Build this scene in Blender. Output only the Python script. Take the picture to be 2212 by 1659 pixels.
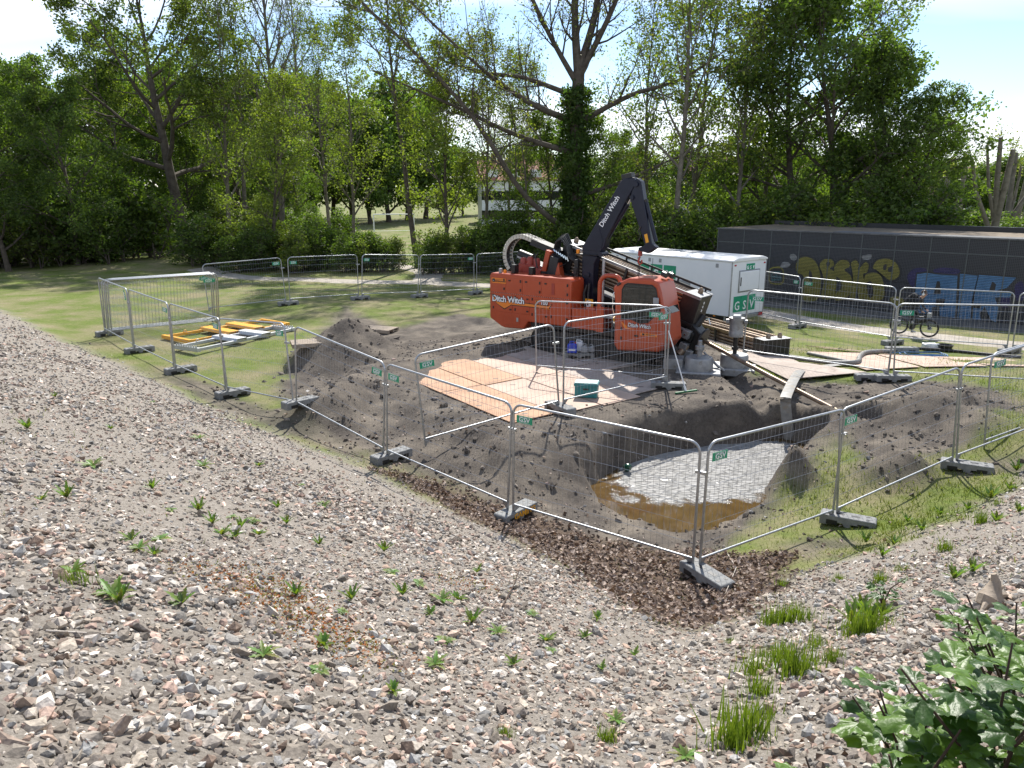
import bpy, bmesh, math, random
import numpy as np
from mathutils import Vector, Matrix, Euler
for o in list(bpy.data.objects): bpy.data.objects.remove(o)
S = bpy.context.scene
COL = S.collection
R = math.radians
random.seed(7); NR = np.random.default_rng(7)

# ------------------------------------------------------------------ camera
CH, PITCH, FPX = 5.45, R(14.4), 769.0
cd = bpy.data.cameras.new('camera'); cam = bpy.data.objects.new('camera', cd); COL.objects.link(cam)
cam.location = (0, 0, CH); cam.rotation_euler = (R(90) - PITCH, 0, 0)
cd.sensor_width = 36; cd.lens = 36 * FPX / 1024; cd.clip_start = .05; cd.clip_end = 3000
S.camera = cam
S.render.resolution_x, S.render.resolution_y = 1024, 768

# ------------------------------------------------------------------ sky, sun, exposure
SUN_EL, SUN_AZ = R(47), R(7)            # azimuth from +Y towards +X
W = bpy.data.worlds.new('World'); S.world = W; W.use_nodes = True
nt = W.node_tree; N = nt.nodes; L = nt.links; N.clear()
def nd(t, **k):
    n = N.new(t)
    for a, b in k.items(): setattr(n, a, b)
    return n
sky = nd('ShaderNodeTexSky', sky_type='NISHITA', sun_disc=False, sun_elevation=SUN_EL, sun_rotation=SUN_AZ, altitude=20, air_density=1.0, dust_density=.35, ozone_density=4.5)
tc = nd('ShaderNodeTexCoord'); sx = nd('ShaderNodeSeparateXYZ'); L.new(tc.outputs['Generated'], sx.inputs[0])
def mth(op, a, b=None):
    m = nd('ShaderNodeMath', operation=op)
    for i, v in enumerate((a, b)):
        if v is None: continue
        if isinstance(v, (int, float)): m.inputs[i].default_value = v
        else: L.new(v, m.inputs[i])
    return m.outputs[0]
zz = mth('ADD', mth('MAXIMUM', sx.outputs[2], 0.0), .12)
cx = nd('ShaderNodeCombineXYZ'); L.new(mth('DIVIDE', sx.outputs[0], zz), cx.inputs[0]); L.new(mth('DIVIDE', sx.outputs[1], zz), cx.inputs[1])
mp = nd('ShaderNodeMapping'); L.new(cx.outputs[0], mp.inputs[0]); mp.inputs['Rotation'].default_value = (0, 0, R(-28)); mp.inputs['Scale'].default_value = (.30, .95, 1); mp.inputs['Location'].default_value = (1.3, 1.55, 0)
ns = nd('ShaderNodeTexNoise'); L.new(mp.outputs[0], ns.inputs[0]); ns.inputs['Scale'].default_value = .8; ns.inputs['Detail'].default_value = 4; ns.inputs['Roughness'].default_value = .42; ns.inputs['Distortion'].default_value = .3
rp = nd('ShaderNodeValToRGB'); L.new(ns.outputs[0], rp.inputs[0]); rp.color_ramp.elements[0].position = .38; rp.color_ramp.elements[1].position = .58
mxn = nd('ShaderNodeMix', data_type='RGBA'); L.new(mth('MULTIPLY', rp.outputs[0], .80), mxn.inputs[0]); L.new(sky.outputs[0], mxn.inputs[6])
mxn.inputs[7].default_value = (8.6, 9.0, 9.6, 1)
bg = nd('ShaderNodeBackground'); L.new(mxn.outputs[2], bg.inputs[0]); bg.inputs[1].default_value = .10
out = nd('ShaderNodeOutputWorld'); L.new(bg.outputs[0], out.inputs[0])
sl = bpy.data.lights.new('sun', 'SUN'); sl.energy = 4.6; sl.angle = R(.6); sl.color = (1, .955, .88)
sun = bpy.data.objects.new('sun', sl); COL.objects.link(sun)
sdir = Vector((math.sin(SUN_AZ) * math.cos(SUN_EL), math.cos(SUN_AZ) * math.cos(SUN_EL), math.sin(SUN_EL)))
sun.rotation_euler = sdir.to_track_quat('Z', 'Y').to_euler(); sun.location = (0, 0, 60)
V = S.view_settings; V.view_transform = 'Standard'; V.look = 'None'; V.exposure = 0.85; V.gamma = 1; V.use_curve_mapping = False
S.render.engine = 'CYCLES'
S.cycles.max_bounces = 8; S.cycles.transparent_max_bounces = 16; S.cycles.caustics_reflective = False; S.cycles.caustics_refractive = False

# ------------------------------------------------------------------ pixels <-> places (pixels of a 2212-wide view)
PS = 1024 / 2212
def rays(px, py):
    u = (np.asarray(px, float) * PS - 512) / FPX; v = (384 - np.asarray(py, float) * PS) / FPX
    return np.stack([u, math.cos(PITCH) + v * math.sin(PITCH), -math.sin(PITCH) + v * math.cos(PITCH)], -1)
def at(px, py, z=0.0):
    d = rays(px, py); t = (z - CH) / d[2]; return (d[0] * t, d[1] * t, z)
def aty(px, py, y):
    d = rays(px, py); t = y / d[1]; return (d[0] * t, y, CH + d[2] * t)
def project(P):
    P = np.asarray(P, float); c, s = math.cos(PITCH), math.sin(PITCH); z = P[..., 2] - CH
    dep = P[..., 1] * c - z * s; up = P[..., 1] * s + z * c
    return 512 + FPX * P[..., 0] / dep, 384 - FPX * up / dep, dep

# ------------------------------------------------------------------ mesh helpers
class MB:
    def __init__(s): s.v = []; s.f = []
    def add(s, vs, fs):
        n = len(s.v); s.v += [tuple(v) for v in vs]; s.f += [tuple(i + n for i in f) for f in fs]; return s
    def box(s, c, d, rot=None):
        x, y, z = d[0] / 2, d[1] / 2, d[2] / 2
        vs = [Vector((a * x, b * y, e * z)) for e in (-1, 1) for b in (-1, 1) for a in (-1, 1)]
        if rot: M = Euler(rot).to_matrix(); vs = [M @ v for v in vs]
        c = Vector(c)
        return s.add([v + c for v in vs], [(0, 2, 3, 1), (4, 5, 7, 6), (0, 1, 5, 4), (2, 6, 7, 3), (0, 4, 6, 2), (1, 3, 7, 5)])
    def bb(s, x0, x1, y0, y1, z0, z1): return s.box(((x0 + x1) / 2, (y0 + y1) / 2, (z0 + z1) / 2), (x1 - x0, y1 - y0, z1 - z0))
    def tube(s, pts, r, n=8, cap=True, closed=False):
        pts = [Vector(p) for p in pts]; m = len(pts); rs = r if hasattr(r, '__len__') else [r] * m
        up = None; rings = []
        for i, p in enumerate(pts):
            a = pts[(i - 1) % m] if (i or closed) else p; b = pts[(i + 1) % m] if (i < m - 1 or closed) else p
            t = (b - a).normalized() if (b - a).length > 1e-9 else Vector((0, 0, 1))
            if up is None: up = Vector((0, 0, 1)) if abs(t.z) < .9 else Vector((1, 0, 0))
            up = (up - t * up.dot(t)); up = up.normalized() if up.length > 1e-6 else t.orthogonal().normalized()
            w = t.cross(up); rings.append([p + (up * math.cos(2 * math.pi * k / n) + w * math.sin(2 * math.pi * k / n)) * rs[i] for k in range(n)])
        vs = [v for q in rings for v in q]; fs = []
        for i in range(m if closed else m - 1):
            j = (i + 1) % m
            for k in range(n): fs.append((i * n + k, i * n + (k + 1) % n, j * n + (k + 1) % n, j * n + k))
        if cap and not closed: fs.append(tuple(range(n - 1, -1, -1))); fs.append(tuple((m - 1) * n + k for k in range(n)))
        return s.add(vs, fs)
    def cyl(s, a, b, r, r2=None, n=12): return s.tube([a, b], [r, r if r2 is None else r2], n)
    def lathe(s, prof, c=(0, 0, 0), n=20):
        vs = []; fs = []; m = len(prof)
        for (r, z) in prof:
            for k in range(n): t = 2 * math.pi * k / n; vs.append((c[0] + r * math.cos(t), c[1] + r * math.sin(t), c[2] + z))
        for i in range(m - 1):
            for k in range(n): fs.append((i * n + k, i * n + (k + 1) % n, (i + 1) * n + (k + 1) % n, (i + 1) * n + k))
        fs.append(tuple(range(n - 1, -1, -1))); fs.append(tuple((m - 1) * n + k for k in range(n)))
        return s.add(vs, fs)
    def prism(s, poly, y0, y1, ax='y'):
        """poly of (a, b) swept along ax; ax y: a=x b=z; ax x: a=y b=z; ax z: a=x b=y"""
        f = {'y': lambda a, b, t: (a, t, b), 'x': lambda a, b, t: (t, a, b), 'z': lambda a, b, t: (a, b, t)}[ax]
        n = len(poly); vs = [f(a, b, y0) for a, b in poly] + [f(a, b, y1) for a, b in poly]
        return s.add(vs, [tuple(range(n - 1, -1, -1)), tuple(range(n, 2 * n))] + [(i, (i + 1) % n, n + (i + 1) % n, n + i) for i in range(n)])
    def mesh(s, name, smooth=None):
        me = bpy.data.meshes.new(name); me.from_pydata(s.v, [], s.f)
        bm = bmesh.new(); bm.from_mesh(me); bmesh.ops.recalc_face_normals(bm, faces=bm.faces); bm.to_mesh(me); bm.free()
        if smooth:
            me.shade_smooth(); me.set_sharp_from_angle(angle=R(smooth))
        return me
    def build(s, name, m, parent=None, smooth=35, bevel=0, loc=None, rot=None):
        o = obj(name, s.mesh(name, smooth), m, parent)
        if loc: o.location = loc
        if rot: o.rotation_euler = rot
        if bevel: b = o.modifiers.new('bevel', 'BEVEL'); b.width = bevel; b.segments = 2; b.limit_method = 'ANGLE'; b.angle_limit = R(40)
        return o
def obj(name, me, m=None, parent=None):
    o = bpy.data.objects.new(name, me); COL.objects.link(o)
    if m is not None and len(me.materials) == 0: me.materials.append(m)
    if parent: o.parent = parent
    return o
def tag(o, label=None, cat=None, group=None, kind=None):
    for k, v in (('label', label), ('category', cat), ('group', group), ('kind', kind)):
        if v: o[k] = v
    return o
def thing(name, label, cat, loc=(0, 0, 0), rz=0, group=None):
    o = bpy.data.objects.new(name, None); COL.objects.link(o); o.location = loc; o.rotation_euler = (0, 0, rz); o.empty_display_size = .2
    return tag(o, label, cat, group)
def copy_tree(o, parent=None):
    c = o.copy(); COL.objects.link(c); c.parent = parent
    for ch in list(o.children): copy_tree(ch, c)
    return c
def np_mesh(name, v, faces, m, parent=None, cols=None, smooth=False):
    """v (n,3) float, faces (k,s) int of one size; cols per-vertex rgb"""
    me = bpy.data.meshes.new(name); v = np.ascontiguousarray(v, np.float32); faces = np.ascontiguousarray(faces, np.int32); k, s = faces.shape
    me.vertices.add(len(v)); me.vertices.foreach_set('co', v.ravel())
    me.loops.add(k * s); me.loops.foreach_set('vertex_index', faces.ravel())
    me.polygons.add(k); me.polygons.foreach_set('loop_start', np.arange(0, k * s, s, dtype=np.int32)); me.polygons.foreach_set('loop_total', np.full(k, s, np.int32))
    if cols is not None:
        a = me.color_attributes.new('tint', 'FLOAT_COLOR', 'POINT'); c = np.ones((len(v), 4), np.float32); c[:, :cols.shape[1]] = cols; a.data.foreach_set('color', c.ravel())
    me.update(calc_edges=True)
    me.polygons.foreach_set('use_smooth', np.full(k, smooth, bool))
    return obj(name, me, m, parent)

# ------------------------------------------------------------------ materials
def mat(name, c1, c2=None, rough=.6, metal=0, scale=6, detail=5, bump=0, bscale=None, spec=.5, dirt=None, coat=0):
    m = bpy.data.materials.new(name); m.use_nodes = True; t = m.node_tree; p = t.nodes['Principled BSDF']
    p.inputs['Roughness'].default_value = rough; p.inputs['Metallic'].default_value = metal; p.inputs['Specular IOR Level'].default_value = spec; p.inputs['Coat Weight'].default_value = coat
    c2 = c2 or tuple(min(1, v * 1.18) for v in c1)
    tcn = t.nodes.new('ShaderNodeTexCoord'); n = t.nodes.new('ShaderNodeTexNoise'); n.inputs['Scale'].default_value = scale; n.inputs['Detail'].default_value = detail; n.inputs['Roughness'].default_value = .6
    t.links.new(tcn.outputs['Object'], n.inputs['Vector'])
    r = t.nodes.new('ShaderNodeValToRGB'); r.color_ramp.elements[0].position = .32; r.color_ramp.elements[1].position = .7
    r.color_ramp.elements[0].color = (*c1, 1); r.color_ramp.elements[1].color = (*c2, 1)
    t.links.new(n.outputs['Fac'], r.inputs[0]); col = r.outputs[0]
    if dirt:
        n2 = t.nodes.new('ShaderNodeTexNoise'); n2.inputs['Scale'].default_value = dirt[2]; n2.inputs['Detail'].default_value = 7; n2.inputs['Roughness'].default_value = .7
        t.links.new(tcn.outputs['Object'], n2.inputs['Vector'])
        r2 = t.nodes.new('ShaderNodeValToRGB'); r2.color_ramp.elements[0].position = dirt[1]; r2.color_ramp.elements[1].position = dirt[1] + .18
        t.links.new(n2.outputs['Fac'], r2.inputs[0])
        mx = t.nodes.new('ShaderNodeMix'); mx.data_type = 'RGBA'; t.links.new(r2.outputs[0], mx.inputs[0]); t.links.new(col, mx.inputs[6]); mx.inputs[7].default_value = (*dirt[0], 1); col = mx.outputs[2]
    t.links.new(col, p.inputs['Base Color'])
    if bump:
        n3 = t.nodes.new('ShaderNodeTexNoise'); n3.inputs['Scale'].default_value = bscale or scale * 4; n3.inputs['Detail'].default_value = 6
        t.links.new(tcn.outputs['Object'], n3.inputs['Vector'])
        b = t.nodes.new('ShaderNodeBump'); b.inputs['Strength'].default_value = bump; b.inputs['Distance'].default_value = .02
        t.links.new(n3.outputs['Fac'], b.inputs['Height']); t.links.new(b.outputs[0], p.inputs['Normal'])
    return m
def tint_mat(name, rough=.8, translucent=0, noise=(.0, 20), spec=.3, bump=0, tcol=(1.5, 1.35, .5)):
    """colour from the vertex attribute 'tint'"""
    m = bpy.data.materials.new(name); m.use_nodes = True; t = m.node_tree; p = t.nodes['Principled BSDF']; p.inputs['Roughness'].default_value = rough; p.inputs['Specular IOR Level'].default_value = spec
    a = t.nodes.new('ShaderNodeAttribute'); a.attribute_name = 'tint'; col = a.outputs['Color']
    if noise[0]:
        g = t.nodes.new('ShaderNodeNewGeometry'); n = t.nodes.new('ShaderNodeTexNoise'); n.inputs['Scale'].default_value = noise[1]; n.inputs['Detail'].default_value = 4; t.links.new(g.outputs['Position'], n.inputs['Vector'])
        mr = t.nodes.new('ShaderNodeMapRange'); mr.inputs[1].default_value = .3; mr.inputs[2].default_value = .7; mr.inputs[3].default_value = 1 - noise[0]; mr.inputs[4].default_value = 1 + noise[0]; t.links.new(n.outputs['Fac'], mr.inputs[0])
        vm = t.nodes.new('ShaderNodeVectorMath'); vm.operation = 'SCALE'; t.links.new(col, vm.inputs[0]); t.links.new(mr.outputs[0], vm.inputs['Scale']); col = vm.outputs[0]
        if bump:
            b = t.nodes.new('ShaderNodeBump'); b.inputs['Strength'].default_value = bump; b.inputs['Distance'].default_value = .01; t.links.new(n.outputs['Fac'], b.inputs['Height']); t.links.new(b.outputs[0], p.inputs['Normal'])
    t.links.new(col, p.inputs['Base Color'])
    if translucent:
        tr = t.nodes.new('ShaderNodeBsdfTranslucent'); vm2 = t.nodes.new('ShaderNodeVectorMath'); vm2.operation = 'MULTIPLY'; t.links.new(col, vm2.inputs[0]); vm2.inputs[1].default_value = tcol; t.links.new(vm2.outputs[0], tr.inputs[0])
        ms = t.nodes.new('ShaderNodeMixShader'); ms.inputs[0].default_value = translucent; t.links.new(p.outputs[0], ms.inputs[1]); t.links.new(tr.outputs[0], ms.inputs[2]); t.links.new(ms.outputs[0], t.nodes['Material Output'].inputs[0])
    return m
M = dict(
    galv=mat('galvanised', (.30, .315, .33), (.44, .455, .47), .42, .8, 14),
    wire=mat('wire', (.30, .31, .33), (.42, .43, .45), .45, .6, 30),
    plate=mat('green_plate', (.008, .25, .13), (.012, .31, .165), .4), white=mat('white_paint', (.72, .73, .75), (.8, .81, .82), .4, scale=3),
    letter=mat('white_letter', (.78, .79, .80), (.84, .85, .85), .5), black=mat('black_paint', (.012, .012, .014), (.022, .022, .024), .45),
    concrete=mat('grey_block', (.16, .165, .165), (.27, .27, .265), .85, 0, 9, bump=.35, dirt=((.17, .14, .11), .62, 4)),
    red=mat('orange_red_paint', (.38, .056, .018), (.45, .074, .025), .34, 0, 1.6, dirt=((.21, .065, .04), .60, 2.6), coat=.12),
    darkred=mat('pump_red', (.26, .035, .022), (.34, .05, .03), .5, dirt=((.06, .03, .025), .58, 5)),
    orange=mat('orange_decal', (.72, .20, .02), (.78, .23, .03), .4), amber=mat('amber_lens', (.85, .25, .01), (.9, .3, .02), .15),
    navy=mat('navy_crane', (.006, .008, .020), (.012, .015, .032), .38, 0, 4, spec=.35),
    blackmetal=mat('black_metal', (.010, .010, .012), (.030, .028, .026), .45, .2, 7, dirt=((.07, .055, .042), .66, 6)),
    rubber=mat('rubber', (.013, .013, .013), (.028, .027, .026), .6, dirt=((.10, .085, .07), .56, 5)),
    chrome=mat('chrome', (.6, .6, .62), (.7, .7, .7), .12, 1), rod=mat('drill_rod', (.16, .11, .075), (.30, .225, .155), .40, .55, 5, dirt=((.09, .05, .03), .58, 9)),
    glass=mat('cab_glass', (.012, .015, .014), (.018, .022, .02), .04, 0, 2, spec=.7), cream=mat('chain_cream', (.42, .40, .33), (.54, .52, .44), .5),
    steelgrey=mat('weathered_steel', (.24, .245, .25), (.36, .365, .37), .5, .4, 6, bump=.2, dirt=((.15, .115, .085), .56, 4)),
    teal=mat('teal_plastic', (.018, .17, .19), (.024, .21, .23), .4), tealtop=mat('teal_lid', (.25, .42, .40), (.34, .52, .50), .5),
    blue=mat('blue_plastic', (.015, .045, .42), (.02, .06, .5), .3), greyplastic=mat('grey_plastic', (.25, .26, .27), (.32, .33, .34), .45),
    hose=mat('grey_hose', (.14, .14, .135), (.25, .245, .235), .6, dirt=((.20, .165, .12), .5, 5)), bluehose=mat('blue_hose', (.07, .17, .33), None, .4),
    yellow=mat('yellow_paint', (.72, .33, .015), (.80, .40, .025), .45, dirt=((.4, .23, .06), .63, 7)), galvbeam=mat('zinc_beam', (.40, .42, .43), (.56, .57, .57), .5, .35, 4),
    wood=mat('grey_wood', (.25, .2, .15), (.38, .31, .24), .85, 0, 8, bump=.3), deadwood=mat('bleached_wood', (.36, .31, .26), (.55, .50, .44), .85, 0, 12, bump=.4),
    bark=mat('bark', (.055, .042, .032), (.115, .095, .075), .95, 0, 3, bump=.9, bscale=9), barkpale=mat('pale_bark', (.10, .085, .065), (.20, .175, .14), .95, 0, 2.5, bump=.8, bscale=9),
    barkcut=mat('cut_wood', (.42, .30, .18), (.55, .42, .28), .9), skin=mat('skin', (.42, .24, .17), (.46, .27, .2), .5),
    cloth=mat('dark_cloth', (.010, .011, .014), (.022, .022, .026), .9), hair=mat('brown_knit', (.05, .03, .02), (.08, .05, .035), .95),
    shoe=mat('pale_shoe', (.45, .43, .40), (.6, .58, .55), .7), redlens=mat('red_lens', (.35, .01, .012), None, .2),
)
# ------------------------------------------------------------------ terrain
def _h(ix, iy, s):
    n = (ix.astype(np.int64) * 374761393 + iy.astype(np.int64) * 668265263 + s * 2147483647) & 0xFFFFFFFF
    n = ((n ^ (n >> 13)) * 1274126177) & 0xFFFFFFFF
    return ((n ^ (n >> 16)) & 0xFFFF) / 65535.0
def vn(x, y, sc, s=1, octv=1):
    x = np.asarray(x, float); y = np.asarray(y, float); r = 0; a = 1; tot = 0
    for k in range(octv):
        X = x / sc * 2 ** k + 1000; Y = y / sc * 2 ** k + 1000; ix = np.floor(X); iy = np.floor(Y); fx = X - ix; fy = Y - iy; fx = fx * fx * (3 - 2 * fx); fy = fy * fy * (3 - 2 * fy)
        v = (_h(ix, iy, s + k) * (1 - fx) + _h(ix + 1, iy, s + k) * fx) * (1 - fy) + (_h(ix, iy + 1, s + k) * (1 - fx) + _h(ix + 1, iy + 1, s + k) * fx) * fy
        r = r + a * v; tot += a; a *= .5
    return r / tot - .5
def sdf(x, y, poly):
    P = np.asarray(poly, float); d = np.full(np.shape(x), 1e9); ins = np.zeros(np.shape(x), bool); n = len(P)
    for i in range(n):
        a = P[i]; b = P[(i + 1) % n]; e = b - a; wx = x - a[0]; wy = y - a[1]
        t = np.clip((wx * e[0] + wy * e[1]) / (e @ e), 0, 1); d = np.minimum(d, (wx - e[0] * t) ** 2 + (wy - e[1] * t) ** 2)
        c = ((a[1] <= y) & (b[1] > y)) | ((b[1] <= y) & (a[1] > y))
        with np.errstate(divide='ignore', invalid='ignore'): xi = a[0] + (y - a[1]) / (b[1] - a[1]) * e[0] if b[1] != a[1] else 0
        ins ^= c & (x < xi)
    return np.where(ins, -np.sqrt(d), np.sqrt(d))
def segd(x, y, pts):
    d = np.full(np.shape(x), 1e9)
    for a, b in zip(pts, pts[1:]):
        a = np.array(a[:2], float); b = np.array(b[:2], float); e = b - a; t = np.clip(((x - a[0]) * e[0] + (y - a[1]) * e[1]) / (e @ e), 0, 1)
        d = np.minimum(d, np.hypot(x - a[0] - e[0] * t, y - a[1] - e[1] * t))
    return d
def ss(a, b, x): t = np.clip((x - a) / (b - a), 0, 1); return t * t * (3 - 2 * t)
def P2(lst, z): return [at(a, b, z)[:2] for a, b in lst]

PROW = [(-14.78, 27.48, .38), (-12.47, 24.87, .24), (-10.06, 22.35, .13), (-7.62, 19.85, .09), (-5.11, 17.42, .01), (-2.61, 14.96, .03), (-.03, 12.58, -.03), (2.77, 10.49, -.10), (5.64, 12.45, .27), (8.65, 14.19, .55)]
BROW = [(-12.97, 32.44, .16), (-10.03, 34.29, .52), (-7.19, 36.31, .45), (-4.67, 38.69, .09), (-1.95, 40.85, -.05)]
RROW = [(10.75, 34.7, -.15), (11.9, 31.67, -.17), (14.09, 27.98, -.13), (17.3, 26.2, -.13), (20.4, 24.3, -.1)]
SROW = [(7.0, 22.9, .25), (10.25, 20.3, .38), (13.3, 18.2, .45)]
CTRL = [(x, y, z - .12) for x, y, z in PROW + BROW + RROW + SROW] + [(11.5, 16.5, .7), (14, 18, .85), (17, 21, .7), (-20, 33, .35), (-28, 42, .3), (-25, 58, .45), (-8, 48, -.1), (0, 55, -.2), (12, 42, -.3), (20, 34, -.25), (25, 28, -.1), (-6, 27, .2), (9, 26, .0), (3, 32, .05), (-2, 30, .15), (0, 20, 0), (5, 15, -.25), (5.2, 14.0, -.32), (6.4, 15.0, -.30), (7.4, 16.0, -.2), (4.2, 12.9, -.2)]
CT = np.array(CTRL)
LC = np.array([2.77, 10.49]); NL = np.array([-.686, -.727]); NRt = np.array([.532, -.846])
PADZ = .33
PAD = P2([(815, 800), (1110, 945), (1240, 905), (1350, 895), (1480, 865), (1600, 860), (1640, 800), (1500, 735), (1250, 690), (1060, 720), (1020, 755)], PADZ)
WZ = -.60
PIT = P2([(1283, 1050), (1300, 1085), (1380, 1118), (1470, 1132), (1560, 1112), (1640, 1080), (1665, 1045), (1720, 985), (1765, 967), (1700, 948), (1600, 957), (1500, 966), (1420, 982), (1340, 1012)], WZ)
HEAP1 = at(752, 690, 1.35); RIDGE = [at(700, 855, .5), at(800, 790, .75), at(900, 735, .95), at(985, 715, .95), at(1050, 722, .85)]
SPOIL = [at(1740, 872, .4), at(1850, 872, .5), at(1960, 870, .55), at(2080, 872, .6), at(2150, 895, .7)]
HEAP3 = at(1935, 960, .55); CHUNK = at(1715, 1035, -.3)
SOILP = P2([(600, 800), (640, 885), (700, 955), (800, 1015), (930, 1055), (1080, 1090), (1230, 1125), (1330, 1135), (1470, 1150), (1570, 1125), (1660, 1085), (1700, 1010), (1770, 990), (1840, 930), (1850, 1000), (1940, 1030), (2010, 985), (2110, 960), (2200, 930), (2170, 880), (2060, 850), (1900, 838), (1770, 835), (1640, 830), (1550, 760), (1250, 690), (1080, 690), (990, 680), (900, 700), (850, 712), (745, 672), (690, 735)], .1)
LEAFP = P2([(820, 1030), (930, 1045), (1100, 1085), (1290, 1130), (1420, 1165), (1480, 1175), (1600, 1180), (1700, 1185), (1700, 1235), (1660, 1320), (1610, 1430), (1490, 1450), (1390, 1380), (1290, 1310), (1200, 1235), (1100, 1160), (950, 1085)], -.1)
def bankrise(x, y):
    dl = (x - LC[0]) * NL[0] + (y - LC[1]) * NL[1] + .35 * vn(x, y, 2.5, 31); dr = (x - LC[0]) * NRt[0] + (y - LC[1]) * NRt[1] + .3 * vn(x, y, 2.2, 37)
    sp = lambda t: np.logaddexp(0, 3.2 * t) / 3.2
    hl = .43 * sp(dl - .85); hr = .55 * sp(dr - .75)
    return np.minimum((hl ** 8 + hr ** 8) ** .125, 4.7), dl, dr
def terrain(x, y, full=False):
    x = np.asarray(x, float); y = np.asarray(y, float)
    num = np.zeros(np.shape(x)); den = np.full(np.shape(x), .004); num += .004 * 0
    for cx_, cy_, cz_ in CT: w_ = np.exp(-((x - cx_) ** 2 + (y - cy_) ** 2) / (2 * 2.6 ** 2)); num += w_ * cz_; den += w_
    base = num / den
    br, dl, dr = bankrise(x, y)
    z = base + br
    inner = 1 - ss(-.6, .6, np.maximum(dl - .6, dr - .6))
    # soil works inside the fence
    sp = sdf(x, y, SOILP); soil = (1 - ss(-.35, .35, sp + 1.1 * vn(x, y, 1.1, 5, 3))) * inner
    dp = sdf(x, y, PAD) + .25 * vn(x, y, .9, 8, 2)
    padm = 1 - ss(0, 1.9, dp)
    z = z * (1 - padm) + PADZ * padm
    r1 = np.hypot(x - HEAP1[0], y - HEAP1[1]) * (1 + .25 * vn(x, y, 1.2, 12))
    z = np.maximum(z, (HEAP1[2] + .12) - .68 * np.sqrt(r1 ** 2 + .012))
    rd = segd(x, y, RIDGE) * (1 + .4 * vn(x, y, .9, 14)); z = z + (1 - padm * .8) * .72 * np.exp(-(rd / .95) ** 2)
    sd = segd(x, y, SPOIL); z = z + .42 * np.exp(-(sd / .8) ** 2) * (1 + 1.2 * vn(x, y, .7, 17, 2))
    z = z + .55 * np.exp(-(np.hypot(x - HEAP3[0], y - HEAP3[1]) / .62) ** 2) * (1 + 1.0 * vn(x, y, .35, 19, 2))
    chz = .62 * np.exp(-(np.hypot(x - CHUNK[0], (y - CHUNK[1])) / .36) ** 2) * (1 + vn(x, y, .3, 23, 2))
    pd = sdf(x, y, PIT) + .14 * vn(x, y, .5, 21, 2)
    wall = ss(-.10, .42, pd)                       # steep digger-cut wall
    near = 1 - ss(12.2, 15.6, y)                   # the bank side of the pit falls in gently
    wide = np.where(pd > 0, 1 - np.exp(-pd / (.35 + 1.2 * near)), 0)
    z = np.where(pd < 1e8, (WZ - .12) * (1 - np.maximum(wide, wall * (1 - near))) + z * np.maximum(wide, wall * (1 - near)), z)
    z = z + chz
    # trench running from the drill into the pit
    gul = segd(x, y, [at(1560, 800, .2), at(1620, 860, 0), at(1640, 915, -.3)]); z = z - .32 * np.exp(-(gul / .28) ** 2) * (pd > .1)
    rd2 = segd(x, y, [(5.6, 21.6), at(1872, 920, -.05)]); al = np.clip((21.6 - y) / 4, 0, 1); z = np.where(rd2 < 2, np.minimum(z, .62 - .72 * al - .0 + np.maximum(0, rd2 - .22) * 1.5), z)
    grav = ss(.15, 1.1, np.maximum(dl - .55 + 1.0 * vn(x, y, 1.3, 41, 2), dr - .6 + 1.6 * vn(x, y, 1.2, 43, 3)))
    z = z + soil * (.26 * vn(x, y, .6, 51, 5) * (1 - .75 * (dp < .1))) + (1 - soil) * .035 * vn(x, y, .8, 55, 3) + .03 * grav * vn(x, y, .35, 57, 2)
    if not full: return z
    strip = (1 - ss(.25, .75, np.abs(dl - .45 + .5 * vn(x, y, .9, 66, 2)))) * ss(-12, -9, x) * (1 - ss(-3.6, -2.2, x)); soil = np.maximum(soil, .9 * strip)
    bare = (1 - ss(.3, .9, np.abs(dr - .6))) * ss(0, .2, vn(x, y, 1.0, 68, 3)) * (x > 3.5); soil = np.maximum(soil, .75 * bare)
    soil = np.maximum(soil, np.exp(-(np.hypot(x - HEAP3[0], y - HEAP3[1]) / .8) ** 4)); soil = np.maximum(soil, np.exp(-(np.hypot(x - CHUNK[0], y - CHUNK[1]) / .5) ** 4))
    lf = (1 - ss(-.25, .35, sdf(x, y, LEAFP) + .9 * vn(x, y, .8, 61, 3)))
    return z, np.clip(soil, 0, 1), np.clip(grav * (1 - lf * .8), 0, 1), lf
def zt(x, y): return float(terrain(np.array([x]), np.array([y]))[0])
_T = 1.8 * 1.006 ** np.arange(900)
def pick(px, py):
    d = rays(px, py); d = d / np.hypot(d[0], d[1]); x = d[0] * _T; y = d[1] * _T; g = CH + d[2] * _T - terrain(x, y)
    k = np.argmax(g < 0) if (g < 0).any() else len(_T) - 1
    t = _T[k] if k == 0 else _T[k - 1] + (_T[k] - _T[k - 1]) * g[k - 1] / (g[k - 1] - g[k] + 1e-9)
    return (float(d[0] * t), float(d[1] * t), float(CH + d[2] * t))
def axis(lo, hi, fine, far_lo, far_hi, g):
    a = list(np.arange(lo, hi, fine)); s = fine; p = a[-1]
    while p < far_hi: s *= g; p += s; a.append(p)
    s = fine; p = a[0]; b = []
    while p > far_lo: s *= g; p -= s; b.append(p)
    return np.array(b[::-1] + a)
gx = axis(-9, 12.5, .11, -900, 900, 1.045); gy = axis(1.5, 27, .11, -60, 1600, 1.05)
GX, GY = np.meshgrid(gx, gy); gz, gs, gg, gl = terrain(GX, GY, True)
nx, ny = len(gx), len(gy); idx = np.arange(nx * ny).reshape(ny, nx)
gf = np.stack([idx[:-1, :-1], idx[:-1, 1:], idx[1:, 1:], idx[1:, :-1]], -1).reshape(-1, 4)

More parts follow.
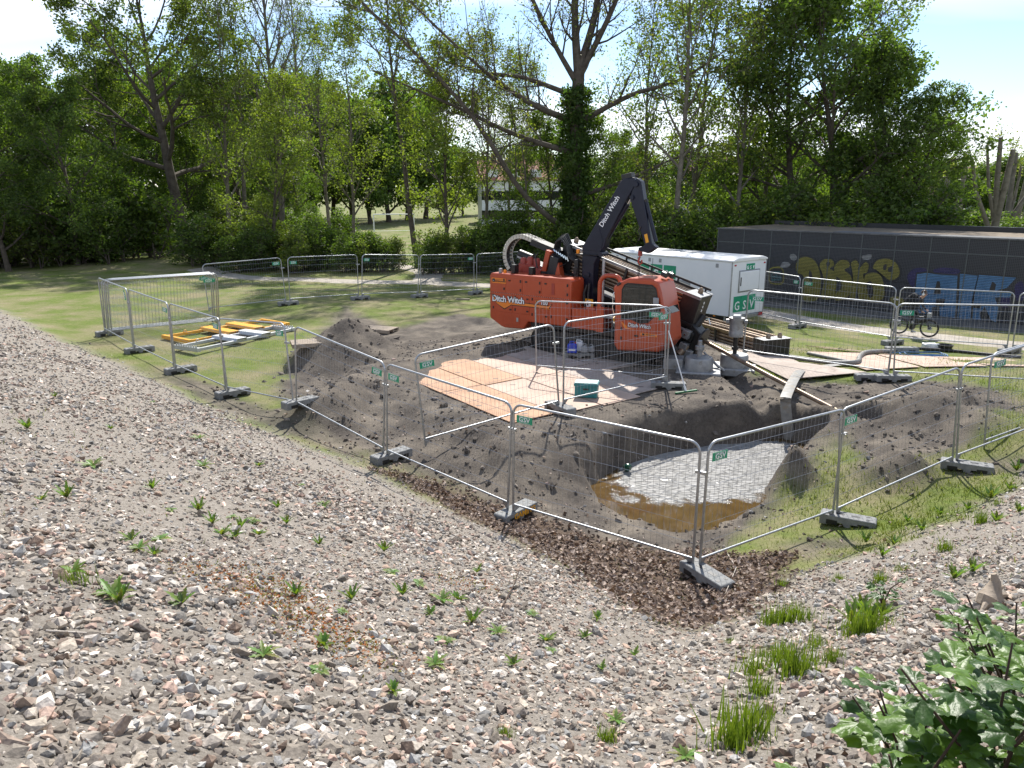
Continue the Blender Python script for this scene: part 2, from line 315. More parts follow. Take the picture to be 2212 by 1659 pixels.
mg = bpy.data.materials.new('ground_mix'); mg.use_nodes = True; t = mg.node_tree; pb = t.nodes['Principled BSDF']; pb.inputs['Roughness'].default_value = .95; pb.inputs['Specular IOR Level'].default_value = .15
geo = t.nodes.new('ShaderNodeNewGeometry')
def gn(scale, detail=5, rough=.6):
    n = t.nodes.new('ShaderNodeTexNoise'); n.inputs['Scale'].default_value = scale; n.inputs['Detail'].default_value = detail; n.inputs['Roughness'].default_value = rough; t.links.new(geo.outputs['Position'], n.inputs['Vector']); return n.outputs['Fac']
def gr(f, stops):
    r = t.nodes.new('ShaderNodeValToRGB'); e = r.color_ramp.elements
    while len(e) < len(stops): e.new(.5)
    for k, (p, c) in enumerate(stops): e[k].position = p; e[k].color = (*c, 1)
    t.links.new(f, r.inputs[0]); return r.outputs[0]
def gm(f, a, b):
    m = t.nodes.new('ShaderNodeMix'); m.data_type = 'RGBA'; t.links.new(f, m.inputs[0]); t.links.new(a, m.inputs[6]); t.links.new(b, m.inputs[7]); return m.outputs[2]
att = t.nodes.new('ShaderNodeAttribute'); att.attribute_name = 'tint'; sp3 = t.nodes.new('ShaderNodeSeparateColor'); t.links.new(att.outputs['Color'], sp3.inputs[0])
grass = gm(gr(gn(.55, 6, .65), [(.40, (0, 0, 0)), (.64, (1, 1, 1))]), gr(gn(9, 6, .7), [(.3, (.075, .112, .018)), (.7, (.155, .19, .044))]), gr(gn(14, 6), [(.3, (.165, .145, .075)), (.7, (.28, .245, .145))]))
soilc = gm(gr(gn(1.1, 5), [(.42, (0, 0, 0)), (.62, (1, 1, 1))]), gr(gn(16, 8, .7), [(.3, (.058, .049, .042)), (.72, (.125, .108, .092))]), gr(gn(22, 7, .7), [(.3, (.12, .10, .08)), (.72, (.215, .185, .15))]))
gravc = gr(gn(30, 8, .8), [(.3, (.13, .112, .094)), (.52, (.25, .222, .19)), (.72, (.42, .385, .345))])
leafc = gr(gn(38, 8, .8), [(.32, (.04, .028, .02)), (.55, (.12, .085, .062)), (.75, (.24, .18, .14))])
c = gm(sp3.outputs[0], grass, soilc); c = gm(sp3.outputs[1], c, gravc); c = gm(sp3.outputs[2], c, leafc)
t.links.new(c, pb.inputs['Base Color'])
bmp = t.nodes.new('ShaderNodeBump'); bmp.inputs['Strength'].default_value = .8; bmp.inputs['Distance'].default_value = .035; t.links.new(gn(26, 8, .75), bmp.inputs['Height']); t.links.new(bmp.outputs[0], pb.inputs['Normal'])
ground = np_mesh('ground', np.stack([GX, GY, gz], -1).reshape(-1, 3), gf, mg, cols=np.stack([gs, gg, gl], -1).reshape(-1, 3), smooth=True)
tag(ground, 'lawn, dug soil and gravel bank of the site', kind='structure')

# footpath and the tarmac strip in front of the shed, draped on the ground
def ribbon(name, pts, w, m, lift):
    q = []
    for a, b in zip(pts, pts[1:]):
        n = max(2, int(math.dist(a[:2], b[:2]) / .5))
        q += [(a[0] + (b[0] - a[0]) * k / n, a[1] + (b[1] - a[1]) * k / n) for k in range(n)]
    q.append(pts[-1][:2]); q = np.array(q)
    for _ in range(6): q[1:-1] = (q[:-2] + q[2:] + 2 * q[1:-1]) / 4
    d = np.gradient(q, axis=0); d /= np.linalg.norm(d, axis=1)[:, None]; nrm = np.stack([-d[:, 1], d[:, 0]], 1); cols = 7; vs = []
    for k in range(cols):
        o = (k / (cols - 1) - .5) * w; e = np.zeros(len(q)) + o
        if k in (0, cols - 1): e = o * (1 + .22 * vn(q[:, 0], q[:, 1], .9, 77 + k, 2))
        p = q + nrm * e[:, None]; vs.append(np.column_stack([p, terrain(p[:, 0], p[:, 1]) + (lift if 0 < k < cols - 1 else -.01)]))
    v = np.concatenate(vs); n = len(q); f = [(k * n + i, k * n + i + 1, (k + 1) * n + i + 1, (k + 1) * n + i) for k in range(cols - 1) for i in range(n - 1)]
    return tag(np_mesh(name, v, np.array(f), m, smooth=True), kind='structure')
mpath = mat('path_gravel', (.26, .23, .19), (.42, .38, .33), .95, 0, 2.2, 8, bump=.4, bscale=40)
mtar = mat('old_tarmac', (.075, .072, .068), (.125, .118, .108), .95, 0, 1.4, 8, bump=.3, bscale=40)
PATH = [at(a, b, z)[:2] for a, b, z in [(430, 578, .3), (537, 589, .3), (640, 592, .2), (778, 602, .1), (920, 608, -.05), (1030, 614, -.1), (1180, 622, -.2)]] + [(6.2, 45), (9.8, 39.5), (12.8, 33.6), (15.0, 30.75), (17.6, 28.6), (21.5, 25.6), (30, 19)]
ribbon('footpath', PATH, 2.1, mpath, .02)
ribbon('footpath', [PATH[4]] + [at(a, b, -.1)[:2] for a, b in [(930, 590), (890, 578), (820, 566)]] + [(-16, 62), (-40, 74)], 1.9, mpath, .025)
def wallp(s, off): return (13.2 * .99 + .741 * s + .671 * off, 40.2 * .99 - .671 * s + .741 * off)
ribbon('tarmac_strip', [wallp(-3.5, -1.0), wallp(4, -1.0), wallp(12, -1.0), wallp(26, -1.0)], 2.3, mtar, .02)

# puddle in the pit
wm = bpy.data.materials.new('muddy_water'); wm.use_nodes = True; t = wm.node_tree; pb = t.nodes['Principled BSDF']
geo = t.nodes.new('ShaderNodeNewGeometry')
pool = [(a[0] * 1.0, a[1]) for a in PIT]
pc = np.mean(np.array(pool), 0)
# bentonite scum lies as a skin on the middle and far side, brown water is open near the edges
mpn = t.nodes.new('ShaderNodeMapping'); t.links.new(geo.outputs['Position'], mpn.inputs[0])
SC = at(1550, 1012, WZ); mpn.vector_type = 'TEXTURE'; mpn.inputs['Location'].default_value = (SC[0], SC[1], 0); mpn.inputs['Rotation'].default_value = (0, 0, R(32)); mpn.inputs['Scale'].default_value = (2.9, 1.75, 50)
grd = t.nodes.new('ShaderNodeVectorMath'); grd.operation = 'LENGTH'; t.links.new(mpn.outputs[0], grd.inputs[0])
nz = gn(1.6, 6, .65)
addn = t.nodes.new('ShaderNodeMath'); addn.operation = 'MULTIPLY_ADD'; t.links.new(nz, addn.inputs[0]); addn.inputs[1].default_value = .9; t.links.new(grd.outputs['Value'], addn.inputs[2])
film = gr(addn.outputs[0], [(0, (1, 1, 1)), (.98, (1, 1, 1)), (1.0, (0, 0, 0))]); film.node.color_ramp.elements[0].position = .0
mr = t.nodes.new('ShaderNodeMapRange'); t.links.new(addn.outputs[0], mr.inputs[0]); mr.inputs[1].default_value = 1.42; mr.inputs[2].default_value = 1.32
colb = gr(gn(3, 5), [(.3, (.062, .038, .014)), (.7, (.11, .068, .026))]); colf = gr(gn(5, 7, .7), [(.3, (.22, .215, .20)), (.7, (.40, .39, .375))])
t.links.new(gm(mr.outputs[0], colb, colf), pb.inputs['Base Color'])
mr2 = t.nodes.new('ShaderNodeMapRange'); t.links.new(mr.outputs[0], mr2.inputs[0]); mr2.inputs[3].default_value = .03; mr2.inputs[4].default_value = .30; t.links.new(mr2.outputs[0], pb.inputs['Roughness'])
vo = t.nodes.new('ShaderNodeTexVoronoi'); vo.feature = 'DISTANCE_TO_EDGE'; vo.inputs['Scale'].default_value = 7; mpv = t.nodes.new('ShaderNodeMapping'); mpv.inputs['Scale'].default_value = (.6, 1.6, 1); mpv.inputs['Rotation'].default_value = (0, 0, .5); t.links.new(geo.outputs['Position'], mpv.inputs[0]); t.links.new(mpv.outputs[0], vo.inputs['Vector'])
mu = t.nodes.new('ShaderNodeMath'); mu.operation = 'MULTIPLY'; t.links.new(mr.outputs[0], mu.inputs[1]); vr = gr(vo.outputs['Distance'], [(0, (0, 0, 0)), (.12, (1, 1, 1))]); t.links.new(vr, mu.inputs[0])
bmp = t.nodes.new('ShaderNodeBump'); bmp.inputs['Strength'].default_value = .9; bmp.inputs['Distance'].default_value = .03; t.links.new(mu.outputs[0], bmp.inputs['Height']); t.links.new(bmp.outputs[0], pb.inputs['Normal'])
pb.inputs['IOR'].default_value = 1.33
wx = np.linspace(pc[0] - 4.2, pc[0] + 4.2, 60); wy = np.linspace(pc[1] - 3.2, pc[1] + 3.6, 50); wX, wY = np.meshgrid(wx, wy); keep = sdf(wX, wY, PIT) < .9
ii = np.arange(wX.size).reshape(wX.shape); wf = np.stack([ii[:-1, :-1], ii[:-1, 1:], ii[1:, 1:], ii[1:, :-1]], -1)[keep[:-1, :-1]].reshape(-1, 4)
tag(np_mesh('puddle', np.column_stack([wX.ravel(), wY.ravel(), np.full(wX.size, WZ)]), wf, wm, smooth=True), 'muddy brown water with grey scum in the dug pit', kind='structure')
# ------------------------------------------------------------------ text
def text_mesh(body, size, align='CENTER', shear=0, bold=0, depth=.004, spacing=1.0):
    c = bpy.data.curves.new('t', 'FONT'); c.body = body; c.size = size; c.align_x = align; c.align_y = 'CENTER'; c.shear = shear; c.offset = bold; c.extrude = depth; c.resolution_u = 2; c.space_character = spacing
    o = bpy.data.objects.new('t', c); COL.objects.link(o); dg = bpy.context.evaluated_depsgraph_get(); me = bpy.data.meshes.new_from_object(o.evaluated_get(dg)); bpy.data.objects.remove(o); me.materials.clear(); return me
RX = (R(90), 0, 0)   # text standing upright, read from -Y
def text(name, body, size, m, parent, loc, rot=RX, **k):
    o = obj(name, text_mesh(body, size, **k), m, parent); o.location = loc; o.rotation_euler = rot; return o

# ------------------------------------------------------------------ fence panels
PLEN, PH, PR = 3.42, 2.0, .021
def arc(cx_, cz_, r, a0, a1, n=6): return [(cx_ + r * math.cos(R(a0 + (a1 - a0) * k / n)), 0, cz_ + r * math.sin(R(a0 + (a1 - a0) * k / n))) for k in range(n + 1)]
rc = .17; x0, x1 = .03, PLEN - .03
me_frame = MB().tube([(x0, 0, 0)] + [(x0, 0, 1.0)] + arc(x0 + rc, PH - rc, rc, 180, 90) + [(PLEN / 2, 0, PH)] + arc(x1 - rc, PH - rc, rc, 90, 0) + [(x1, 0, 1.0), (x1, 0, 0)], PR, 10).mesh('frame', 60)
me_rail = MB().tube([(x0 + .01, 0, .17), (x1 - .01, 0, .17)], PR * .85, 10).mesh('bottom_rail', 60)
me_gus, me_gus2 = [MB().prism([(sx_ + d * .015, .02), (sx_ + d * .15, .165), (sx_ + d * .015, .165)], -.004, .004).mesh('bracket') for sx_, d in ((x0, 1), (x1, -1))]
wm_ = MB(); nv = 33
for k in range(1, nv): xx = x0 + (x1 - x0) * k / nv; wm_.tube([(xx, .004, .17), (xx, .004, PH - .005)], 0.0022, 3, cap=False)
for z_ in (.42, .72, 1.02, 1.32, 1.62, 1.84): wm_.tube([(x0, -.002, z_), (x1, -.002, z_)], .003, 3, cap=False)
me_wire = wm_.mesh('wire_mesh')
me_plate = MB().bb(-.16, .16, -.004, .004, -.065, .065).mesh('name_plate')
me_gsv = text_mesh('GSV', .115, bold=.001, spacing=1.12)
gb = MB()
for k in range(3): gb.bb(-.105 + k * .072, -.105 + k * .072 + .004, -.0005, .0005, -.055, .055)
gb.bb(-.105, .115, -.0005, .0005, .051, .055); gb.bb(-.105, .115, -.0005, .0005, -.055, -.051)
me_gbar = gb.mesh('plate_lines')
me_clip = MB().box((0, 0, 0), (.16, .05, .045)).cyl((0, -.05, 0), (0, .05, 0), .011, n=6).mesh('clamp')
for q, m_ in ((me_frame, 'galv'), (me_rail, 'galv'), (me_gus, 'galv'), (me_gus2, 'galv'), (me_wire, 'wire'), (me_plate, 'plate'), (me_gsv, 'letter'), (me_gbar, 'letter'), (me_clip, 'galv')): q.materials.append(M[m_])
def panel(A, B, label, plate=None, clip=True, lean=0, group=None, flip=False, ptilt=0):
    A = Vector(A); B = Vector(B); X = (B - A).normalized(); up = Vector((0, 0, 1)); Y = up.cross(X).normalized()
    up = (up * math.cos(lean) + Y * math.sin(lean)); Z = (up - X * up.dot(X)).normalized(); Y = Z.cross(X)
    t = thing('mesh_fence', label, 'fence', group=group)
    Mx = Matrix((X, Y, Z)).transposed().to_4x4(); Mx.translation = A
    t.matrix_world = Mx @ Matrix.Diagonal(((B - A).length / PLEN, 1, 1, 1))
    for n, me in (('frame', me_frame), ('bottom_rail', me_rail), ('bracket', me_gus), ('bracket', me_gus2), ('wire_mesh', me_wire)):
        o = obj(n, me, None, t)
        if n == 'wire_mesh': o['kind'] = 'stuff'
    if clip: c = obj('clamp', me_clip, None, t); c.location = (PLEN, 0, 1.55)
    if plate is not None:
        p = obj('name_plate', me_plate, None, t); p.location = (x0 + .24 if plate == 0 else x1 - .24, -.016, 1.76); p.rotation_euler = (0, ptilt, 0)
        e = obj('lettering', me_gsv, None, p); e['kind'] = 'stuff'; e.location = (.005, -.009, 0); e.rotation_euler = RX
        e = obj('plate_lines', me_gbar, None, p); e.location = (0, -.006, 0); e['kind'] = 'stuff'
    return t
# grey weighted foot block, black pieces laid on for its shaded holes and slots
def foot_mesh():
    L_, Wd, Hh = .72, .24, .15; b = MB()  # scaled up where placed
    prof = [(-L_ / 2, 0), (-L_ / 2 + .10, 0), (-L_ / 2 + .13, .05), (-.06, .05), (-.04, 0), (.04, 0), (.06, .05), (L_ / 2 - .13, .05), (L_ / 2 - .10, 0), (L_ / 2, 0), (L_ / 2, Hh - .02), (L_ / 2 - .02, Hh), (-L_ / 2 + .02, Hh), (-L_ / 2, Hh - .02)]
    b.prism(prof, -Wd / 2, Wd / 2); me = b.mesh('block'); return me
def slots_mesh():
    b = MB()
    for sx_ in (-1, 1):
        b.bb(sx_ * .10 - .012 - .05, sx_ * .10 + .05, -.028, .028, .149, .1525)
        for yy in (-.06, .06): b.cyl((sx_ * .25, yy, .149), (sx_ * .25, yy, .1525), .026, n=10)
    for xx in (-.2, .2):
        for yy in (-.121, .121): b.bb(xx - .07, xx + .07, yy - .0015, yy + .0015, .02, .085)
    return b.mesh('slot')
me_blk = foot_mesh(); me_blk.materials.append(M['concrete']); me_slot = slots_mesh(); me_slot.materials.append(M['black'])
def block(x, y, rz, label, z=None, group='grey feet of the mesh fence', tilt=0):
    t = thing('fence_block', label, 'fence block', (x, y, (zt(x, y) + .005) if z is None else z), rz, group); t.rotation_euler = (tilt, 0, rz); t.scale = (1.25, 1.2, 1.2)
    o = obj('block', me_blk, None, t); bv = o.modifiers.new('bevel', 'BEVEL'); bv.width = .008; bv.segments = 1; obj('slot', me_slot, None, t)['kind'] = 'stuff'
    return t
def gnd(p, h=.10): return (p[0], p[1], zt(p[0], p[1]) + h)
# row along the toe of the gravel bank, bending round the pit corner
PW = [gnd(p, .12) for p in PROW]
plab = ['mesh fence panel by the gravel bank ending at the stack of spare panels', 'mesh fence panel between gravel bank and the stack of spare panels', 'mesh fence panel between gravel bank and the end of the yellow frame', 'mesh fence panel between gravel bank and the middle of the grey rail frame', 'mesh fence panel between gravel bank and the pallet on the lawn', 'mesh fence panel between gravel bank and the pointed soil heap', 'mesh fence panel in front of the rust brown boards at the gravel bank', 'mesh fence panel over the leaf litter meeting the corner by the puddle', 'mesh fence panel running right from the corner in front of the scummy puddle', 'mesh fence panel between grassy bank and the clod of spoil beyond the puddle']
ppl = [None, 1, None, 1, 1, 1, 0, 0, 0, 0]
for i in range(9):
    A, B = Vector(PW[i]), Vector(PW[i + 1]); d = (B - A).normalized() * .035
    panel(A + d, B - d, plab[i + (1 if i > 8 else 0)] if i else plab[0], plate={0: 1, 1: 1, 2: 1, 3: 1, 4: 1, 5: 0, 6: 0, 7: 0, 8: 0}[i], ptilt=1.2 if i == 0 else 0)
A = Vector(PW[9]); B = Vector(gnd((11.75, 15.6), .12)); d = (B - A).normalized()
panel(A + d * .035, A + d * 3.42, 'mesh fence panel leaving the spoil ridge along the weedy bank', plate=None, clip=False)
Aq = Vector(gnd((9.66, 14.95), .02)); panel(Aq, Vector(gnd((12.9, 16.45), .05)), 'spare mesh fence panel doubled behind the one on the weedy bank', plate=0, clip=False)
bl = ['foot block beside the gravel at the stack of spare panels', 'foot block at the gravel bank beside the far end of the yellow frame', 'foot block at the gravel bank nearest the near end of the yellow frame', 'foot block at the gravel bank below the grey rail frame', 'foot block at the gravel bank on the bare strip before the soil heap', 'foot block at the foot of the soil slope beside the leaf litter edge', 'foot block on moss and leaves with yellow paint marks, below the puddle', 'foot block under the fence corner, lying in dry leaves', 'foot block on short grass beside the scummy puddle', 'foot block half on the soil clods near the weedy bank']
for i, p in enumerate(PROW):
    q = PROW[min(i + 1, 9)]; o = PROW[max(i - 1, 0)]; an = math.atan2(q[1] - o[1], q[0] - o[0]) + R(90)
    if i == 7: an = R(-62)
    if i in (8, 9): an = R(-28)
    off = .16 if i not in (7,) else -.05
    b = block(p[0] + math.cos(an) * (off if i < 7 else .22) * (1 if i < 7 else 1), p[1] + math.sin(an) * (off if i < 7 else .22), an, bl[i])
    if i == 6:
        o_ = text('paint_mark', 'GAMING', .12, M['yellow'], b, (.06, -.1235, .08), RX, bold=.002)
# inner pair round the pad
I1l = Vector(at(917, 965, .12)); I1r = Vector(at(1210, 880, PADZ + .13)); I2r = Vector(at(1442, 826, PADZ + .16)); I3l = Vector(at(1157, 802, PADZ + .05))
panel(I1l, I1r, 'mesh fence panel standing in soil at the near edge of the rust brown boards', plate=0)
panel(I1r + Vector((.05, .03, 0)), I2r, 'mesh fence panel across the boards in front of the teal crate', plate=1, clip=False)
panel(I3l, I2r + Vector((-.03, .06, 0)), 'mesh fence panel across the boards between crate and drilling rig', plate=1)
block(I1r.x, I1r.y, R(-58), 'foot block on the corner of the rust brown boards before the teal crate', PADZ + .03)
block(I2r.x + .02, I2r.y - .04, R(-8), 'foot block with a rubber pad beside the green broom', PADZ + .0)
# back row before the trees
blab = ['mesh fence panel at the back of the lawn next to the stack of spare panels', 'mesh fence panel at the back of the lawn before the dark hedge and path', 'mesh fence panel before the path where the field shows between trees', 'mesh fence panel at the back of the lawn before the path fork', 'mesh fence panel running in behind the orange rig']
BW = [gnd(p, .12) for p in BROW]; BW.append(gnd((.6, 43.2), .12)); BW.append(gnd((3.2, 45.5), .12))
for i in range(5): A, B = Vector(BW[i]), Vector(BW[i + 1]); d = (B - A).normalized() * .06; panel(A + d, B - d, blab[i], plate=[1, 0, 0, 1, None][i], lean=R([3, 0, 0, 2, 0][i]))
bb_ = ['foot block at the back of the lawn beside the bare soil patch', 'foot block at the back of the lawn below the hedge', 'foot block at the back of the lawn before the slim leaning trunk', 'foot block at the back of the lawn beside the orange rig']
for i, l in zip((1, 2, 3, 4), bb_): p = BW[i]; block(p[0], p[1], R(20 + 8 * i), l)
# row along the path by the shed
RW = [gnd(p, .12) for p in RROW]
rlab = ['mesh fence panel running out from behind the white trailer along the path', 'mesh fence panel on the path in front of the yellow lettering', 'mesh fence panel on the path in front of the passing cyclist', 'mesh fence panel on the path in front of the end of the blue lettering']
for i in range(4): A, B = Vector(RW[i]), Vector(RW[i + 1]); d = (B - A).normalized() * .05; panel(A + d, B - d, rlab[i], plate=[1, 0, None, None][i], clip=i < 3)
for i, l in zip((1, 2, 3), ['foot block on the grass verge behind the white trailer', 'foot block on the path verge beside the bicycle', 'foot block on the path verge with a black cable']): p = RW[i]; block(p[0], p[1], R(35 if i == 1 else 25), l)
SW = [gnd(p, .12) for p in SROW]
panel(SW[0], SW[1], 'mesh fence panel between the white trailer and the spoil ridge over the hoses', plate=0, clip=True)
A, B = Vector(SW[1]), Vector(SW[2]); d = (B - A).normalized() * .08
panel(A + d, B - d, 'mesh fence panel over the pale boards between spoil ridge and path', plate=0, clip=False)
block(SW[1][0] + .08, SW[1][1] - .05, R(-5), 'foot block on grass between the pale boards and the spoil ridge, outer of a pair'); block(SW[1][0] - .35, SW[1][1] + .22, R(-5), 'foot block on grass between the pale boards and the spoil ridge, inner of a pair')
# the stack of spare panels, leaning together
ST0 = Vector(gnd((-14.6, 27.3), .05)); ST1 = Vector(gnd((-11.55, 29.9), .03))
stl = ['spare mesh fence panel, first of the leaning stack at the lawn edge', 'spare mesh fence panel, second of the leaning stack at the lawn edge', 'spare mesh fence panel, third of the leaning stack at the lawn edge', 'spare mesh fence panel, last of the leaning stack, towards the back row']
for k in range(4):
    o = Vector((-.10, .115, 0)) * k; dx = Vector((.12 * (k % 2), .1 * (k % 2), 0))
    panel(ST0 + o + dx, ST1 + o * 1.6 + dx, stl[k], plate=1, clip=False, lean=R(-6), group='spare panels stacked on the lawn', ptilt=.15 * k)
# ------------------------------------------------------------------ drilling rig
KR = .94
rig = thing('drilling_rig', 'orange red tracked drilling rig with cab, navy crane arm and sloping rod box', 'drilling rig', (-.78 * KR, 26.99 * KR, CH - 5.45 * KR), math.atan2(-.6, .8)); rig.scale = (KR, KR, KR)
def P(name, mb, m, parent=None, bevel=.012, smooth=35): return mb.build(name, M[m], parent or rig, smooth, bevel)
HT = 2.54
hood = P('hood', MB().prism([(0, .96), (0, HT - .10), (.07, HT), (3.3, HT), (3.38, HT - .06), (3.38, .97), (1.66, .97), (1.47, .70), (.66, .66), (.5, .70)], 0, .80), 'red', bevel=.03)
P('rear_body', MB().bb(.02, 2.9, .80, 2.5, .75, 2.30), 'blackmetal', bevel=.02)
P('far_hood', MB().bb(0, 2.6, 1.9, 2.55, 1.0, 2.45), 'red', bevel=.03)
# bolted side panels, each proud of the hood
xs = [.05, .72, 1.42, 2.22, 3.32]; 
for a, b in zip(xs, xs[1:]):
    p = P('side_panel', MB().bb(a + .008, b - .008, -.012, .004, 1.88, HT - .13), 'red', bevel=.006)
    for zz_ in (1.98, 2.28):
        P('latch', MB().bb(b - .10, b - .05, -.03, -.01, zz_, zz_ + .09), 'black', p, 0)
    P('latch', MB().bb(a + .12, a + .2, -.03, -.01, 2.30, 2.35), 'black', p, 0)
for a, b in zip([.05, 1.0, 1.72, 2.5, 3.32][:-1], [1.0, 1.72, 2.5, 3.32]):
    p = P('side_panel', MB().bb(a + .008, b - .008, -.012, .004, 1.0 if a > 1.1 else 1.22, 1.865), 'red', bevel=.006)
    for zz_ in (1.2 if a > 1.1 else 1.3, 1.72):
        P('latch', MB().bb(b - .12, b - .04, -.03, -.01, zz_, zz_ + .05), 'black', p, 0)
        P('latch', MB().bb(a + .10, a + .14, -.03, -.01, zz_, zz_ + .09), 'black', p, 0)
p = P('side_panel', MB().prism([(.62, .78), (1.30, .80), (1.30, 1.19), (.70, 1.19)], -.012, .004), 'red', bevel=.006); P('latch', MB().bb(1.18, 1.26, -.03, -.01, .93, 1.07), 'galv', p, .004)
P('vent_grille', MB().bb(2.62, 2.74, -.022, -.01, 1.98, 2.36), 'darkred', bevel=0)
bt = MB()
for k in range(40): xx = .06 + k * .083; bt.cyl((xx, -.022, 1.875), (xx, -.01, 1.875), .012, n=6)
P('rivet', bt, 'galv', bevel=0)['kind'] = 'stuff'
# hood lettering
st = P('maker_sticker', MB().bb(.10, .72, -.019, -.013, 2.20, 2.38), 'orange', bevel=0)
P('sticker_mark', MB().bb(.13, .24, -.022, -.018, 2.235, 2.345), 'black', st, 0); text('sticker_mark', 'ia', .07, M['letter'], st, (.185, -.024, 2.30)); text('lettering', '\u00d8STERGAARD', .075, M['black'], st, (.475, -.021, 2.265), bold=.001)
P('sticker_mark', MB().bb(.27, .69, -.021, -.0185, 2.325, 2.335), 'black', st, 0)
sw = P('swoosh', MB().prism([(.08, 1.80), (.30, 1.62), (1.0, 1.60), (2.5, 1.58), (2.62, 1.66), (2.52, 1.51), (.95, 1.50), (.66, 1.34), (.32, 1.50)], -.019, -.013), 'orange', bevel=0)
P('swoosh_edge', MB().prism([(.05, 1.83), (.30, 1.65), (1.0, 1.625), (2.5, 1.605), (2.67, 1.69), (2.54, 1.485), (.95, 1.475), (.66, 1.30), (.30, 1.49)], -.0165, -.0125), 'black', sw, 0)
text('lettering', 'Ditch Witch', .30, M['black'], sw, (.82, -.022, 1.66), bold=.022, spacing=.92, depth=.002); text('lettering', 'Ditch Witch', .30, M['letter'], sw, (.82, -.027, 1.66), bold=.006, spacing=.92, depth=.002)
for dx, txt, mm in ((2.04, 'JT', 'orange'), (2.33, '100', 'letter')):
    text('lettering', txt, .19, M['black'], sw, (dx, -.022, 1.67), bold=.012, depth=.002, shear=.1); text('lettering', txt, .19, M[mm], sw, (dx, -.027, 1.67), bold=.002, depth=.002, shear=.1)
text('lettering', 'ALL TERRAIN', .075, M['orange'], sw, (2.36, -.027, 1.49), depth=.002)
# lamps on the hood
P('work_lamp', MB().bb(.32, .42, .1, .2, HT, HT + .16), 'greyplastic'); P('beacon', MB().lathe([(.055, 0), (.055, .09), (.04, .11)], (.52, .2, HT), 12), 'amber', bevel=0)
P('bracket', MB().bb(.75, .9, .25, .5, HT, HT + .3).bb(1.45, 1.62, .3, .5, HT, HT + .25), 'blackmetal')
# deck between hood and cab
P('deck', MB().bb(3.40, 4.5, .02, .85, .95, 1.60), 'red', bevel=.02); P('deck_box', MB().bb(3.95, 4.25, .05, .3, 1.60, 1.68), 'red')
P('step_plate', MB().bb(4.5, 5.3, .1, 1.0, 1.38, 1.44), 'steelgrey'); P('deck_guard', MB().bb(4.35, 4.62, -.02, .02, .93, 1.75), 'red')
P('roll_bar', MB().tube([(4.42, .05, 1.6), (4.42, .05, 2.45)] + [(4.72 - .3 * math.cos(R(t)), .05, 2.45 + .3 * math.sin(R(t))) for t in range(0, 91, 18)] + [(4.95 + .2 * math.sin(R(t)), .05, 2.55 + .2 * math.cos(R(t))) for t in range(0, 91, 18)] + [(5.15, .05, 1.5)], .07, 10), 'red', bevel=0, smooth=60)
P('hose_loop', MB().tube([(3.52, .75, 2.3), (3.46, .68, 2.05), (3.5, .62, 1.75), (3.58, .6, 1.6)], .05).tube([(3.6, .75, 2.35), (3.62, .66, 2.0), (3.66, .6, 1.65)], .035), 'rubber', bevel=0)
P('yellow_tag', MB().bb(3.55, 3.85, .60, .62, 1.55, 1.86), 'yellow', bevel=0); P('document', MB().bb(3.6, 3.78, .585, .6, 1.57, 1.8), 'white', bevel=0)
# tracks
for y0, nm in ((.16, 1), (2.0, 0)):
    xa, xb, rr = 2.05, 5.9, .36
    path = [(xa + rr * math.cos(R(t)), rr + .01 + rr * math.sin(R(t))) for t in range(90, 271, 15)] + [(xb + rr * math.cos(R(t)), rr + .01 + rr * math.sin(R(t))) for t in range(-90, 91, 15)]
    tr = P('crawler_track', MB().prism([(x, z) for x, z in path], y0 + .03, y0 + .40), 'rubber', bevel=0)
    pts = []; 
    for (ax, az), (bx, bz) in zip(path, path[1:] + path[:1]):
        n = max(1, int(math.hypot(bx - ax, bz - az) / .15)); pts += [(ax + (bx - ax) * k / n, az + (bz - az) * k / n, math.atan2(bz - az, bx - ax)) for k in range(n)]
    padm = MB().box((0, 0, 0), (.135, .44, .035)).box((0, 0, -.025), (.02, .44, .04)).mesh('track_pad'); padm.materials.append(M['blackmetal'])
    for x, z, an in pts: o = obj('track_pad', padm, None, tr); o.location = (x, y0 + .22, z); o.rotation_euler = (0, -an, 0)
    if nm:
        for k in range(6): P('roller', MB().cyl((2.2 + k * .72, y0 + .0, .28), (2.2 + k * .72, y0 + .1, .28), .13, n=14), 'blackmetal', tr, 0)
P('chassis', MB().bb(1.9, 6.2, .6, 2.0, .45, .98), 'blackmetal', bevel=.03)
P('undercover', MB().bb(1.7, 5.0, .12, .6, .80, .96), 'blackmetal', bevel=.01)
# engine, pumps and hoses behind the hood
eng = MB().bb(.6, 2.2, .85, 1.75, 2.2, 2.62); P('engine_block', eng, 'blackmetal')
for k in range(3): P('pump', MB().lathe([(.15, 0), (.17, .06), (.17, .2), (.12, .26), (.12, .46), (.08, .52)], (.78 + k * .27, .95 + .02 * k, 2.52 + (.04 if k == 1 else 0)), 14), 'darkred', bevel=0)
P('pump_base', MB().prism([(.55, 2.55), (1.55, 2.45), (1.6, 2.66), (1.2, 2.8), (.7, 2.85), (.55, 2.75)], .8, 1.12), 'darkred')
P('pump_cover', MB().prism([(1.55, 2.5), (1.75, 2.5), (1.95, 3.3), (1.78, 3.36)], .86, 1.2), 'red'); P('pump_cover', MB().prism([(2.15, 2.5), (2.4, 2.5), (2.3, 2.95)], .84, 1.1), 'red'); P('gearbox', MB().prism([(1.85, 2.5), (2.2, 2.5), (2.3, 3.1), (1.98, 3.15)], .84, 1.2), 'black')
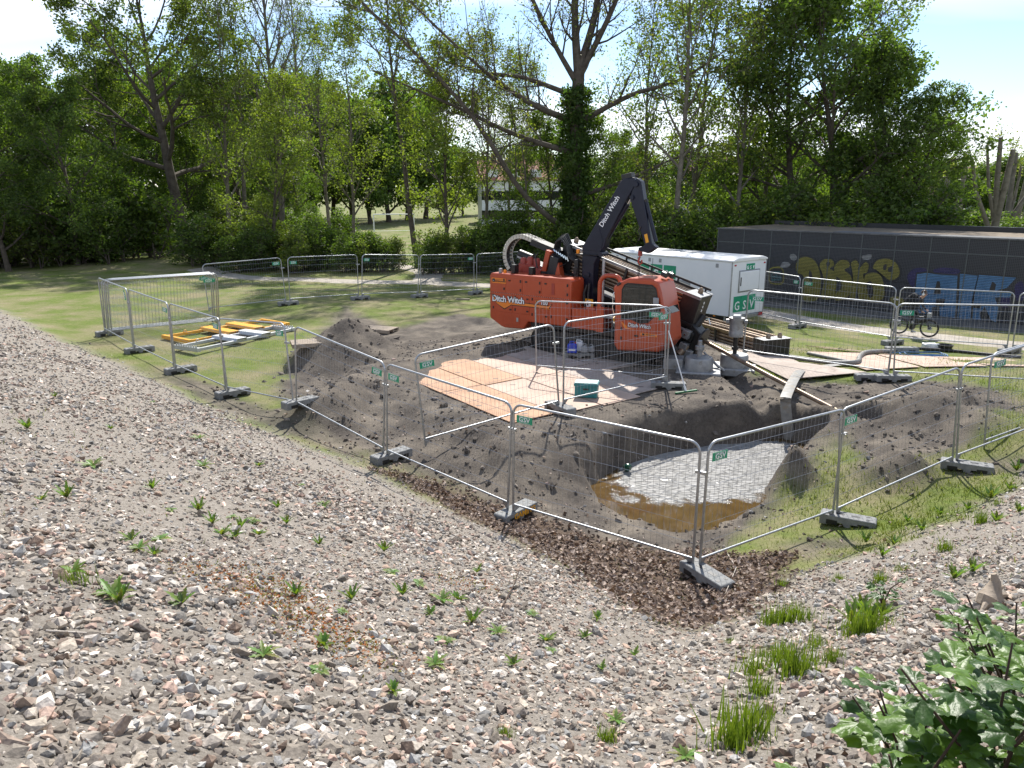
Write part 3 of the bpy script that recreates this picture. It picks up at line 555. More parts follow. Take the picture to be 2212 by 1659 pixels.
# hose carrier chain: loop then run along the mast
SL = R(16.5); ax_, az_ = math.cos(SL), -math.sin(SL)
cpts = [(.47 + .70 * math.cos(R(t)), 3.05 + .70 * math.sin(R(t))) for t in range(225, 61, -11)]
lx, lz = cpts[-1]; cpts += [(lx + .14 * k * ax_, lz + .14 * k * az_) for k in range(1, 5)]
carrier = P('hose_carrier', MB().tube([(x, 1.35, z) for x, z in cpts], .07, 8), 'rubber', bevel=0)
lk = MB().box((0, 0, 0), (.115, .03, .15)).mesh('chain_link'); lk.materials.append(M['cream']); lb = MB().box((0, 0, 0), (.035, .32, .13)).mesh('chain_bar'); lb.materials.append(M['black'])
for (x, z), (x2, z2_) in zip(cpts, cpts[1:]):
    an = -math.atan2(z2_ - z, x2 - x)
    for yy in (1.16, 1.54): o = obj('chain_link', lk, None, carrier); o.location = ((x + x2) / 2, yy, (z + z2_) / 2); o.rotation_euler = (0, an, 0)
    o = obj('chain_bar', lb, None, carrier); o.location = (x, 1.35, z); o.rotation_euler = (0, an, 0)
sy = lambda n_, L0, L1, y0, y1, h0, h1, x_, z_: None
def slope_box(name, m, x, z, L_, y0, y1, h, par=None, bev=.01):
    """box whose top edge starts at (x, z) and runs L_ down the drilling slope"""
    o = MB().bb(0, L_, y0, y1, -h, 0).build(name, M[m], par or rig, 35, bev); o.location = (x, 0, z); o.rotation_euler = (0, SL, 0); return o
slope_box('carriage_beam', 'blackmetal', 1.0, 3.68, 1.25, 1.10, 1.6, .22); slope_box('carriage_tray', 'black', .95, 3.53, 1.5, 1.08, 1.7, .05)
slope_box('mast', 'blackmetal', .3, 2.98, 7.1, 1.35, 2.0, .32, bev=.02); slope_box('mast_rail', 'steelgrey', .2, 3.05, 7.0, 1.33, 1.40, .07); slope_box('mast_skirt', 'blackmetal', 3.2, 1.95, 3.7, 1.30, 1.36, .35)
P('spindle_motor', MB().cyl((.2, 1.5, 3.1), (.75, 1.5, 2.95), .16, n=14), 'blackmetal', bevel=0)
hs = MB()
for k in range(5): y = 1.15 + k * .09; hs.tube([(1.9, y, 3.3), (2.0, y, 3.62 + .05 * k), (2.25, y - .05, 3.72 + .04 * k), (2.5, y - .1, 3.5), (2.62, y - .15, 3.15), (2.9, y - .1, 2.95)], .032, 7)
P('hydraulic_hose', hs, 'rubber', bevel=0)['kind'] = 'stuff'
fit = MB()
for k in range(7): fit.cyl((2.0 + .09 * k, 1.02, 3.36 - .035 * k), (2.06 + .09 * k, 1.02, 3.3 - .05 * k), .032, n=7)
P('hose_fitting', fit, 'chrome', bevel=0)['kind'] = 'stuff'
hs = MB(); rnd = random.Random(3)
for k in range(14):
    a = (rnd.uniform(.8, 2.4), .9 + rnd.random() * .3, rnd.uniform(2.6, 3.3)); b = (a[0] + rnd.uniform(-.3, .5), a[1] + .1, a[2] - rnd.uniform(.1, .5)); c_ = ((a[0] + b[0]) / 2 + rnd.uniform(-.15, .15), a[1] - .08, min(a[2], b[2]) - .1)
    hs.tube([a, c_, b], .022, 6)
P('hydraulic_hose', hs, 'rubber', bevel=0)['kind'] = 'stuff'
# crane
cr = P('crane_column', MB().prism([(3.24, 1.45), (3.68, 1.45), (3.70, 3.0), (3.82, 3.22), (3.24, 3.30)], .85, 1.18), 'navy', bevel=.02)
P('column_plate', MB().bb(3.0, 3.9, .8, 1.2, 3.26, 3.29), 'blackmetal', cr); P('beacon', MB().lathe([(.06, 0), (.06, .12), (.045, .14)], (3.05, .9, 3.29), 12), 'amber', cr, 0); P('control_box', MB().bb(3.02, 3.16, .72, .85, 2.3, 3.1).bb(3.0, 3.14, .68, .73, 2.62, 2.85), 'blackmetal', cr); P('pivot_pin', MB().cyl((3.5, .80, 2.62), (3.5, 1.22, 2.62), .07).cyl((3.95, .80, 3.32), (3.95, 1.22, 3.32), .08), 'navy', cr, 0)
P('support_pole', MB().cyl((3.98, 1.0, 1.4), (3.98, 1.0, 3.15), .05), 'galv', cr, 0)
bm_ = P('crane_boom', MB().prism([(3.24, 3.30), (3.22, 3.52), (3.36, 3.72), (4.58, 5.60), (4.68, 5.68), (5.05, 5.72), (5.12, 5.55), (4.86, 5.12), (4.12, 3.80), (4.06, 3.55), (3.78, 3.22)], .86, 1.17), 'navy', bevel=.02)
P('boom_cap', MB().box((4.76, 1.02, 5.76), (.36, .26, .16), (0, R(-12), 0)), 'blackmetal', bm_); P('boom_web', MB().prism([(3.30, 3.42), (3.95, 3.42), (4.02, 3.75), (3.86, 4.16), (3.62, 3.95)], .845, .86), 'navy', bm_, .006)
text('lettering', 'Ditch Witch', .235, M['letter'], bm_, (4.22, .852, 4.68), (R(90), R(-57.5), 0), bold=.003, spacing=.95)
ram = P('boom_ram', MB().cyl((3.98, 1.02, 3.72), (4.78, 1.02, 4.92), .085), 'navy', None, 0); P('ram_rod', MB().cyl((4.78, 1.02, 4.92), (4.95, 1.02, 5.17), .05), 'chrome', ram, 0)
am = P('crane_arm', MB().prism([(4.92, 5.06), (5.02, 5.60), (5.14, 5.70), (5.28, 5.60), (5.40, 5.05), (5.56, 4.4), (5.74, 3.72), (5.9, 3.62), (5.62, 3.42), (5.28, 3.50), (5.28, 3.58), (5.50, 3.66), (5.20, 4.40)], .89, 1.14), 'navy', bevel=.018)
P('arm_pin', MB().cyl((5.12, .84, 5.52), (5.12, 1.2, 5.52), .08).cyl((5.0, .84, 5.12), (5.0, 1.2, 5.12), .07), 'navy', am, 0)
ram2 = P('arm_ram', MB().cyl((5.44, .98, 5.0), (5.84, .98, 3.80), .06), 'navy', None, 0); P('ram_end', MB().cyl((5.42, .98, 5.06), (5.44, .98, 4.98), .075), 'blackmetal', ram2, 0)
P('warning_label', MB().prism([(5.47, 4.0), (5.57, 4.03), (5.64, 3.77), (5.54, 3.74)], .882, .888), 'yellow', am, 0); P('arm_cable', MB().tube([(5.35, .87, 4.25), (5.28, .86, 4.1), (5.36, .86, 3.95), (5.3, .86, 3.8)], .02, 6), 'rubber', am, 0)
hk = P('hook_block', MB().box((5.30, 1.0, 3.42), (.1, .1, .2)).tube([(5.30, 1.0, 3.3), (5.26, 1.0, 3.22), (5.24, 1.0, 3.12), (5.30, 1.0, 3.05), (5.37, 1.0, 3.1), (5.36, 1.0, 3.2)], .028, 7), 'darkred', None, 0)
for k in range(4): P('chain', MB().tube([(5.27 + .03 * math.cos(t), 1.0 + (.03 * math.sin(t) if k % 2 else 0), 2.98 - .075 * k + .045 * math.sin(t)) for t in [i * math.pi / 4 for i in range(8)]], .011, 5, closed=True), 'blackmetal', hk, 0)
# rod box on the slope
BL = 5.3
tray = MB().bb(BL - .62, BL, 1.35, 2.2, -.88, -.0)
rb = tray.build('rod_box', M['blackmetal'], rig, 35, .015); rb.location = (2.20, 0, 3.60); rb.rotation_euler = (0, SL, 0)
def B(name, mb, m, bevel=.006): return mb.build(name, M[m], rb, 35, bevel)
B('end_box', MB().bb(0, .5, 1.35, 2.2, -.88, -.02), 'blackmetal', .015)
for yy in (1.35, 2.17): B('top_rail', MB().bb(0, BL, yy - .03, yy + .06, -.07, .02), 'steelgrey' if yy < 2 else 'blackmetal'); B('bottom_rail', MB().bb(0, BL, yy - .02, yy + .05, -.98, -.88), 'blackmetal')
B('guard_rail', MB().bb(.9, BL - .1, 2.2, 2.25, .10, .17), 'blackmetal')
for k in range(5): B('guard_post', MB().bb(1.0 + k * 1.0, 1.06 + k * 1.0, 2.2, 2.24, 0, .12), 'blackmetal')
for xx in (1.45, 2.55, 3.65): B('upright', MB().bb(xx, xx + .08, 1.30, 1.36, -.95, .0), 'blackmetal')
rm = MB().cyl((.5, 0, 0), (BL - .62, 0, 0), .055, n=8).mesh('drill_rod', 60); rm.materials.append(M['rod'])
for r_ in range(7):
    for c_ in range(4):
        if c_ > 1 and r_ > 1: continue
        o = obj('drill_rod', rm, None, rb); o.location = (random.uniform(-.03, .03), 1.44 + c_ * .13, -.14 - r_ * .115)
for c_ in range(4): B('top_slat', MB().bb(.1, BL - .65, 1.50 + c_ * .17, 1.53 + c_ * .17, -.05, -.02), 'rod')
for xx in (.2, BL - .25): B('end_plate', MB().bb(xx - .28, xx + .25, 1.28, 2.28, .01, .035), 'steelgrey'); B('lifting_lug', MB().lathe([(.09, 0), (.085, .1), (.05, .17), (.02, .19)], (xx, 1.78, .03), 10), 'rod', 0)
for kk, zz_ in enumerate((-.2, -.33, -.46)): B('lightening_hole', MB().cyl((BL - .002, 1.72, zz_), (BL + .006, 1.72, zz_), .045, n=10), 'white', 0)
# vise at the mast foot, wrenches and rod entering the ground
vs_ = P('vise', MB().prism([(6.2, .35), (7.1, .2), (7.3, .95), (6.9, 1.35), (6.35, 1.15)], 1.45, 2.0), 'blackmetal', bevel=.03)
def slopec(name, x, y, z, d, m, par, bev=.012): o = MB().box((0, 0, 0), d).build(name, M[m], par, 35, bev); o.location = (x, y, z); o.rotation_euler = (0, SL, 0); return o
for dx, dz in ((0, 0), (.36, -.08)):
    for yy, dd in ((1.32, 0), (2.05, 0)):
        slopec('clamp_block', 6.52 + dx, yy, 1.02 + dz - .0, (.24, .26, .26), 'steelgrey', vs_); slopec('clamp_block', 6.45 + dx, yy, .62 + dz, (.24, .26, .24), 'steelgrey', vs_)
        P('clamp_bolt', MB().cyl((6.52 + dx, yy - .14, 1.02 + dz), (6.52 + dx, yy - .16, 1.02 + dz), .03, n=6), 'chrome', vs_, 0)
    P('vise_cylinder', MB().cyl((6.62 + dx, 1.7, 1.2 + dz), (6.78 + dx, 1.95, 1.55 + dz), .13, .12, 12), 'blackmetal', vs_, .01)
P('guard_disc', MB().cyl((7.22, 1.72, .74), (7.27, 1.72, .72), .40, n=20), 'blackmetal', vs_, .006); P('spout', MB().cyl((6.9, 1.4, .55), (6.72, 1.15, .28), .08, .13, 12), 'rod', vs_, 0)
P('hose_coupling', MB().tube([(7.1, 1.95, 1.3), (7.3, 2.0, 1.38), (7.35, 2.0, 1.2)], .025, 7), 'chrome', vs_, 0)
P('anchor_frame', MB().prism([(6.1, .0), (7.0, 0), (7.1, .4), (6.3, .55)], 1.25, 2.3), 'steelgrey', bevel=.02)
P('front_foot', MB().bb(5.7, 7.0, 1.1, 2.4, -.02, .08), 'blackmetal')
# cab, swung out on the near side
cab = P('cab', MB().prism([(5.30, .48), (5.17, .68), (5.17, 1.9), (5.08, 2.46), (5.30, 2.62), (5.62, 2.76), (6.30, 2.80), (6.60, 2.72), (6.72, 2.40), (6.88, 1.72), (6.98, .94), (6.72, .60)], -.30, .78), 'red', bevel=.06)
P('door_glass', MB().prism([(5.42, 1.48), (5.42, 2.40), (5.50, 2.55), (5.60, 2.60), (6.42, 2.60), (6.54, 2.52), (6.62, 2.2), (6.72, 1.86), (6.32, 1.47), (6.05, 1.43), (5.75, 1.52)], -.312, -.295), 'glass', cab, 0)
P('window_seal', MB().tube([(x, -.312, z) for x, z in [(5.42, 1.48), (5.42, 2.40), (5.50, 2.55), (5.60, 2.60), (6.42, 2.60), (6.54, 2.52), (6.62, 2.2), (6.72, 1.86), (6.32, 1.47), (6.05, 1.43), (5.75, 1.52)]], .018, 6, closed=True), 'black', cab, 0)
P('front_glass', MB().add([(6.62, -.2, 2.62), (6.62, .68, 2.62), (6.885, .68, 1.76), (6.885, -.2, 1.76)], [(0, 1, 2, 3)]), 'glass', cab, 0)
P('rear_glass', MB().bb(5.14, 5.165, -.15, .6, 1.6, 2.3), 'glass', cab, 0)
P('door_panel', MB().prism([(5.38, .62), (5.24, .80), (5.24, 1.42), (5.40, 1.44), (5.75, 1.48), (6.05, 1.39), (6.34, 1.43), (6.80, 1.84), (6.93, .98), (6.68, .68)], -.314, -.298), 'red', cab, .008)
P('seat', MB().bb(5.7, 5.95, -.0, .5, 1.2, 2.1), 'black', cab); P('mirror', MB().bb(6.52, 6.70, -.42, -.38, 2.02, 2.26), 'greyplastic', cab, .03); P('roof_lamp', MB().box((5.30, -.31, 2.56), (.14, .06, .08), (0, R(-30), 0)), 'black', cab)
P('antenna', MB().cyl((5.75, .1, 2.76), (5.76, .1, 3.05), .008, n=5).cyl((6.15, .2, 2.78), (6.15, .2, 3.35), .008, n=5), 'black', cab, 0)['kind'] = 'stuff'
P('roof_lamp', MB().cyl((6.45, .3, 2.9), (6.6, .25, 2.86), .09, n=10), 'black', cab, 0); P('roof_lamp', MB().cyl((6.55, .55, 2.86), (6.7, .5, 2.82), .09, n=10), 'black', cab, 0)
d_ = P('door_decal', MB().prism([(5.42, 1.42), (5.62, 1.30), (5.66, 1.24), (5.92, 1.22), (5.60, 1.20), (5.52, 1.26)], -.322, -.315), 'orange', cab, 0)
text('lettering', 'Ditch Witch', .165, M['black'], d_, (6.05, -.322, 1.34), bold=.012, shear=.15, depth=.002, spacing=.93); text('lettering', 'Ditch Witch', .165, M['letter'], d_, (6.05, -.327, 1.34), bold=.002, shear=.15, depth=.002, spacing=.93)
s2_ = P('door_sticker', MB().bb(6.10, 6.66, -.322, -.315, 1.06, 1.14), 'orange', cab, 0); P('sticker_mark', MB().bb(6.16, 6.24, -.325, -.32, 1.07, 1.13), 'black', s2_, 0); text('lettering', '\u00d8STERGAARD', .05, M['black'], s2_, (6.45, -.324, 1.10))
P('latch', MB().bb(5.9, 6.02, -.33, -.312, 1.0, 1.05), 'black', cab, 0); P('latch', MB().bb(5.42, 5.47, -.33, -.312, .85, .95), 'black', cab, 0); P('latch', MB().bb(5.42, 5.47, -.33, -.312, 1.15, 1.25), 'black', cab, 0)
P('hazard_tag', MB().box((5.165, -.28, 1.45), (.03, .1, .16), (R(20), 0, 0)), 'yellow', cab, 0); P('grab_handle', MB().tube([(5.15, -.26, 1.6), (5.10, -.30, 1.8), (5.10, -.30, 2.2), (5.15, -.26, 2.35)], .015, 6), 'chrome', cab, 0)
P('cab_arm', MB().bb(5.2, 6.2, .5, 1.4, .62, .85), 'blackmetal', bevel=.02); P('cab_footing', MB().bb(5.0, 6.6, .0, .8, .34, .5), 'blackmetal')

# the rod that leaves the vise and runs into the pit
def rigp(x, y, z): a = math.atan2(-.6, .8); return Vector((rig.location.x + KR * (x * math.cos(a) - y * math.sin(a)), rig.location.y + KR * (x * math.sin(a) + y * math.cos(a)), rig.location.z + KR * z))
A = rigp(7.1, 1.72, .78); Bp = Vector(at(1872, 920, .0)); 
mid = (A + Bp) / 2 + Vector((0, 0, -.02))
tag(MB().tube([A, A.lerp(mid, .5), mid, mid.lerp(Bp, .5), Bp, Bp + (Bp - mid).normalized() * .5], .06, 12).build('drill_pipe', M['rod'], None, 60), 'long brown drill pipe running from the vise down into the pit', 'drill pipe')
# ------------------------------------------------------------------ mesh-clad shed with graffiti
SO = wallp(-2.8, 0); SZ = -.29; SA = math.atan2(-.671, .741)
shed = thing('storage_shed', 'long low dark shed clad in black mesh with yellow and blue graffiti', 'shed', (SO[0], SO[1], SZ), SA)
def Sx(name, mb, m, par=None, bevel=0): return mb.build(name, M[m] if isinstance(m, str) else m, par or shed, 35, bevel)
mesh_m = bpy.data.materials.new('black_mesh'); mesh_m.use_nodes = True; t = mesh_m.node_tree; pb = t.nodes['Principled BSDF']; pb.inputs['Roughness'].default_value = .5
tcn = t.nodes.new('ShaderNodeTexCoord'); sp_ = t.nodes.new('ShaderNodeSeparateXYZ'); t.links.new(tcn.outputs['Object'], sp_.inputs[0])
def tm(op, a, b=None):
    n = t.nodes.new('ShaderNodeMath'); n.operation = op
    for i, v in enumerate((a, b)):
        if v is None: continue
        if isinstance(v, (int, float)): n.inputs[i].default_value = v
        else: t.links.new(v, n.inputs[i])
    return n.outputs[0]
cell = tm('MULTIPLY', tm('GREATER_THAN', tm('FRACT', tm('MULTIPLY', sp_.outputs[0], 15)), .3), tm('GREATER_THAN', tm('FRACT', tm('MULTIPLY', sp_.outputs[2], 15)), .3))
rm_ = t.nodes.new('ShaderNodeMix'); rm_.data_type = 'RGBA'; t.links.new(cell, rm_.inputs[0]); rm_.inputs[6].default_value = (.050, .053, .060, 1); rm_.inputs[7].default_value = (.006, .006, .008, 1); t.links.new(rm_.outputs[2], pb.inputs['Base Color'])
b_ = t.nodes.new('ShaderNodeBump'); b_.inputs['Strength'].default_value = .6; b_.inputs['Distance'].default_value = .02; b_.invert = True; t.links.new(cell, b_.inputs['Height']); t.links.new(b_.outputs[0], pb.inputs['Normal'])
mpost = mat('shed_post', (.075, .085, .085), (.11, .12, .12), .5, .4); mroof = mat('litter_roof', (.10, .075, .05), (.24, .19, .13), .95, 0, 1.6, 8, bump=.5, bscale=25); mfelt = mat('roof_felt', (.09, .09, .092), (.15, .15, .15), .9)
BW_, NB = 1.48, 15
Sx('back_wall', MB().bb(0, NB * BW_, .14, .3, 0, 3.5), 'black'); Sx('side_wall', MB().bb(0, .12, .3, 7.2, 0, 3.52), 'black')
for k in range(NB):
    for z0, z1 in ((.06, 1.45), (1.47, 2.88), (2.93, 3.56)):
        o = Sx('mesh_panel', MB().bb(0, BW_ - .03, 0, .03, 0, z1 - z0), mesh_m); o.location = (k * BW_ + .015, .0, z0)
for k in range(NB + 1): Sx('post', MB().bb(k * BW_ - .02, k * BW_ + .02, -.02, .10, 0, 3.6), mpost)
Sx('rail', MB().bb(0, NB * BW_, -.008, .05, 2.885, 2.925), mpost); Sx('sill', MB().bb(0, NB * BW_, -.015, .12, .0, .055), mpost); Sx('eaves_trim', MB().bb(-.05, NB * BW_, -.05, .1, 3.565, 3.62), mfelt)
Sx('roof', MB().add([(-.05, -.03, 3.62), (NB * BW_, -.03, 3.62), (NB * BW_, 7.2, 3.50), (-.05, 7.2, 3.55)], [(0, 1, 2, 3)]).add([(0, 0, 3.5), (NB * BW_, 0, 3.5), (NB * BW_, 7, 3.4), (0, 7, 3.4)], [(3, 2, 1, 0)]), mroof)
Sx('roof_edge', MB().bb(-.05, NB * BW_, 7.1, 7.35, 3.4, 3.78), 'black'); Sx('roof_strip', MB().bb(6, NB * BW_, .0, 1.2, 3.615, 3.632), mfelt)
# graffiti: shapes traced on the wall plane, sprayed on the mesh (thin skins just proud of it)
def W4(zx, zy):
    d = rays((3000 + zx * .8126) * .54861, (850 + zy * .8126) * .54861); A_ = np.array([[d[0], -.741], [d[1], .671]]); tt, s_ = np.linalg.solve(A_, np.array(SO)); return (float(s_), float(d[2] * tt + CH - SZ))
def crom(p, n=5):
    o = []; m = len(p)
    for i in range(m):
        a, b, c_, d = (np.array(p[(i + j) % m], float) for j in (-1, 0, 1, 2))
        for k in range(n): u = k / n; o.append(tuple(.5 * ((2 * b) + (c_ - a) * u + (2 * a - 5 * b + 4 * c_ - d) * u * u + (3 * b - a - 3 * c_ + d) * u ** 3)))
    return o
def spray(name, pts, m, off, smooth=True, grow=0):
    q = [W4(*p) for p in pts]
    if grow:
        c_ = np.mean(np.array(q), 0); q = [tuple(c_ + (np.array(v) - c_) * (1 + grow / max(.2, np.linalg.norm(np.array(v) - c_)))) for v in q]
    if smooth: q = crom(q)
    q = [(a, max(.08, b)) for a, b in q]
    me = bpy.data.meshes.new(name); me.from_pydata([(a, 0, b) for a, b in q], [], [tuple(range(len(q)))]); o = obj(name, me, m, shed); o.location = (0, -off, 0); return o
def spraymat(n, a, b, sc=3):
    m = mat(n, a, b, .65, 0, sc, 6); tt = m.node_tree; bs = tt.nodes['Principled BSDF']; tr = tt.nodes.new('ShaderNodeBsdfTransparent'); mx = tt.nodes.new('ShaderNodeMixShader')
    tc_ = tt.nodes.new('ShaderNodeTexCoord'); wv = tt.nodes.new('ShaderNodeTexWave'); wv.bands_direction = 'Z'; wv.inputs['Scale'].default_value = 4.6; wv.inputs['Distortion'].default_value = .15; tt.links.new(tc_.outputs['Object'], wv.inputs[0])
    r_ = tt.nodes.new('ShaderNodeValToRGB'); r_.color_ramp.elements[0].position = .1; r_.color_ramp.elements[1].position = .5; r_.color_ramp.elements[0].color = (.55, .55, .55, 1); r_.color_ramp.elements[1].color = (.12, .12, .12, 1); tt.links.new(wv.outputs[0], r_.inputs[0])
    tt.links.new(r_.outputs[0], mx.inputs[0]); tt.links.new(bs.outputs[0], mx.inputs[1]); tt.links.new(tr.outputs[0], mx.inputs[2]); tt.links.new(mx.outputs[0], tt.nodes['Material Output'].inputs[0]); return m
gy_ = spraymat('spray_yellow', (.14, .125, .022), (.24, .215, .05), 2); gb_ = spraymat('spray_blue', (.055, .145, .28), (.12, .24, .40), 1.4); gp_ = spraymat('spray_violet', (.03, .028, .085), (.05, .04, .12)); gk = M['black']; gw = spraymat('spray_grey', (.2, .2, .19), (.3, .3, .3)); gt = spraymat('spray_teal', (.03, .09, .10), (.06, .16, .17))
yel = [[(165, 240), (185, 205), (225, 200), (262, 225), (282, 280), (285, 350), (268, 405), (225, 418), (198, 400), (205, 330), (200, 290), (172, 275)],
       [(285, 225), (310, 208), (342, 215), (350, 240), (330, 255), (355, 275), (362, 330), (345, 395), (300, 405), (288, 380), (300, 320), (290, 270), (280, 250)],
       [(352, 245), (380, 215), (415, 218), (425, 245), (400, 262), (430, 290), (436, 340), (415, 395), (360, 410), (352, 380), (385, 350), (380, 310), (356, 285)],
       [(432, 230), (455, 215), (470, 235), (466, 262), (500, 225), (518, 240), (508, 275), (490, 285), (502, 340), (492, 400), (470, 405), (462, 350), (452, 400), (425, 402), (440, 330), (440, 280)],
       [(500, 290), (540, 275), (575, 290), (592, 340), (590, 395), (560, 410), (500, 405), (498, 350)],
       [(538, 250), (560, 215), (610, 208), (650, 228), (668, 270), (655, 300), (620, 312), (590, 290), (560, 265)]]
for q in yel: spray('graffiti_outline', q, gk, .006, grow=.10); spray('graffiti_letter', q, gy_, .011)
for q in ([(232, 262), (245, 290), (240, 320), (228, 300)], [(318, 222), (330, 230), (322, 246), (312, 236)], [(590, 240), (605, 236), (600, 262), (588, 258)], [(615, 250), (632, 246), (628, 270), (612, 268)], [(508, 330), (530, 320), (540, 380), (520, 395)]): spray('graffiti_outline', q, gk, .014)
blue = [[(752, 282), (800, 276), (850, 284), (948, 290), (935, 495), (862, 485), (860, 440), (825, 440), (820, 480), (760, 470), (742, 380)],
        [(960, 280), (1046, 290), (1018, 400), (1010, 500), (945, 495), (955, 390)],
        [(1052, 285), (1232, 300), (1185, 350), (1130, 362), (1215, 370), (1200, 395), (1128, 395), (1150, 460), (1135, 520), (1110, 505), (1080, 440), (1055, 470), (1060, 505), (1020, 500), (1030, 380)]]
for q in ([(705, 290), (740, 255), (800, 262), (790, 330), (745, 350), (715, 330)], [(830, 262), (880, 250), (960, 262), (930, 290), (850, 285)], [(1225, 340), (1262, 320), (1268, 400), (1235, 410)], [(1150, 400), (1200, 395), (1195, 440), (1160, 440)]): spray('graffiti_cloud', q, gp_, .004)
for q in blue: spray('graffiti_outline', q, gk, .007, False, grow=.07); spray('graffiti_letter', q, gb_, .012, False)
for q in ([(848, 318), (862, 318), (868, 380), (832, 380)], [(845, 402), (888, 402), (880, 440), (840, 438)], [(1100, 365), (1115, 318), (1135, 330), (1128, 365)], [(1012, 440), (1040, 425), (1066, 440), (1050, 450)]): spray('graffiti_outline', q, gk, .015, False)
spray('graffiti_letter', [(90, 250), (105, 222), (138, 232), (125, 248)], gw, .01); spray('graffiti_outline', [(130, 240), (160, 225), (168, 250), (140, 255)], gk, .008)
spray('graffiti_outline', [(34, 262), (60, 246), (98, 250), (108, 290), (100, 330), (50, 332), (32, 310)], gy_, .006); spray('graffiti_letter', [(40, 266), (62, 254), (95, 258), (102, 290), (95, 322), (54, 324), (38, 306)], gk, .010); spray('graffiti_letter', [(46, 270), (92, 268), (94, 312), (48, 316)], gt, .014, False)
for q in ([(52, 280), (66, 280), (66, 290), (52, 290)], [(74, 280), (88, 280), (88, 290), (74, 290)], [(54, 300), (86, 300), (86, 304), (54, 304)]): spray('graffiti_outline', q, gk, .018, False)
spray('graffiti_smear', [(136, 190), (155, 184), (170, 200), (160, 216), (140, 210)], gw, .005); spray('graffiti_smear', [(484, 196), (500, 190), (530, 188), (528, 206), (505, 214), (488, 208)], gw, .005); spray('graffiti_smear', [(620, 398), (660, 392), (690, 410), (680, 440), (640, 440)], gy_, .005)

# ------------------------------------------------------------------ white welfare trailer
tr_ = thing('welfare_trailer', 'white box trailer with green lettered squares parked behind the drilling rig', 'trailer', (9.0, 31.55, zt(9.4, 32.5)), math.atan2(-.764, .645)); tz = .21 - tr_.location.z
def T(name, mb, m, par=None, bevel=.012): return mb.build(name, M[m] if isinstance(m, str) else m, par or tr_, 35, bevel)
TL, TW, TH = 6.7, 2.45, 2.24
mwhite = mat('trailer_white', (.74, .76, .79), (.80, .81, .83), .32, 0, 1.2, dirt=((.55, .54, .50), .66, 3)); mroofw = mat('trailer_roof', (.70, .70, .69), (.80, .80, .79), .5, 0, 2, dirt=((.45, .44, .40), .58, 2))
T('body', MB().bb(-TL, 0, 0, TW, tz, tz + TH), mwhite, bevel=.02)
T('roof', MB().prism([(-.04, TH + tz), (TW + .04, TH + tz), (TW + .04, TH + tz + .07), (TW - .3, TH + tz + .16), (.3, TH + tz + .16), (-.04, TH + tz + .07)], -TL - .05, .05, 'x'), mroofw, bevel=.03)
for xx in (-4.6, -3.5): T('roof_hatch', MB().bb(xx, xx + .75, 1.0, 1.7, TH + tz + .155, TH + tz + .20), 'greyplastic')
for y in (-.015, TW + .015): T('corner_trim', MB().bb(-.03, .012, y - .015, y + .015, tz, tz + TH), 'galv', bevel=.004)
for xx in (-6.3, -5.6, -5.0, -4.35, -3.75, -.75): T('vent', MB().bb(xx - .07, xx + .07, -.012, 0, tz + 1.98, tz + 2.14), 'greyplastic', bevel=.003)
T('vent', MB().bb(-2.65, -2.05, -.014, 0, tz + 1.02, tz + 1.30), 'greyplastic', bevel=.004)
T('side_door', MB().bb(-6.55, -5.75, -.016, -.001, tz + .1, tz + 1.75), mwhite, bevel=.006)
for (a, b, c_) in ((-5.03, -4.36, 'G'), (-4.28, -3.61, 'S'), (-3.53, -2.86, 'V')):
    sq = T('sign_square', MB().bb(a, b, -.012, -.002, tz + 1.16, tz + 1.88), 'plate', bevel=0); text('lettering', c_, .62, M['letter'], sq, ((a + b) / 2, -.016, tz + 1.42), bold=.012)
ER = (R(90), 0, R(90))
for (y0, zc, w_, h_) in ((.98, 1.88, .195, .25), (.22, .16, .52, .66)):
    for k, c_ in enumerate('GSV'):
        sq = T('sign_square', MB().bb(.002, .010, y0 + k * (w_ + .012), y0 + k * (w_ + .012) + w_, tz + zc, tz + zc + h_), 'plate', bevel=0); text('lettering', c_, w_ * 1.0, M['letter'], sq, (.014, y0 + k * (w_ + .012) + w_ / 2, tz + zc + h_ * .36), ER, bold=.006)
sh = T('window_shutter', MB().bb(.005, .05, .53, 1.93, tz + 1.02, tz + 1.83), mwhite, bevel=.02); T('handle', MB().bb(.05, .07, .55, .60, tz + 1.25, tz + 1.6), 'black', sh, .004); T('shutter_frame', MB().bb(.0, .03, .48, 1.98, tz + .97, tz + 1.88), 'galv', sh, .01)
for y in (.12, TW - .2): T('marker_lamp', MB().bb(.002, .02, y, y + .12, tz + 2.08, tz + 2.14), 'redlens', bevel=.004)
T('bumper', MB().bb(-.06, .06, .1, TW - .05, tz - .16, tz - .01), 'galv'); T('tail_lamp', MB().bb(.06, .10, TW - .42, TW - .15, tz - .13, tz + .0), 'redlens', bevel=.006); T('tail_lamp', MB().bb(.06, .10, .15, .42, tz - .13, tz + .0), 'redlens', bevel=.006)
T('chassis_beam', MB().bb(-TL, -.05, .25, .40, tz - .18, tz), 'blackmetal'); T('chassis_beam', MB().bb(-TL, -.05, TW - .4, TW - .25, tz - .18, tz), 'blackmetal')
for y in (.12, TW - .32):
    for xx in (-3.4, -4.2):
        wh = T('wheel', MB().cyl((xx, y, .33), (xx, y + .2, .33), .33, n=22), 'rubber', bevel=.03); T('rim', MB().cyl((xx, y - .01, .33), (xx, y + .21, .33), .19, n=14), 'galv', wh, 0)
T('drawbar', MB().tube([(-TL, .6, tz - .1), (-TL - 1.3, TW / 2, tz - .1), (-TL, TW - .6, tz - .1)], .05, 8), 'galv', bevel=0); T('jack_leg', MB().bb(-.35, -.25, .1, .2, 0, tz), 'galv')
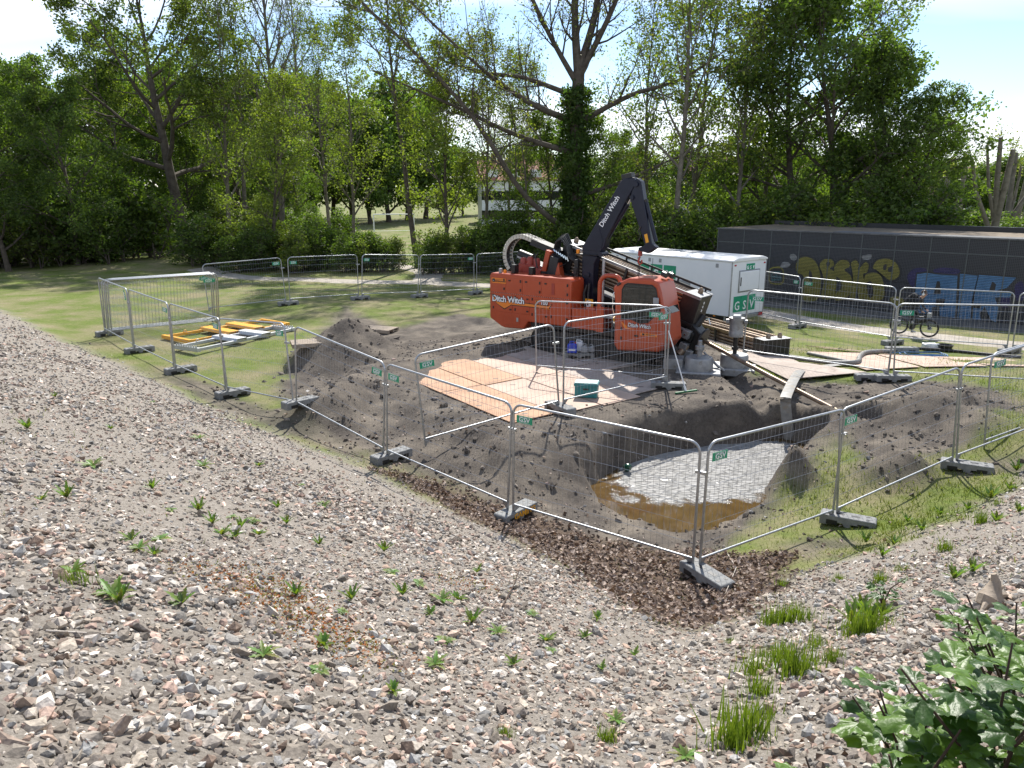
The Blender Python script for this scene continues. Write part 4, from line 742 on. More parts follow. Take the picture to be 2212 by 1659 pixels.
for k in range(4): T('side_lamp', MB().bb(-.8 - k * 1.6, -.7 - k * 1.6, .0, .02, tz - .06, tz - .02), 'amber', bevel=0)

# ------------------------------------------------------------------ rod rack on the ground
RO = at(1560, 788, .08); RO = (8.02, 24.0); rk = thing('rod_rack', 'open black steel rack of brown drill rods lying beside the white trailer', 'rod rack', (RO[0], RO[1], zt(RO[0], RO[1] + 1) + .02), math.atan2(.937, -.35))
def K(name, mb, m, bevel=.008): return mb.build(name, M[m], rk, 35, bevel)
RL, RW_ = 5.2, 1.02   # local x runs away from the camera, local -y to the right
for x_ in (0, RL - .55): K('end_box', MB().bb(x_, x_ + .55, -RW_, 0, .02, .60), 'blackmetal')
for y in (-RW_, -.06): K('top_rail', MB().bb(.55, RL - .55, y, y + .07, .52, .59), 'rod'); K('bottom_rail', MB().bb(.55, RL - .55, y, y + .06, .03, .10), 'blackmetal')
for x_ in (1.5, 2.6, 3.7):
    for y in (-RW_ - .01, -.05): K('upright', MB().bb(x_, x_ + .09, y, y + .06, .03, .56), 'blackmetal')
for y in (-.3, -.75): K('lifting_lug', MB().lathe([(.08, 0), (.075, .1), (.05, .16), (.02, .18)], (.2, y, .60), 10), 'rod', 0)
K('end_lip', MB().bb(-.04, .4, -RW_ - .05, .05, .60, .618), 'steelgrey')
rm2 = MB().cyl((.55, 0, 0), (RL - .55, 0, 0), .055, n=8).mesh('drill_rod', 60); rm2.materials.append(M['rod'])
for r_ in range(4):
    for c_ in range(7):
        if r_ == 3 and c_ in (2, 3, 5): continue
        o = obj('drill_rod', rm2, None, rk); o.location = (random.uniform(-.02, .02), -.14 - c_ * .122, .13 + r_ * .115)

# ------------------------------------------------------------------ ground boards
mb1 = mat('board_rust', (.33, .175, .095), (.45, .27, .16), .8, 0, 1.3, 6, bump=.15, dirt=((.33, .26, .20), .60, 1.6)); mb2 = mat('board_pink', (.36, .25, .19), (.50, .37, .29), .8, 0, 1.1, 7, bump=.15, dirt=((.20, .16, .13), .60, 1.5)); mb3 = mat('board_grey', (.30, .245, .205), (.43, .36, .31), .85, 0, 1.1, 7, bump=.15, dirt=((.15, .12, .10), .56, 1.8))
def board(quad, m, label, z=None, th=.022):
    pts = [Vector((q[0], q[1], 0)) for q in quad]; c_ = sum(pts, Vector()) / 4; zc = [(zt(p.x, p.y) if z is None else z) for p in pts]
    zm = min(zc) if z is None else z; dz = [0.0] * 4 if z is not None else [v - zm + .035 for v in zc]
    t = thing('track_board', label, 'board', (c_.x, c_.y, zm), 0, 'boards laid on the ground')
    MB().add([(p.x - c_.x, p.y - c_.y, e) for p, e in zip(pts, dz)] + [(p.x - c_.x, p.y - c_.y, th + e) for p, e in zip(pts, dz)], [(3, 2, 1, 0), (4, 5, 6, 7), (0, 1, 5, 4), (1, 2, 6, 5), (2, 3, 7, 6), (3, 0, 4, 7)]).build('board', m, t, None, .006)
    for a, b in ((.12, .5), (.88, .5), (.5, .1)):
        p = (pts[0] * (1 - a) + pts[1] * a) * (1 - b) + (pts[3] * (1 - a) + pts[2] * a) * b - c_
        ez = (dz[0] * (1 - a) + dz[1] * a) * (1 - b) + (dz[3] * (1 - a) + dz[2] * a) * b
        MB().bb(p.x - .07, p.x + .07, p.y - .025, p.y + .025, ez + th + .0005, ez + th + .004).build('handle_slot', M['black'], t, None, 0)
    return t
mz = PADZ + .012
cA, cB, cC = (np.array(at(a, b, mz)[:2]) for a, b in ((836, 800), (1114, 920), (1452, 838)))
cD = cA + (cC - cB); e1 = cB - cA; e2 = cC - cB
bl_ = [['rust orange ground board at the outer corner by the soil ridge', 'rust orange ground board at the near corner above the leaf litter'], ['bright orange ground board next to the soil ridge, second in', 'pinkish ground board beside the fence foot on the boards'], ['pinkish ground board between jerrycans and teal crate', 'pale ground board under the teal crate'], ['muddy ground board by the tracks of the rig', 'muddy grey ground board ending at the green broom']]
for j in range(4):
    for i in range(2):
        u0, u1 = i * .5 + .004, (i + 1) * .5 - .004; v0, v1 = j * .25 + .003, (j + 1) * .25 - .003
        sh_ = (.02 * ((j * 7 + i * 3) % 3 - 1))
        q = [cA + e1 * (u0 + sh_) + e2 * v0, cA + e1 * (u1 + sh_) + e2 * v0, cA + e1 * (u1 + sh_) + e2 * v1, cA + e1 * (u0 + sh_) + e2 * v1]
        board(q, [mb1, mb1, mb2, mb3][j] if not (j == 1 and i == 1) else mb2, bl_[j][i], mz + .006 * ((i + j) % 2))
for k, (q, m, l) in enumerate([([(1500, 735), (1620, 790), (1740, 795), (1640, 735)], mb3, 'muddy ground board under the concrete anchors by the rack'), ([(1600, 790), (1700, 835), (1870, 820), (1745, 790)], mb3, 'muddy pinkish ground board under the flat hose'), ([(1745, 757), (1870, 815), (1985, 815), (1880, 755)], mb2, 'pinkish ground board crossed by the ribbed hose'), ([(1740, 738), (1890, 752), (1990, 770), (1860, 748)], mb2, 'narrow pale ground board beside the end of the rod rack'), ([(1890, 757), (1995, 815), (2130, 822), (2010, 765)], mb2, 'pale ground board under the long mesh panel by the verge'), ([(2015, 765), (2140, 822), (2290, 830), (2150, 770)], mb2, 'sand coloured ground board at the end of the row by the path')]):
    qq = [at(a, b, .12 if a < 1800 else .10) for a, b in q]; board(qq, m, l)
for k, (q, l) in enumerate([([(1130, 735), (1230, 772), (1330, 745), (1240, 715)], 'muddy ground board beneath the rear track of the rig'), ([(1235, 772), (1310, 800), (1480, 770), (1340, 745)], 'dark muddy ground board in the shade under the cab')]): board([at(a, b, mz) for a, b in q], mb3, l, mz - .01)

# ------------------------------------------------------------------ small things on the pad
def Q(name, label, cat, loc, rz=0): return thing(name, label, cat, loc, rz)
def sub(t, name, mb, m, bevel=.006): return mb.build(name, M[m] if isinstance(m, str) else m, t, 35, bevel)
p = at(1267, 855, PADZ + .05); t_ = Q('plastic_crate', 'teal plastic crate with a pale lid on the ground boards', 'crate', p, R(-12))
sub(t_, 'body', MB().bb(-.28, .28, -.19, .19, 0, .31), 'teal', .01); sub(t_, 'rim', MB().bb(-.30, .30, -.21, .21, .29, .35), 'teal', .008); sub(t_, 'lid', MB().bb(-.285, .285, -.195, .195, .345, .375), 'tealtop', .006)
for s_ in (-1, 1):
    sub(t_, 'rib', MB().bb(s_ * .18 - .012, s_ * .18 + .012, -.20, .20, .02, .29), 'teal', .004)
sub(t_, 'handle_slot', MB().bb(-.07, .07, -.2135, -.2, .20, .24), 'black', .004)
bz = zt(*at(1245, 768, PADZ)[:2]); p = at(1252, 772, PADZ + .02); b1 = block(p[0], p[1], R(-6), 'foot block under the jerrycans beside the rig tracks', PADZ + .03)
b1.scale = (1.25, 1.5, 1)
jp = Vector(b1.location) + Vector((0, 0, .16))
def can(x, y, m, label, w=.30, h=.30, d_=.22, cap='redlens'):
    t_ = Q('jerrycan', label, 'jerrycan', (jp.x + x, jp.y + y, jp.z), R(-8))
    sub(t_, 'body', MB().prism([(-w / 2, 0), (w / 2, 0), (w / 2, h * .8), (w / 2 - .05, h), (-w / 2 + .1, h), (-w / 2, h * .85)], -d_ / 2, d_ / 2), m, .03)
    sub(t_, 'handle', MB().tube([(-w / 4, 0, h * .98), (-w / 4, 0, h + .05), (w / 5, 0, h + .05), (w / 5, 0, h * .98)], .016, 7), m, 0); sub(t_, 'cap', MB().cyl((w / 2 - .07, 0, h * .93), (w / 2 - .05, 0, h + .03), .03, n=10), cap, 0); return t_
c1 = can(-.24, -.1, 'blue', 'blue jerrycan with white print standing on a foot block'); sub(c1, 'print', MB().bb(-.1, .1, -.1135, -.1105, .08, .13), 'letter', 0)
can(-.02, .12, 'white', 'white jerrycan behind the blue one on a foot block', cap='white'); can(.14, -.06, 'greyplastic', 'grey jerrycan beside the blue one on a foot block', .22, .22, cap='greyplastic'); can(.36, .02, 'greyplastic', 'squat grey can at the end of a foot block', .2, .18, cap='greyplastic')
# broom leaning on the fence
p0 = Vector(at(1482, 846, zt(*at(1482, 846, .25)[:2]) + .04)); p1 = Vector(at(1444, 714, 1.55)); p1.y = p0.y + .55; p1 = Vector(aty(1444, 714, p0.y + .45))
bz_ = Q('broom', 'white handled broom with a green head leaning on the fence', 'broom', p0); d = p1 - p0
sub(bz_, 'handle', MB().tube([(0, 0, .02), d * .12, d], [.018, .016, .014], 8), 'white', 0); sub(bz_, 'socket', MB().tube([(0, 0, 0), d * .09], .028, 8), 'letter', 0); sub(bz_, 'head', MB().box((0, 0, .0), (.62, .06, .045), (0, R(-3), R(17))), mat('green_plastic', (.015, .12, .045), None, .5), .01)
# anchors
def anchor(px, py, label, rz, big=False):
    p = at(px, py, .18); z_ = min(zt(p[0], p[1]), .26); t_ = Q('stake_anchor', label, 'anchor', (p[0], p[1], z_ + .02), rz); s_ = 1.0
    sub(t_, 'base_slab', MB().bb(-.62, .62, -.48, .48, -.12, .10), 'steelgrey', .03); sub(t_, 'drum', MB().lathe([(.40, .1), (.40, .40), (.37, .46), (.08, .47)], n=24), 'steelgrey', 0)
    return t_
t_ = anchor(1508, 812, 'squat grey drum anchor with a bare spindle beside the fence corner', R(-15)); sub(t_, 'spindle', MB().lathe([(.075, .46), (.075, .66), (.13, .67), (.13, .78), (.06, .79), (.06, .93), (.03, .95)], n=12), 'steelgrey', 0); sub(t_, 'tread_box', MB().bb(-1.0, -.45, -.05, .55, .0, .36), 'steelgrey', .01)
t_ = anchor(1584, 803, 'drum anchor carrying a tall rotary head below the white trailer', R(-20)); sub(t_, 'auger_shaft', MB().lathe([(.06, .46), (.06, .58), (.10, .59), (.10, .68), (.07, .69), (.07, .98), (.11, 1.0)], n=12), 'blackmetal', 0); sub(t_, 'rotary_head', MB().lathe([(.20, .98), (.215, 1.08), (.20, 1.12), (.205, 1.42), (.23, 1.47), (.23, 1.53), (.17, 1.54)], n=18), 'steelgrey', 0)
sub(t_, 'lug', MB().cyl((-.2, -.05, 1.42), (-.30, -.05, 1.42), .07, n=10), 'steelgrey', 0); sub(t_, 'lug', MB().cyl((.2, -.05, 1.42), (.30, -.05, 1.42), .07, n=10), 'steelgrey', 0); sub(t_, 'motor', MB().bb(-.11, .11, -.24, .08, 1.53, 1.62), 'greyplastic', .02)
# loose spade-like rod guide behind the drum
p = at(1548, 800, .3); tag(MB().tube([(p[0] - .3, p[1] + .4, .75), (p[0], p[1], .45), (p[0] + .2, p[1] - .1, .3)], [.03, .04, .05], 8).build('pry_bar', M['steelgrey'], None, 60), 'short steel bar leaning over the grey drum anchor', 'bar')
# hoses
def hose(name, pts, r, m, label, flat=False, cat='hose'):
    q = [Vector(a) for a in pts]; s_ = []
    for i in range(len(q) - 1):
        a, b, c_, d = q[max(i - 1, 0)], q[i], q[i + 1], q[min(i + 2, len(q) - 1)]
        for k in range(6): u = k / 6; s_.append(.5 * ((2 * b) + (c_ - a) * u + (2 * a - 5 * b + 4 * c_ - d) * u * u + (3 * b - a - 3 * c_ + d) * u ** 3))
    s_.append(q[-1])
    if flat:
        mb = MB(); vs = []; n = len(s_)
        for i, p in enumerate(s_):
            tdir = (s_[min(i + 1, n - 1)] - s_[max(i - 1, 0)]).normalized(); sd = tdir.cross(Vector((0, 0, 1)));
            sd = (sd.normalized() if sd.length > .3 else Vector((1, -.15, 0)).normalized()); up = sd.cross(tdir).normalized()
            vs += [p + sd * r, p + up * .022, p - sd * r, p - up * .012]
        mb.add(vs, [(4 * i + k, 4 * i + (k + 1) % 4, 4 * i + 4 + (k + 1) % 4, 4 * i + 4 + k) for i in range(n - 1) for k in range(4)] + [(0, 1, 2, 3), tuple(4 * n - 4 + k for k in (3, 2, 1, 0))])
    else: mb = MB().tube(s_, r, 9)
    return tag(mb.build(name, M[m], None, 60), label, cat)
def gp(px, py, h, z=.1): p = at(px, py, z); return (p[0], p[1], max(zt(p[0], p[1]), z - .3) + h)
pe = at(1706, 950, WZ)
hose('flat_hose', [gp(1868, 795, .06), gp(1800, 798, .06), gp(1745, 808, .08), gp(1722, 828, .16), aty(1700, 850, pe[1] + .25), aty(1697, 872, pe[1] + .03), aty(1700, 905, pe[1]), (pe[0], pe[1], WZ + .0)], .13, 'hose', 'flat grey hose hanging over the cut edge into the puddle', True)
hose('ribbed_hose', [gp(1655, 770, .10), gp(1740, 784, .10), gp(1800, 795, .10), gp(1848, 798, .12), gp(1856, 780, .12), gp(1868, 765, .14), gp(1895, 758, .14), gp(1930, 750, .10)], .075, 'hose', 'bent grey suction hose crossing the pale boards')
hose('dark_hose', [gp(1745, 767, .10), gp(1800, 784, .10), gp(1842, 798, .10)], .06, 'hose', 'short dark hose end beside the bent suction hose')
p = gp(1990, 752, .03, 0); hose('black_pipe', [gp(1955, 745, .10, 0), gp(2060, 750, .06, 0), gp(2140, 762, .06, 0), gp(2205, 772, .06, 0)], .055, 'rubber', 'black plastic pipe on the verge behind the foot blocks')
mb = MB()
bc = Vector(gp(1985, 762, .03, 0))
for k in range(4): rr = .75 - .09 * k; mb.tube([bc + Vector((rr * 1.3 * math.cos(a_) + .05 * k, rr * .55 * math.sin(a_), .02 * k + .02 * math.sin(3 * a_))) for a_ in [i * math.pi / 9 for i in range(18)]], .018, 6, closed=True)
tag(mb.build('coiled_hose', M['bluehose'], None, 60), 'thin light blue hose coiled on the grass verge', 'hose')['kind'] = 'stuff'
del_ = bpy.data.objects['coiled_hose']; del del_['kind']
p = gp(1948, 752, 0, 0); b_ = block(p[0], p[1], R(-3), 'foot block lying loose on the verge beside the blue hose'); b_.scale = (1.5, 1.2, 1.3)
p = gp(2010, 744, 0, 0); t_ = Q('cement_bag', 'crumpled white sack on the verge by the black bucket', 'sack', p); sk = MB().box((0, 0, .13), (.5, .3, .26)).mesh('sack'); bmx = bmesh.new(); bmx.from_mesh(sk); bmesh.ops.subdivide_edges(bmx, edges=bmx.edges, cuts=3, use_grid_fill=True)
for v in bmx.verts: v.co += Vector((random.uniform(-.03, .03), random.uniform(-.03, .03), random.uniform(-.03, .03)))
bmx.to_mesh(sk); bmx.free(); o = obj('sack', sk, M['white'], t_); o.modifiers.new('s', 'SUBSURF').levels = 1
p = gp(2042, 746, 0, 0); t_ = Q('bucket', 'low black bucket on the verge beside the white sack', 'bucket', p); sub(t_, 'body', MB().lathe([(.20, 0), (.25, .2), (.27, .21), (.27, .23), (.23, .23), (.18, .03)], n=18), 'black', 0); sub(t_, 'handle', MB().tube([(-.26, 0, .2), (-.15, -.2, .17), (.15, -.2, .17), (.26, 0, .2)], .008, 5), 'galv', 0)

# ------------------------------------------------------------------ ramp frames on the lawn
def c6(x, y): return ((600 + x * .4724) * .54861, (1200 + y * .4724) * .54861)
def frame(name, m, label, c0, cx_, cy_, teeth):
    p0, p1, p2 = (Vector(pick(*c6(*c_))) for c_ in (c0, cx_, cy_)); X = (p1 - p0); Lx = X.length; ang = math.atan2(X.y, X.x); Wy = abs((p2 - p0).dot(Vector((-math.sin(ang), math.cos(ang), 0)))); zz_ = max(p0.z, p1.z, p2.z)
    t_ = thing(name, label, 'frame', (p0.x, p0.y, zz_ - .02), ang); 
    f = lambda n_, mb, bv=.008: mb.build(n_, M[m], t_, 35, bv)
    for y in (-.08, -Wy + .08): f('long_beam', MB().bb(.12, Lx - .12, y - .045, y + .045, .03, .13))
    for x_ in (.0, Lx - .16): f('end_beam', MB().bb(x_, x_ + .14, -Wy, .02, .02, .15))
    for x_ in (Lx * .41, Lx * .66): f('cross_plate', MB().prism([(x_ - .28, .10), (x_ - .20, .20), (x_ + .20, .20), (x_ + .28, .10), (x_ + .22, .10), (x_ + .17, .17), (x_ - .17, .17), (x_ - .22, .10)], -Wy - .06, .06))
    for x_ in (Lx * .2, Lx * .85): f('eyelet', MB().tube([(x_ + .06 * math.cos(a_), -.08, .15 + .06 * math.sin(a_)) for a_ in [i * math.pi / 5 for i in range(10)]], .014, 5, closed=True), 0)
    if teeth:
        for x_ in (.0, Lx - .1):
            for k in range(9): yy = -Wy + .04 + k * (Wy - .08) / 9; f('tooth', MB().prism([(yy, .15), (yy + .07, .15), (yy + .05, .22), (yy + .01, .22)], x_, x_ + .03, 'x'), 0)
frame('ramp_frame', 'yellow', 'yellow painted steel ramp frame lying on the lawn', (80, 290), (925, 140), (225, 358), False)
frame('ramp_frame', 'galvbeam', 'grey zinc ramp frame with toothed ends lying on the lawn', (185, 385), (1010, 195), (300, 440), True)
def pallet(px, py, rz, label, dz=0, tilt=0):
    p = pick(px, py); t_ = thing('pallet', label, 'pallet', (p[0], p[1], p[2] + dz), rz); t_.rotation_euler = (tilt, 0, rz)
    for k in range(7): sub(t_, 'deck_board', MB().bb(-.6, .6, -.4 + k * .118, -.4 + k * .118 + .095, .10, .122), 'wood', .003)
    for y in (-.36, 0, .36): sub(t_, 'bearer', MB().bb(-.6, .6, y - .05, y + .05, .0, .10), 'wood', .004)
pallet(672, 745, R(20), 'weathered wooden pallet lying left of the pointed soil heap'); pallet(820, 715, R(-20), 'weathered wooden pallet half behind the pointed soil heap')
p = pick(1000, 648); tag(MB().box((0, 0, .04), (.7, .12, .08), (0, 0, R(-10))).build('plank', M['wood'], None, None, .01, loc=p), 'short grey plank on the lawn behind the fence', 'plank')
p = at(1355, 1010, WZ + .1); t_ = Q('bottle', 'crumpled dark green bottle at the edge of the puddle', 'bottle', p); 
sub(t_, 'body', MB().lathe([(.07, -.1), (.09, -.05), (.085, .06), (.04, .11), (.03, .16)], n=10), mat('bottle_green', (.008, .05, .03), (.02, .09, .05), .2), 0); t_.rotation_euler = (R(60), R(20), 0)

# ------------------------------------------------------------------ cyclist
BH = math.atan2(-.671, .741); bz = zt(15.75, 29.75) + .025
bk = thing('bicycle', 'black electric bicycle ridden along the path past the shed', 'bicycle', (15.75, 29.75, bz), BH); bk.rotation_euler = (0, 0, BH)
def C(name, mb, m, par=None): return mb.build(name, M[m], par or bk, 50, 0)
RWc, FWc, WR = (-.55, 0, .35), (.55, 0, .35), .35
for wc in (RWc, FWc):
    ring = lambda r: [(wc[0] + r * math.cos(i * math.pi / 14), 0, wc[2] + r * math.sin(i * math.pi / 14)) for i in range(28)]
    w_ = C('wheel', MB().tube(ring(WR - .025), .026, 7, closed=True), 'rubber'); C('rim', MB().tube(ring(WR - .06), .012, 5, closed=True), 'blackmetal', w_)
    sp = MB()
    for i in range(18): a_ = i * math.pi / 9; sp.tube([(wc[0], .02 * (-1) ** i, wc[2]), (wc[0] + (WR - .06) * math.cos(a_), 0, wc[2] + (WR - .06) * math.sin(a_))], .002, 3, cap=False)
    C('spokes', sp, 'galv', w_)['kind'] = 'stuff'; C('hub', MB().cyl((wc[0], -.06, wc[2]), (wc[0], .06, wc[2]), .03), 'blackmetal', w_); C('brake_disc', MB().cyl((wc[0], .045, wc[2]), (wc[0], .05, wc[2]), .08, n=16), 'galv', w_)
BB_, HT_, SP_ = (-.08, 0, .32), (.38, 0, .78), (-.24, 0, .86)
C('frame', MB().tube([BB_, (.36, 0, .68)], .035, 9).tube([(-.2, 0, .70), HT_], .024, 8).tube([BB_, (-.22, 0, .76)], .02, 8).tube([BB_, (-.32, .05, .34), RWc], .013, 6).tube([(-.2, 0, .70), (-.4, .05, .5), RWc], .011, 6).tube([(.36, 0, .64), (.40, 0, .86)], .026, 8), 'black')
C('fork', MB().tube([(.37, .055, .70), (.55, .055, .35)], .02, 7).tube([(.37, -.055, .70), (.55, -.055, .35)], .02, 7).tube([(.37, -.055, .70), (.37, .055, .70)], .02, 7), 'blackmetal'); C('handlebar', MB().tube([(.40, 0, .86), (.39, 0, .95)], .016, 7).tube([(.34, -.31, .97), (.38, -.1, .96), (.38, .1, .96), (.34, .31, .97)], .014, 7), 'blackmetal'); C('handlebar_bag', MB().box((.50, 0, .86), (.12, .2, .17)), 'greyplastic')
C('seat_post', MB().tube([(-.22, 0, .76), (-.25, 0, .93)], .014, 7), 'blackmetal'); C('saddle', MB().prism([(-.40, .95), (-.14, .95), (-.10, .925), (-.40, .92)], -.06, .06), 'black'); C('motor', MB().cyl((-.06, -.07, .32), (-.06, .07, .32), .10, n=14), 'black'); C('battery', MB().tube([(.02, 0, .44), (.28, 0, .64)], .05, 8), 'black')
ck = C('crank', MB().tube([(-.08, -.08, .32), (-.0, -.1, .17)], .012, 6).tube([(-.08, .08, .32), (-.16, .1, .47)], .012, 6), 'blackmetal'); C('pedal', MB().box((.0, -.16, .16), (.09, .1, .025)), 'black', ck); C('pedal', MB().box((-.16, .16, .47), (.09, .1, .025)), 'black', ck); C('chainring', MB().cyl((-.08, -.085, .32), (-.08, -.09, .32), .09, n=16), 'blackmetal'); C('rear_lamp', MB().box((-.34, 0, .86), (.03, .04, .04)), 'redlens')
pr = thing('person', 'cyclist in dark clothes with white headphones leaning over the handlebar', 'person', (15.75, 29.75, bz), BH)
# one skinned body: joints with radii and a clothing zone each
J = {}; ED = []
def jn(k, p, r, par=None, zone=0): J[k] = (Vector(p), r, zone, len(J)); (ED.append((J[par][3], J[k][3])) if par else None)
jn('pel', (-.27, 0, 1.0), .15, None, 1); jn('spine', (-.16, 0, 1.17), .155, 'pel', 1); jn('chest', (.0, 0, 1.36), .165, 'spine', 1); jn('neckb', (.10, 0, 1.48), .075, 'chest', 1); jn('neck', (.16, 0, 1.53), .058, 'neckb', 0); jn('jaw', (.20, 0, 1.57), .075, 'neck', 0); jn('head', (.215, 0, 1.655), .098, 'jaw', 0); jn('crown', (.20, 0, 1.73), .075, 'head', 0)
for s_, nm in ((-1, 'r'), (1, 'l')):
    jn('sh' + nm, (.05, s_ * .19, 1.40), .075, 'chest', 1); jn('ua' + nm, (.12, s_ * .25, 1.27), .060, 'sh' + nm, 1); jn('el' + nm, (.17, s_ * .29, 1.14), .048, 'ua' + nm, 1); jn('fa' + nm, (.25, s_ * .29, 1.06), .042, 'el' + nm, 1); jn('wr' + nm, (.315, s_ * .28, .995), .030, 'fa' + nm, 0); jn('pa' + nm, (.345, s_ * .275, .985), .032, 'wr' + nm, 0)
    for f_ in range(4): a_ = s_ * (.245 + f_ * .02); jn('f%d%s' % (f_, nm), (.375, a_, .985 - .002 * f_), .0105, 'pa' + nm, 0); jn('g%d%s' % (f_, nm), (.372, a_, .955), .009, 'f%d%s' % (f_, nm), 0)
    jn('t1' + nm, (.35, s_ * .235, .975), .012, 'pa' + nm, 0); jn('t2' + nm, (.36, s_ * .222, .955), .010, 't1' + nm, 0)
for s_, nm, kn, an in ((-1, 'r', (.12, -.12, .66), (-.03, -.13, .25)), (1, 'l', (.08, .12, .86), (-.20, .13, .55))):
    kn = Vector(kn); an = Vector(an); hp = Vector((-.26, s_ * .10, .97)); jn('hp' + nm, hp, .105, 'pel', 2); jn('th' + nm, hp.lerp(kn, .5), .088, 'hp' + nm, 2); jn('kn' + nm, kn, .064, 'th' + nm, 2); jn('ca' + nm, kn.lerp(an, .4), .060, 'kn' + nm, 2); jn('an' + nm, an, .042, 'ca' + nm, 2); jn('he' + nm, an + Vector((-.02, 0, -.05)), .042, 'an' + nm, 3); jn('to' + nm, an + Vector((.16, 0, -.075)), .038, 'he' + nm, 3)
me = bpy.data.meshes.new('body'); ks = sorted(J.values(), key=lambda v: v[3]); me.from_pydata([v[0] for v in ks], ED, [])
o = obj('body', me, None); md = o.modifiers.new('skin', 'SKIN'); md.use_smooth_shade = True
for v, sv in zip(ks, me.skin_vertices[0].data): sv.radius = (v[1], v[1])
me.skin_vertices[0].data[0].use_root = True; o.modifiers.new('sub', 'SUBSURF').levels = 1
dg = bpy.context.evaluated_depsgraph_get(); bme = bpy.data.meshes.new_from_object(o.evaluated_get(dg)); bpy.data.objects.remove(o)
for k in ('skin', 'cloth', 'black', 'shoe'): bme.materials.append(M[k])
segs = [(ks[a], ks[b]) for a, b in ED]
for pl in bme.polygons:
    c_ = pl.center; best = 9; z_ = 1
    for a, b in segs:
        e = b[0] - a[0]; u = max(0, min(1, (c_ - a[0]).dot(e) / e.length_squared)); dd = (c_ - a[0] - e * u).length - (a[1] * (1 - u) + b[1] * u)
        if dd < best: best = dd; z_ = b[2] if u > .5 else a[2]
    pl.material_index = z_
bo = obj('body', bme, None, pr); bme.shade_smooth()
H0 = Vector((.215, 0, 1.66))
sub(pr, 'face', MB().add([], []).tube([H0 + Vector((.085, 0, .005)), H0 + Vector((.118, 0, -.025))], [.010, .016], 6).box(H0 + Vector((.085, 0, -.06)), (.02, .05, .012)), 'skin', 0)
for s_ in (-1, 1): sub(pr, 'eye', MB().box(H0 + Vector((.090, s_ * .032, .012)), (.012, .022, .012)), 'black', 0); sub(pr, 'ear', MB().box(H0 + Vector((-.005, s_ * .094, -.01)), (.04, .02, .06)), 'skin', .008)
sub(pr, 'knit_hat', MB().lathe([(.108, 0), (.112, .03), (.10, .08), (.07, .115), (.02, .13)], H0 + Vector((-.012, 0, .015)), 16), 'hair', 0)
hp_ = sub(pr, 'headphones', MB().tube([H0 + Vector((-.005, .118 * math.cos(R(a_)), -.005 + .145 * math.sin(R(a_)))) for a_ in range(0, 181, 20)], .012, 6), 'letter', 0)
for s_ in (-1, 1): MB().cyl(H0 + Vector((0, s_ * .098, -.01)), H0 + Vector((0, s_ * .135, -.01)), .042, n=12).build('ear_cup', M['letter'], hp_, 40)
bp = thing('backpack', 'bulky dark backpack on the back of the cyclist', 'backpack', (15.75, 29.75, bz), BH)
o = MB().box((0, 0, 0), (.26, .34, .50)).build('bag', M['cloth'], bp, 40, .07); o.location = (-.22, 0, 1.42); o.rotation_euler = (0, R(42), 0)
o = MB().box((0, 0, 0), (.08, .26, .24)).build('pocket', M['black'], bp, 40, .03); o.location = (-.33, 0, 1.45); o.rotation_euler = (0, R(42), 0)
for s_ in (-1, 1): sub(bp, 'strap', MB().tube([(-.18, s_ * .11, 1.62), (.02, s_ * .13, 1.57), (.14, s_ * .14, 1.42), (.05, s_ * .15, 1.24), (-.16, s_ * .15, 1.2)], .022, 6), 'black', 0)
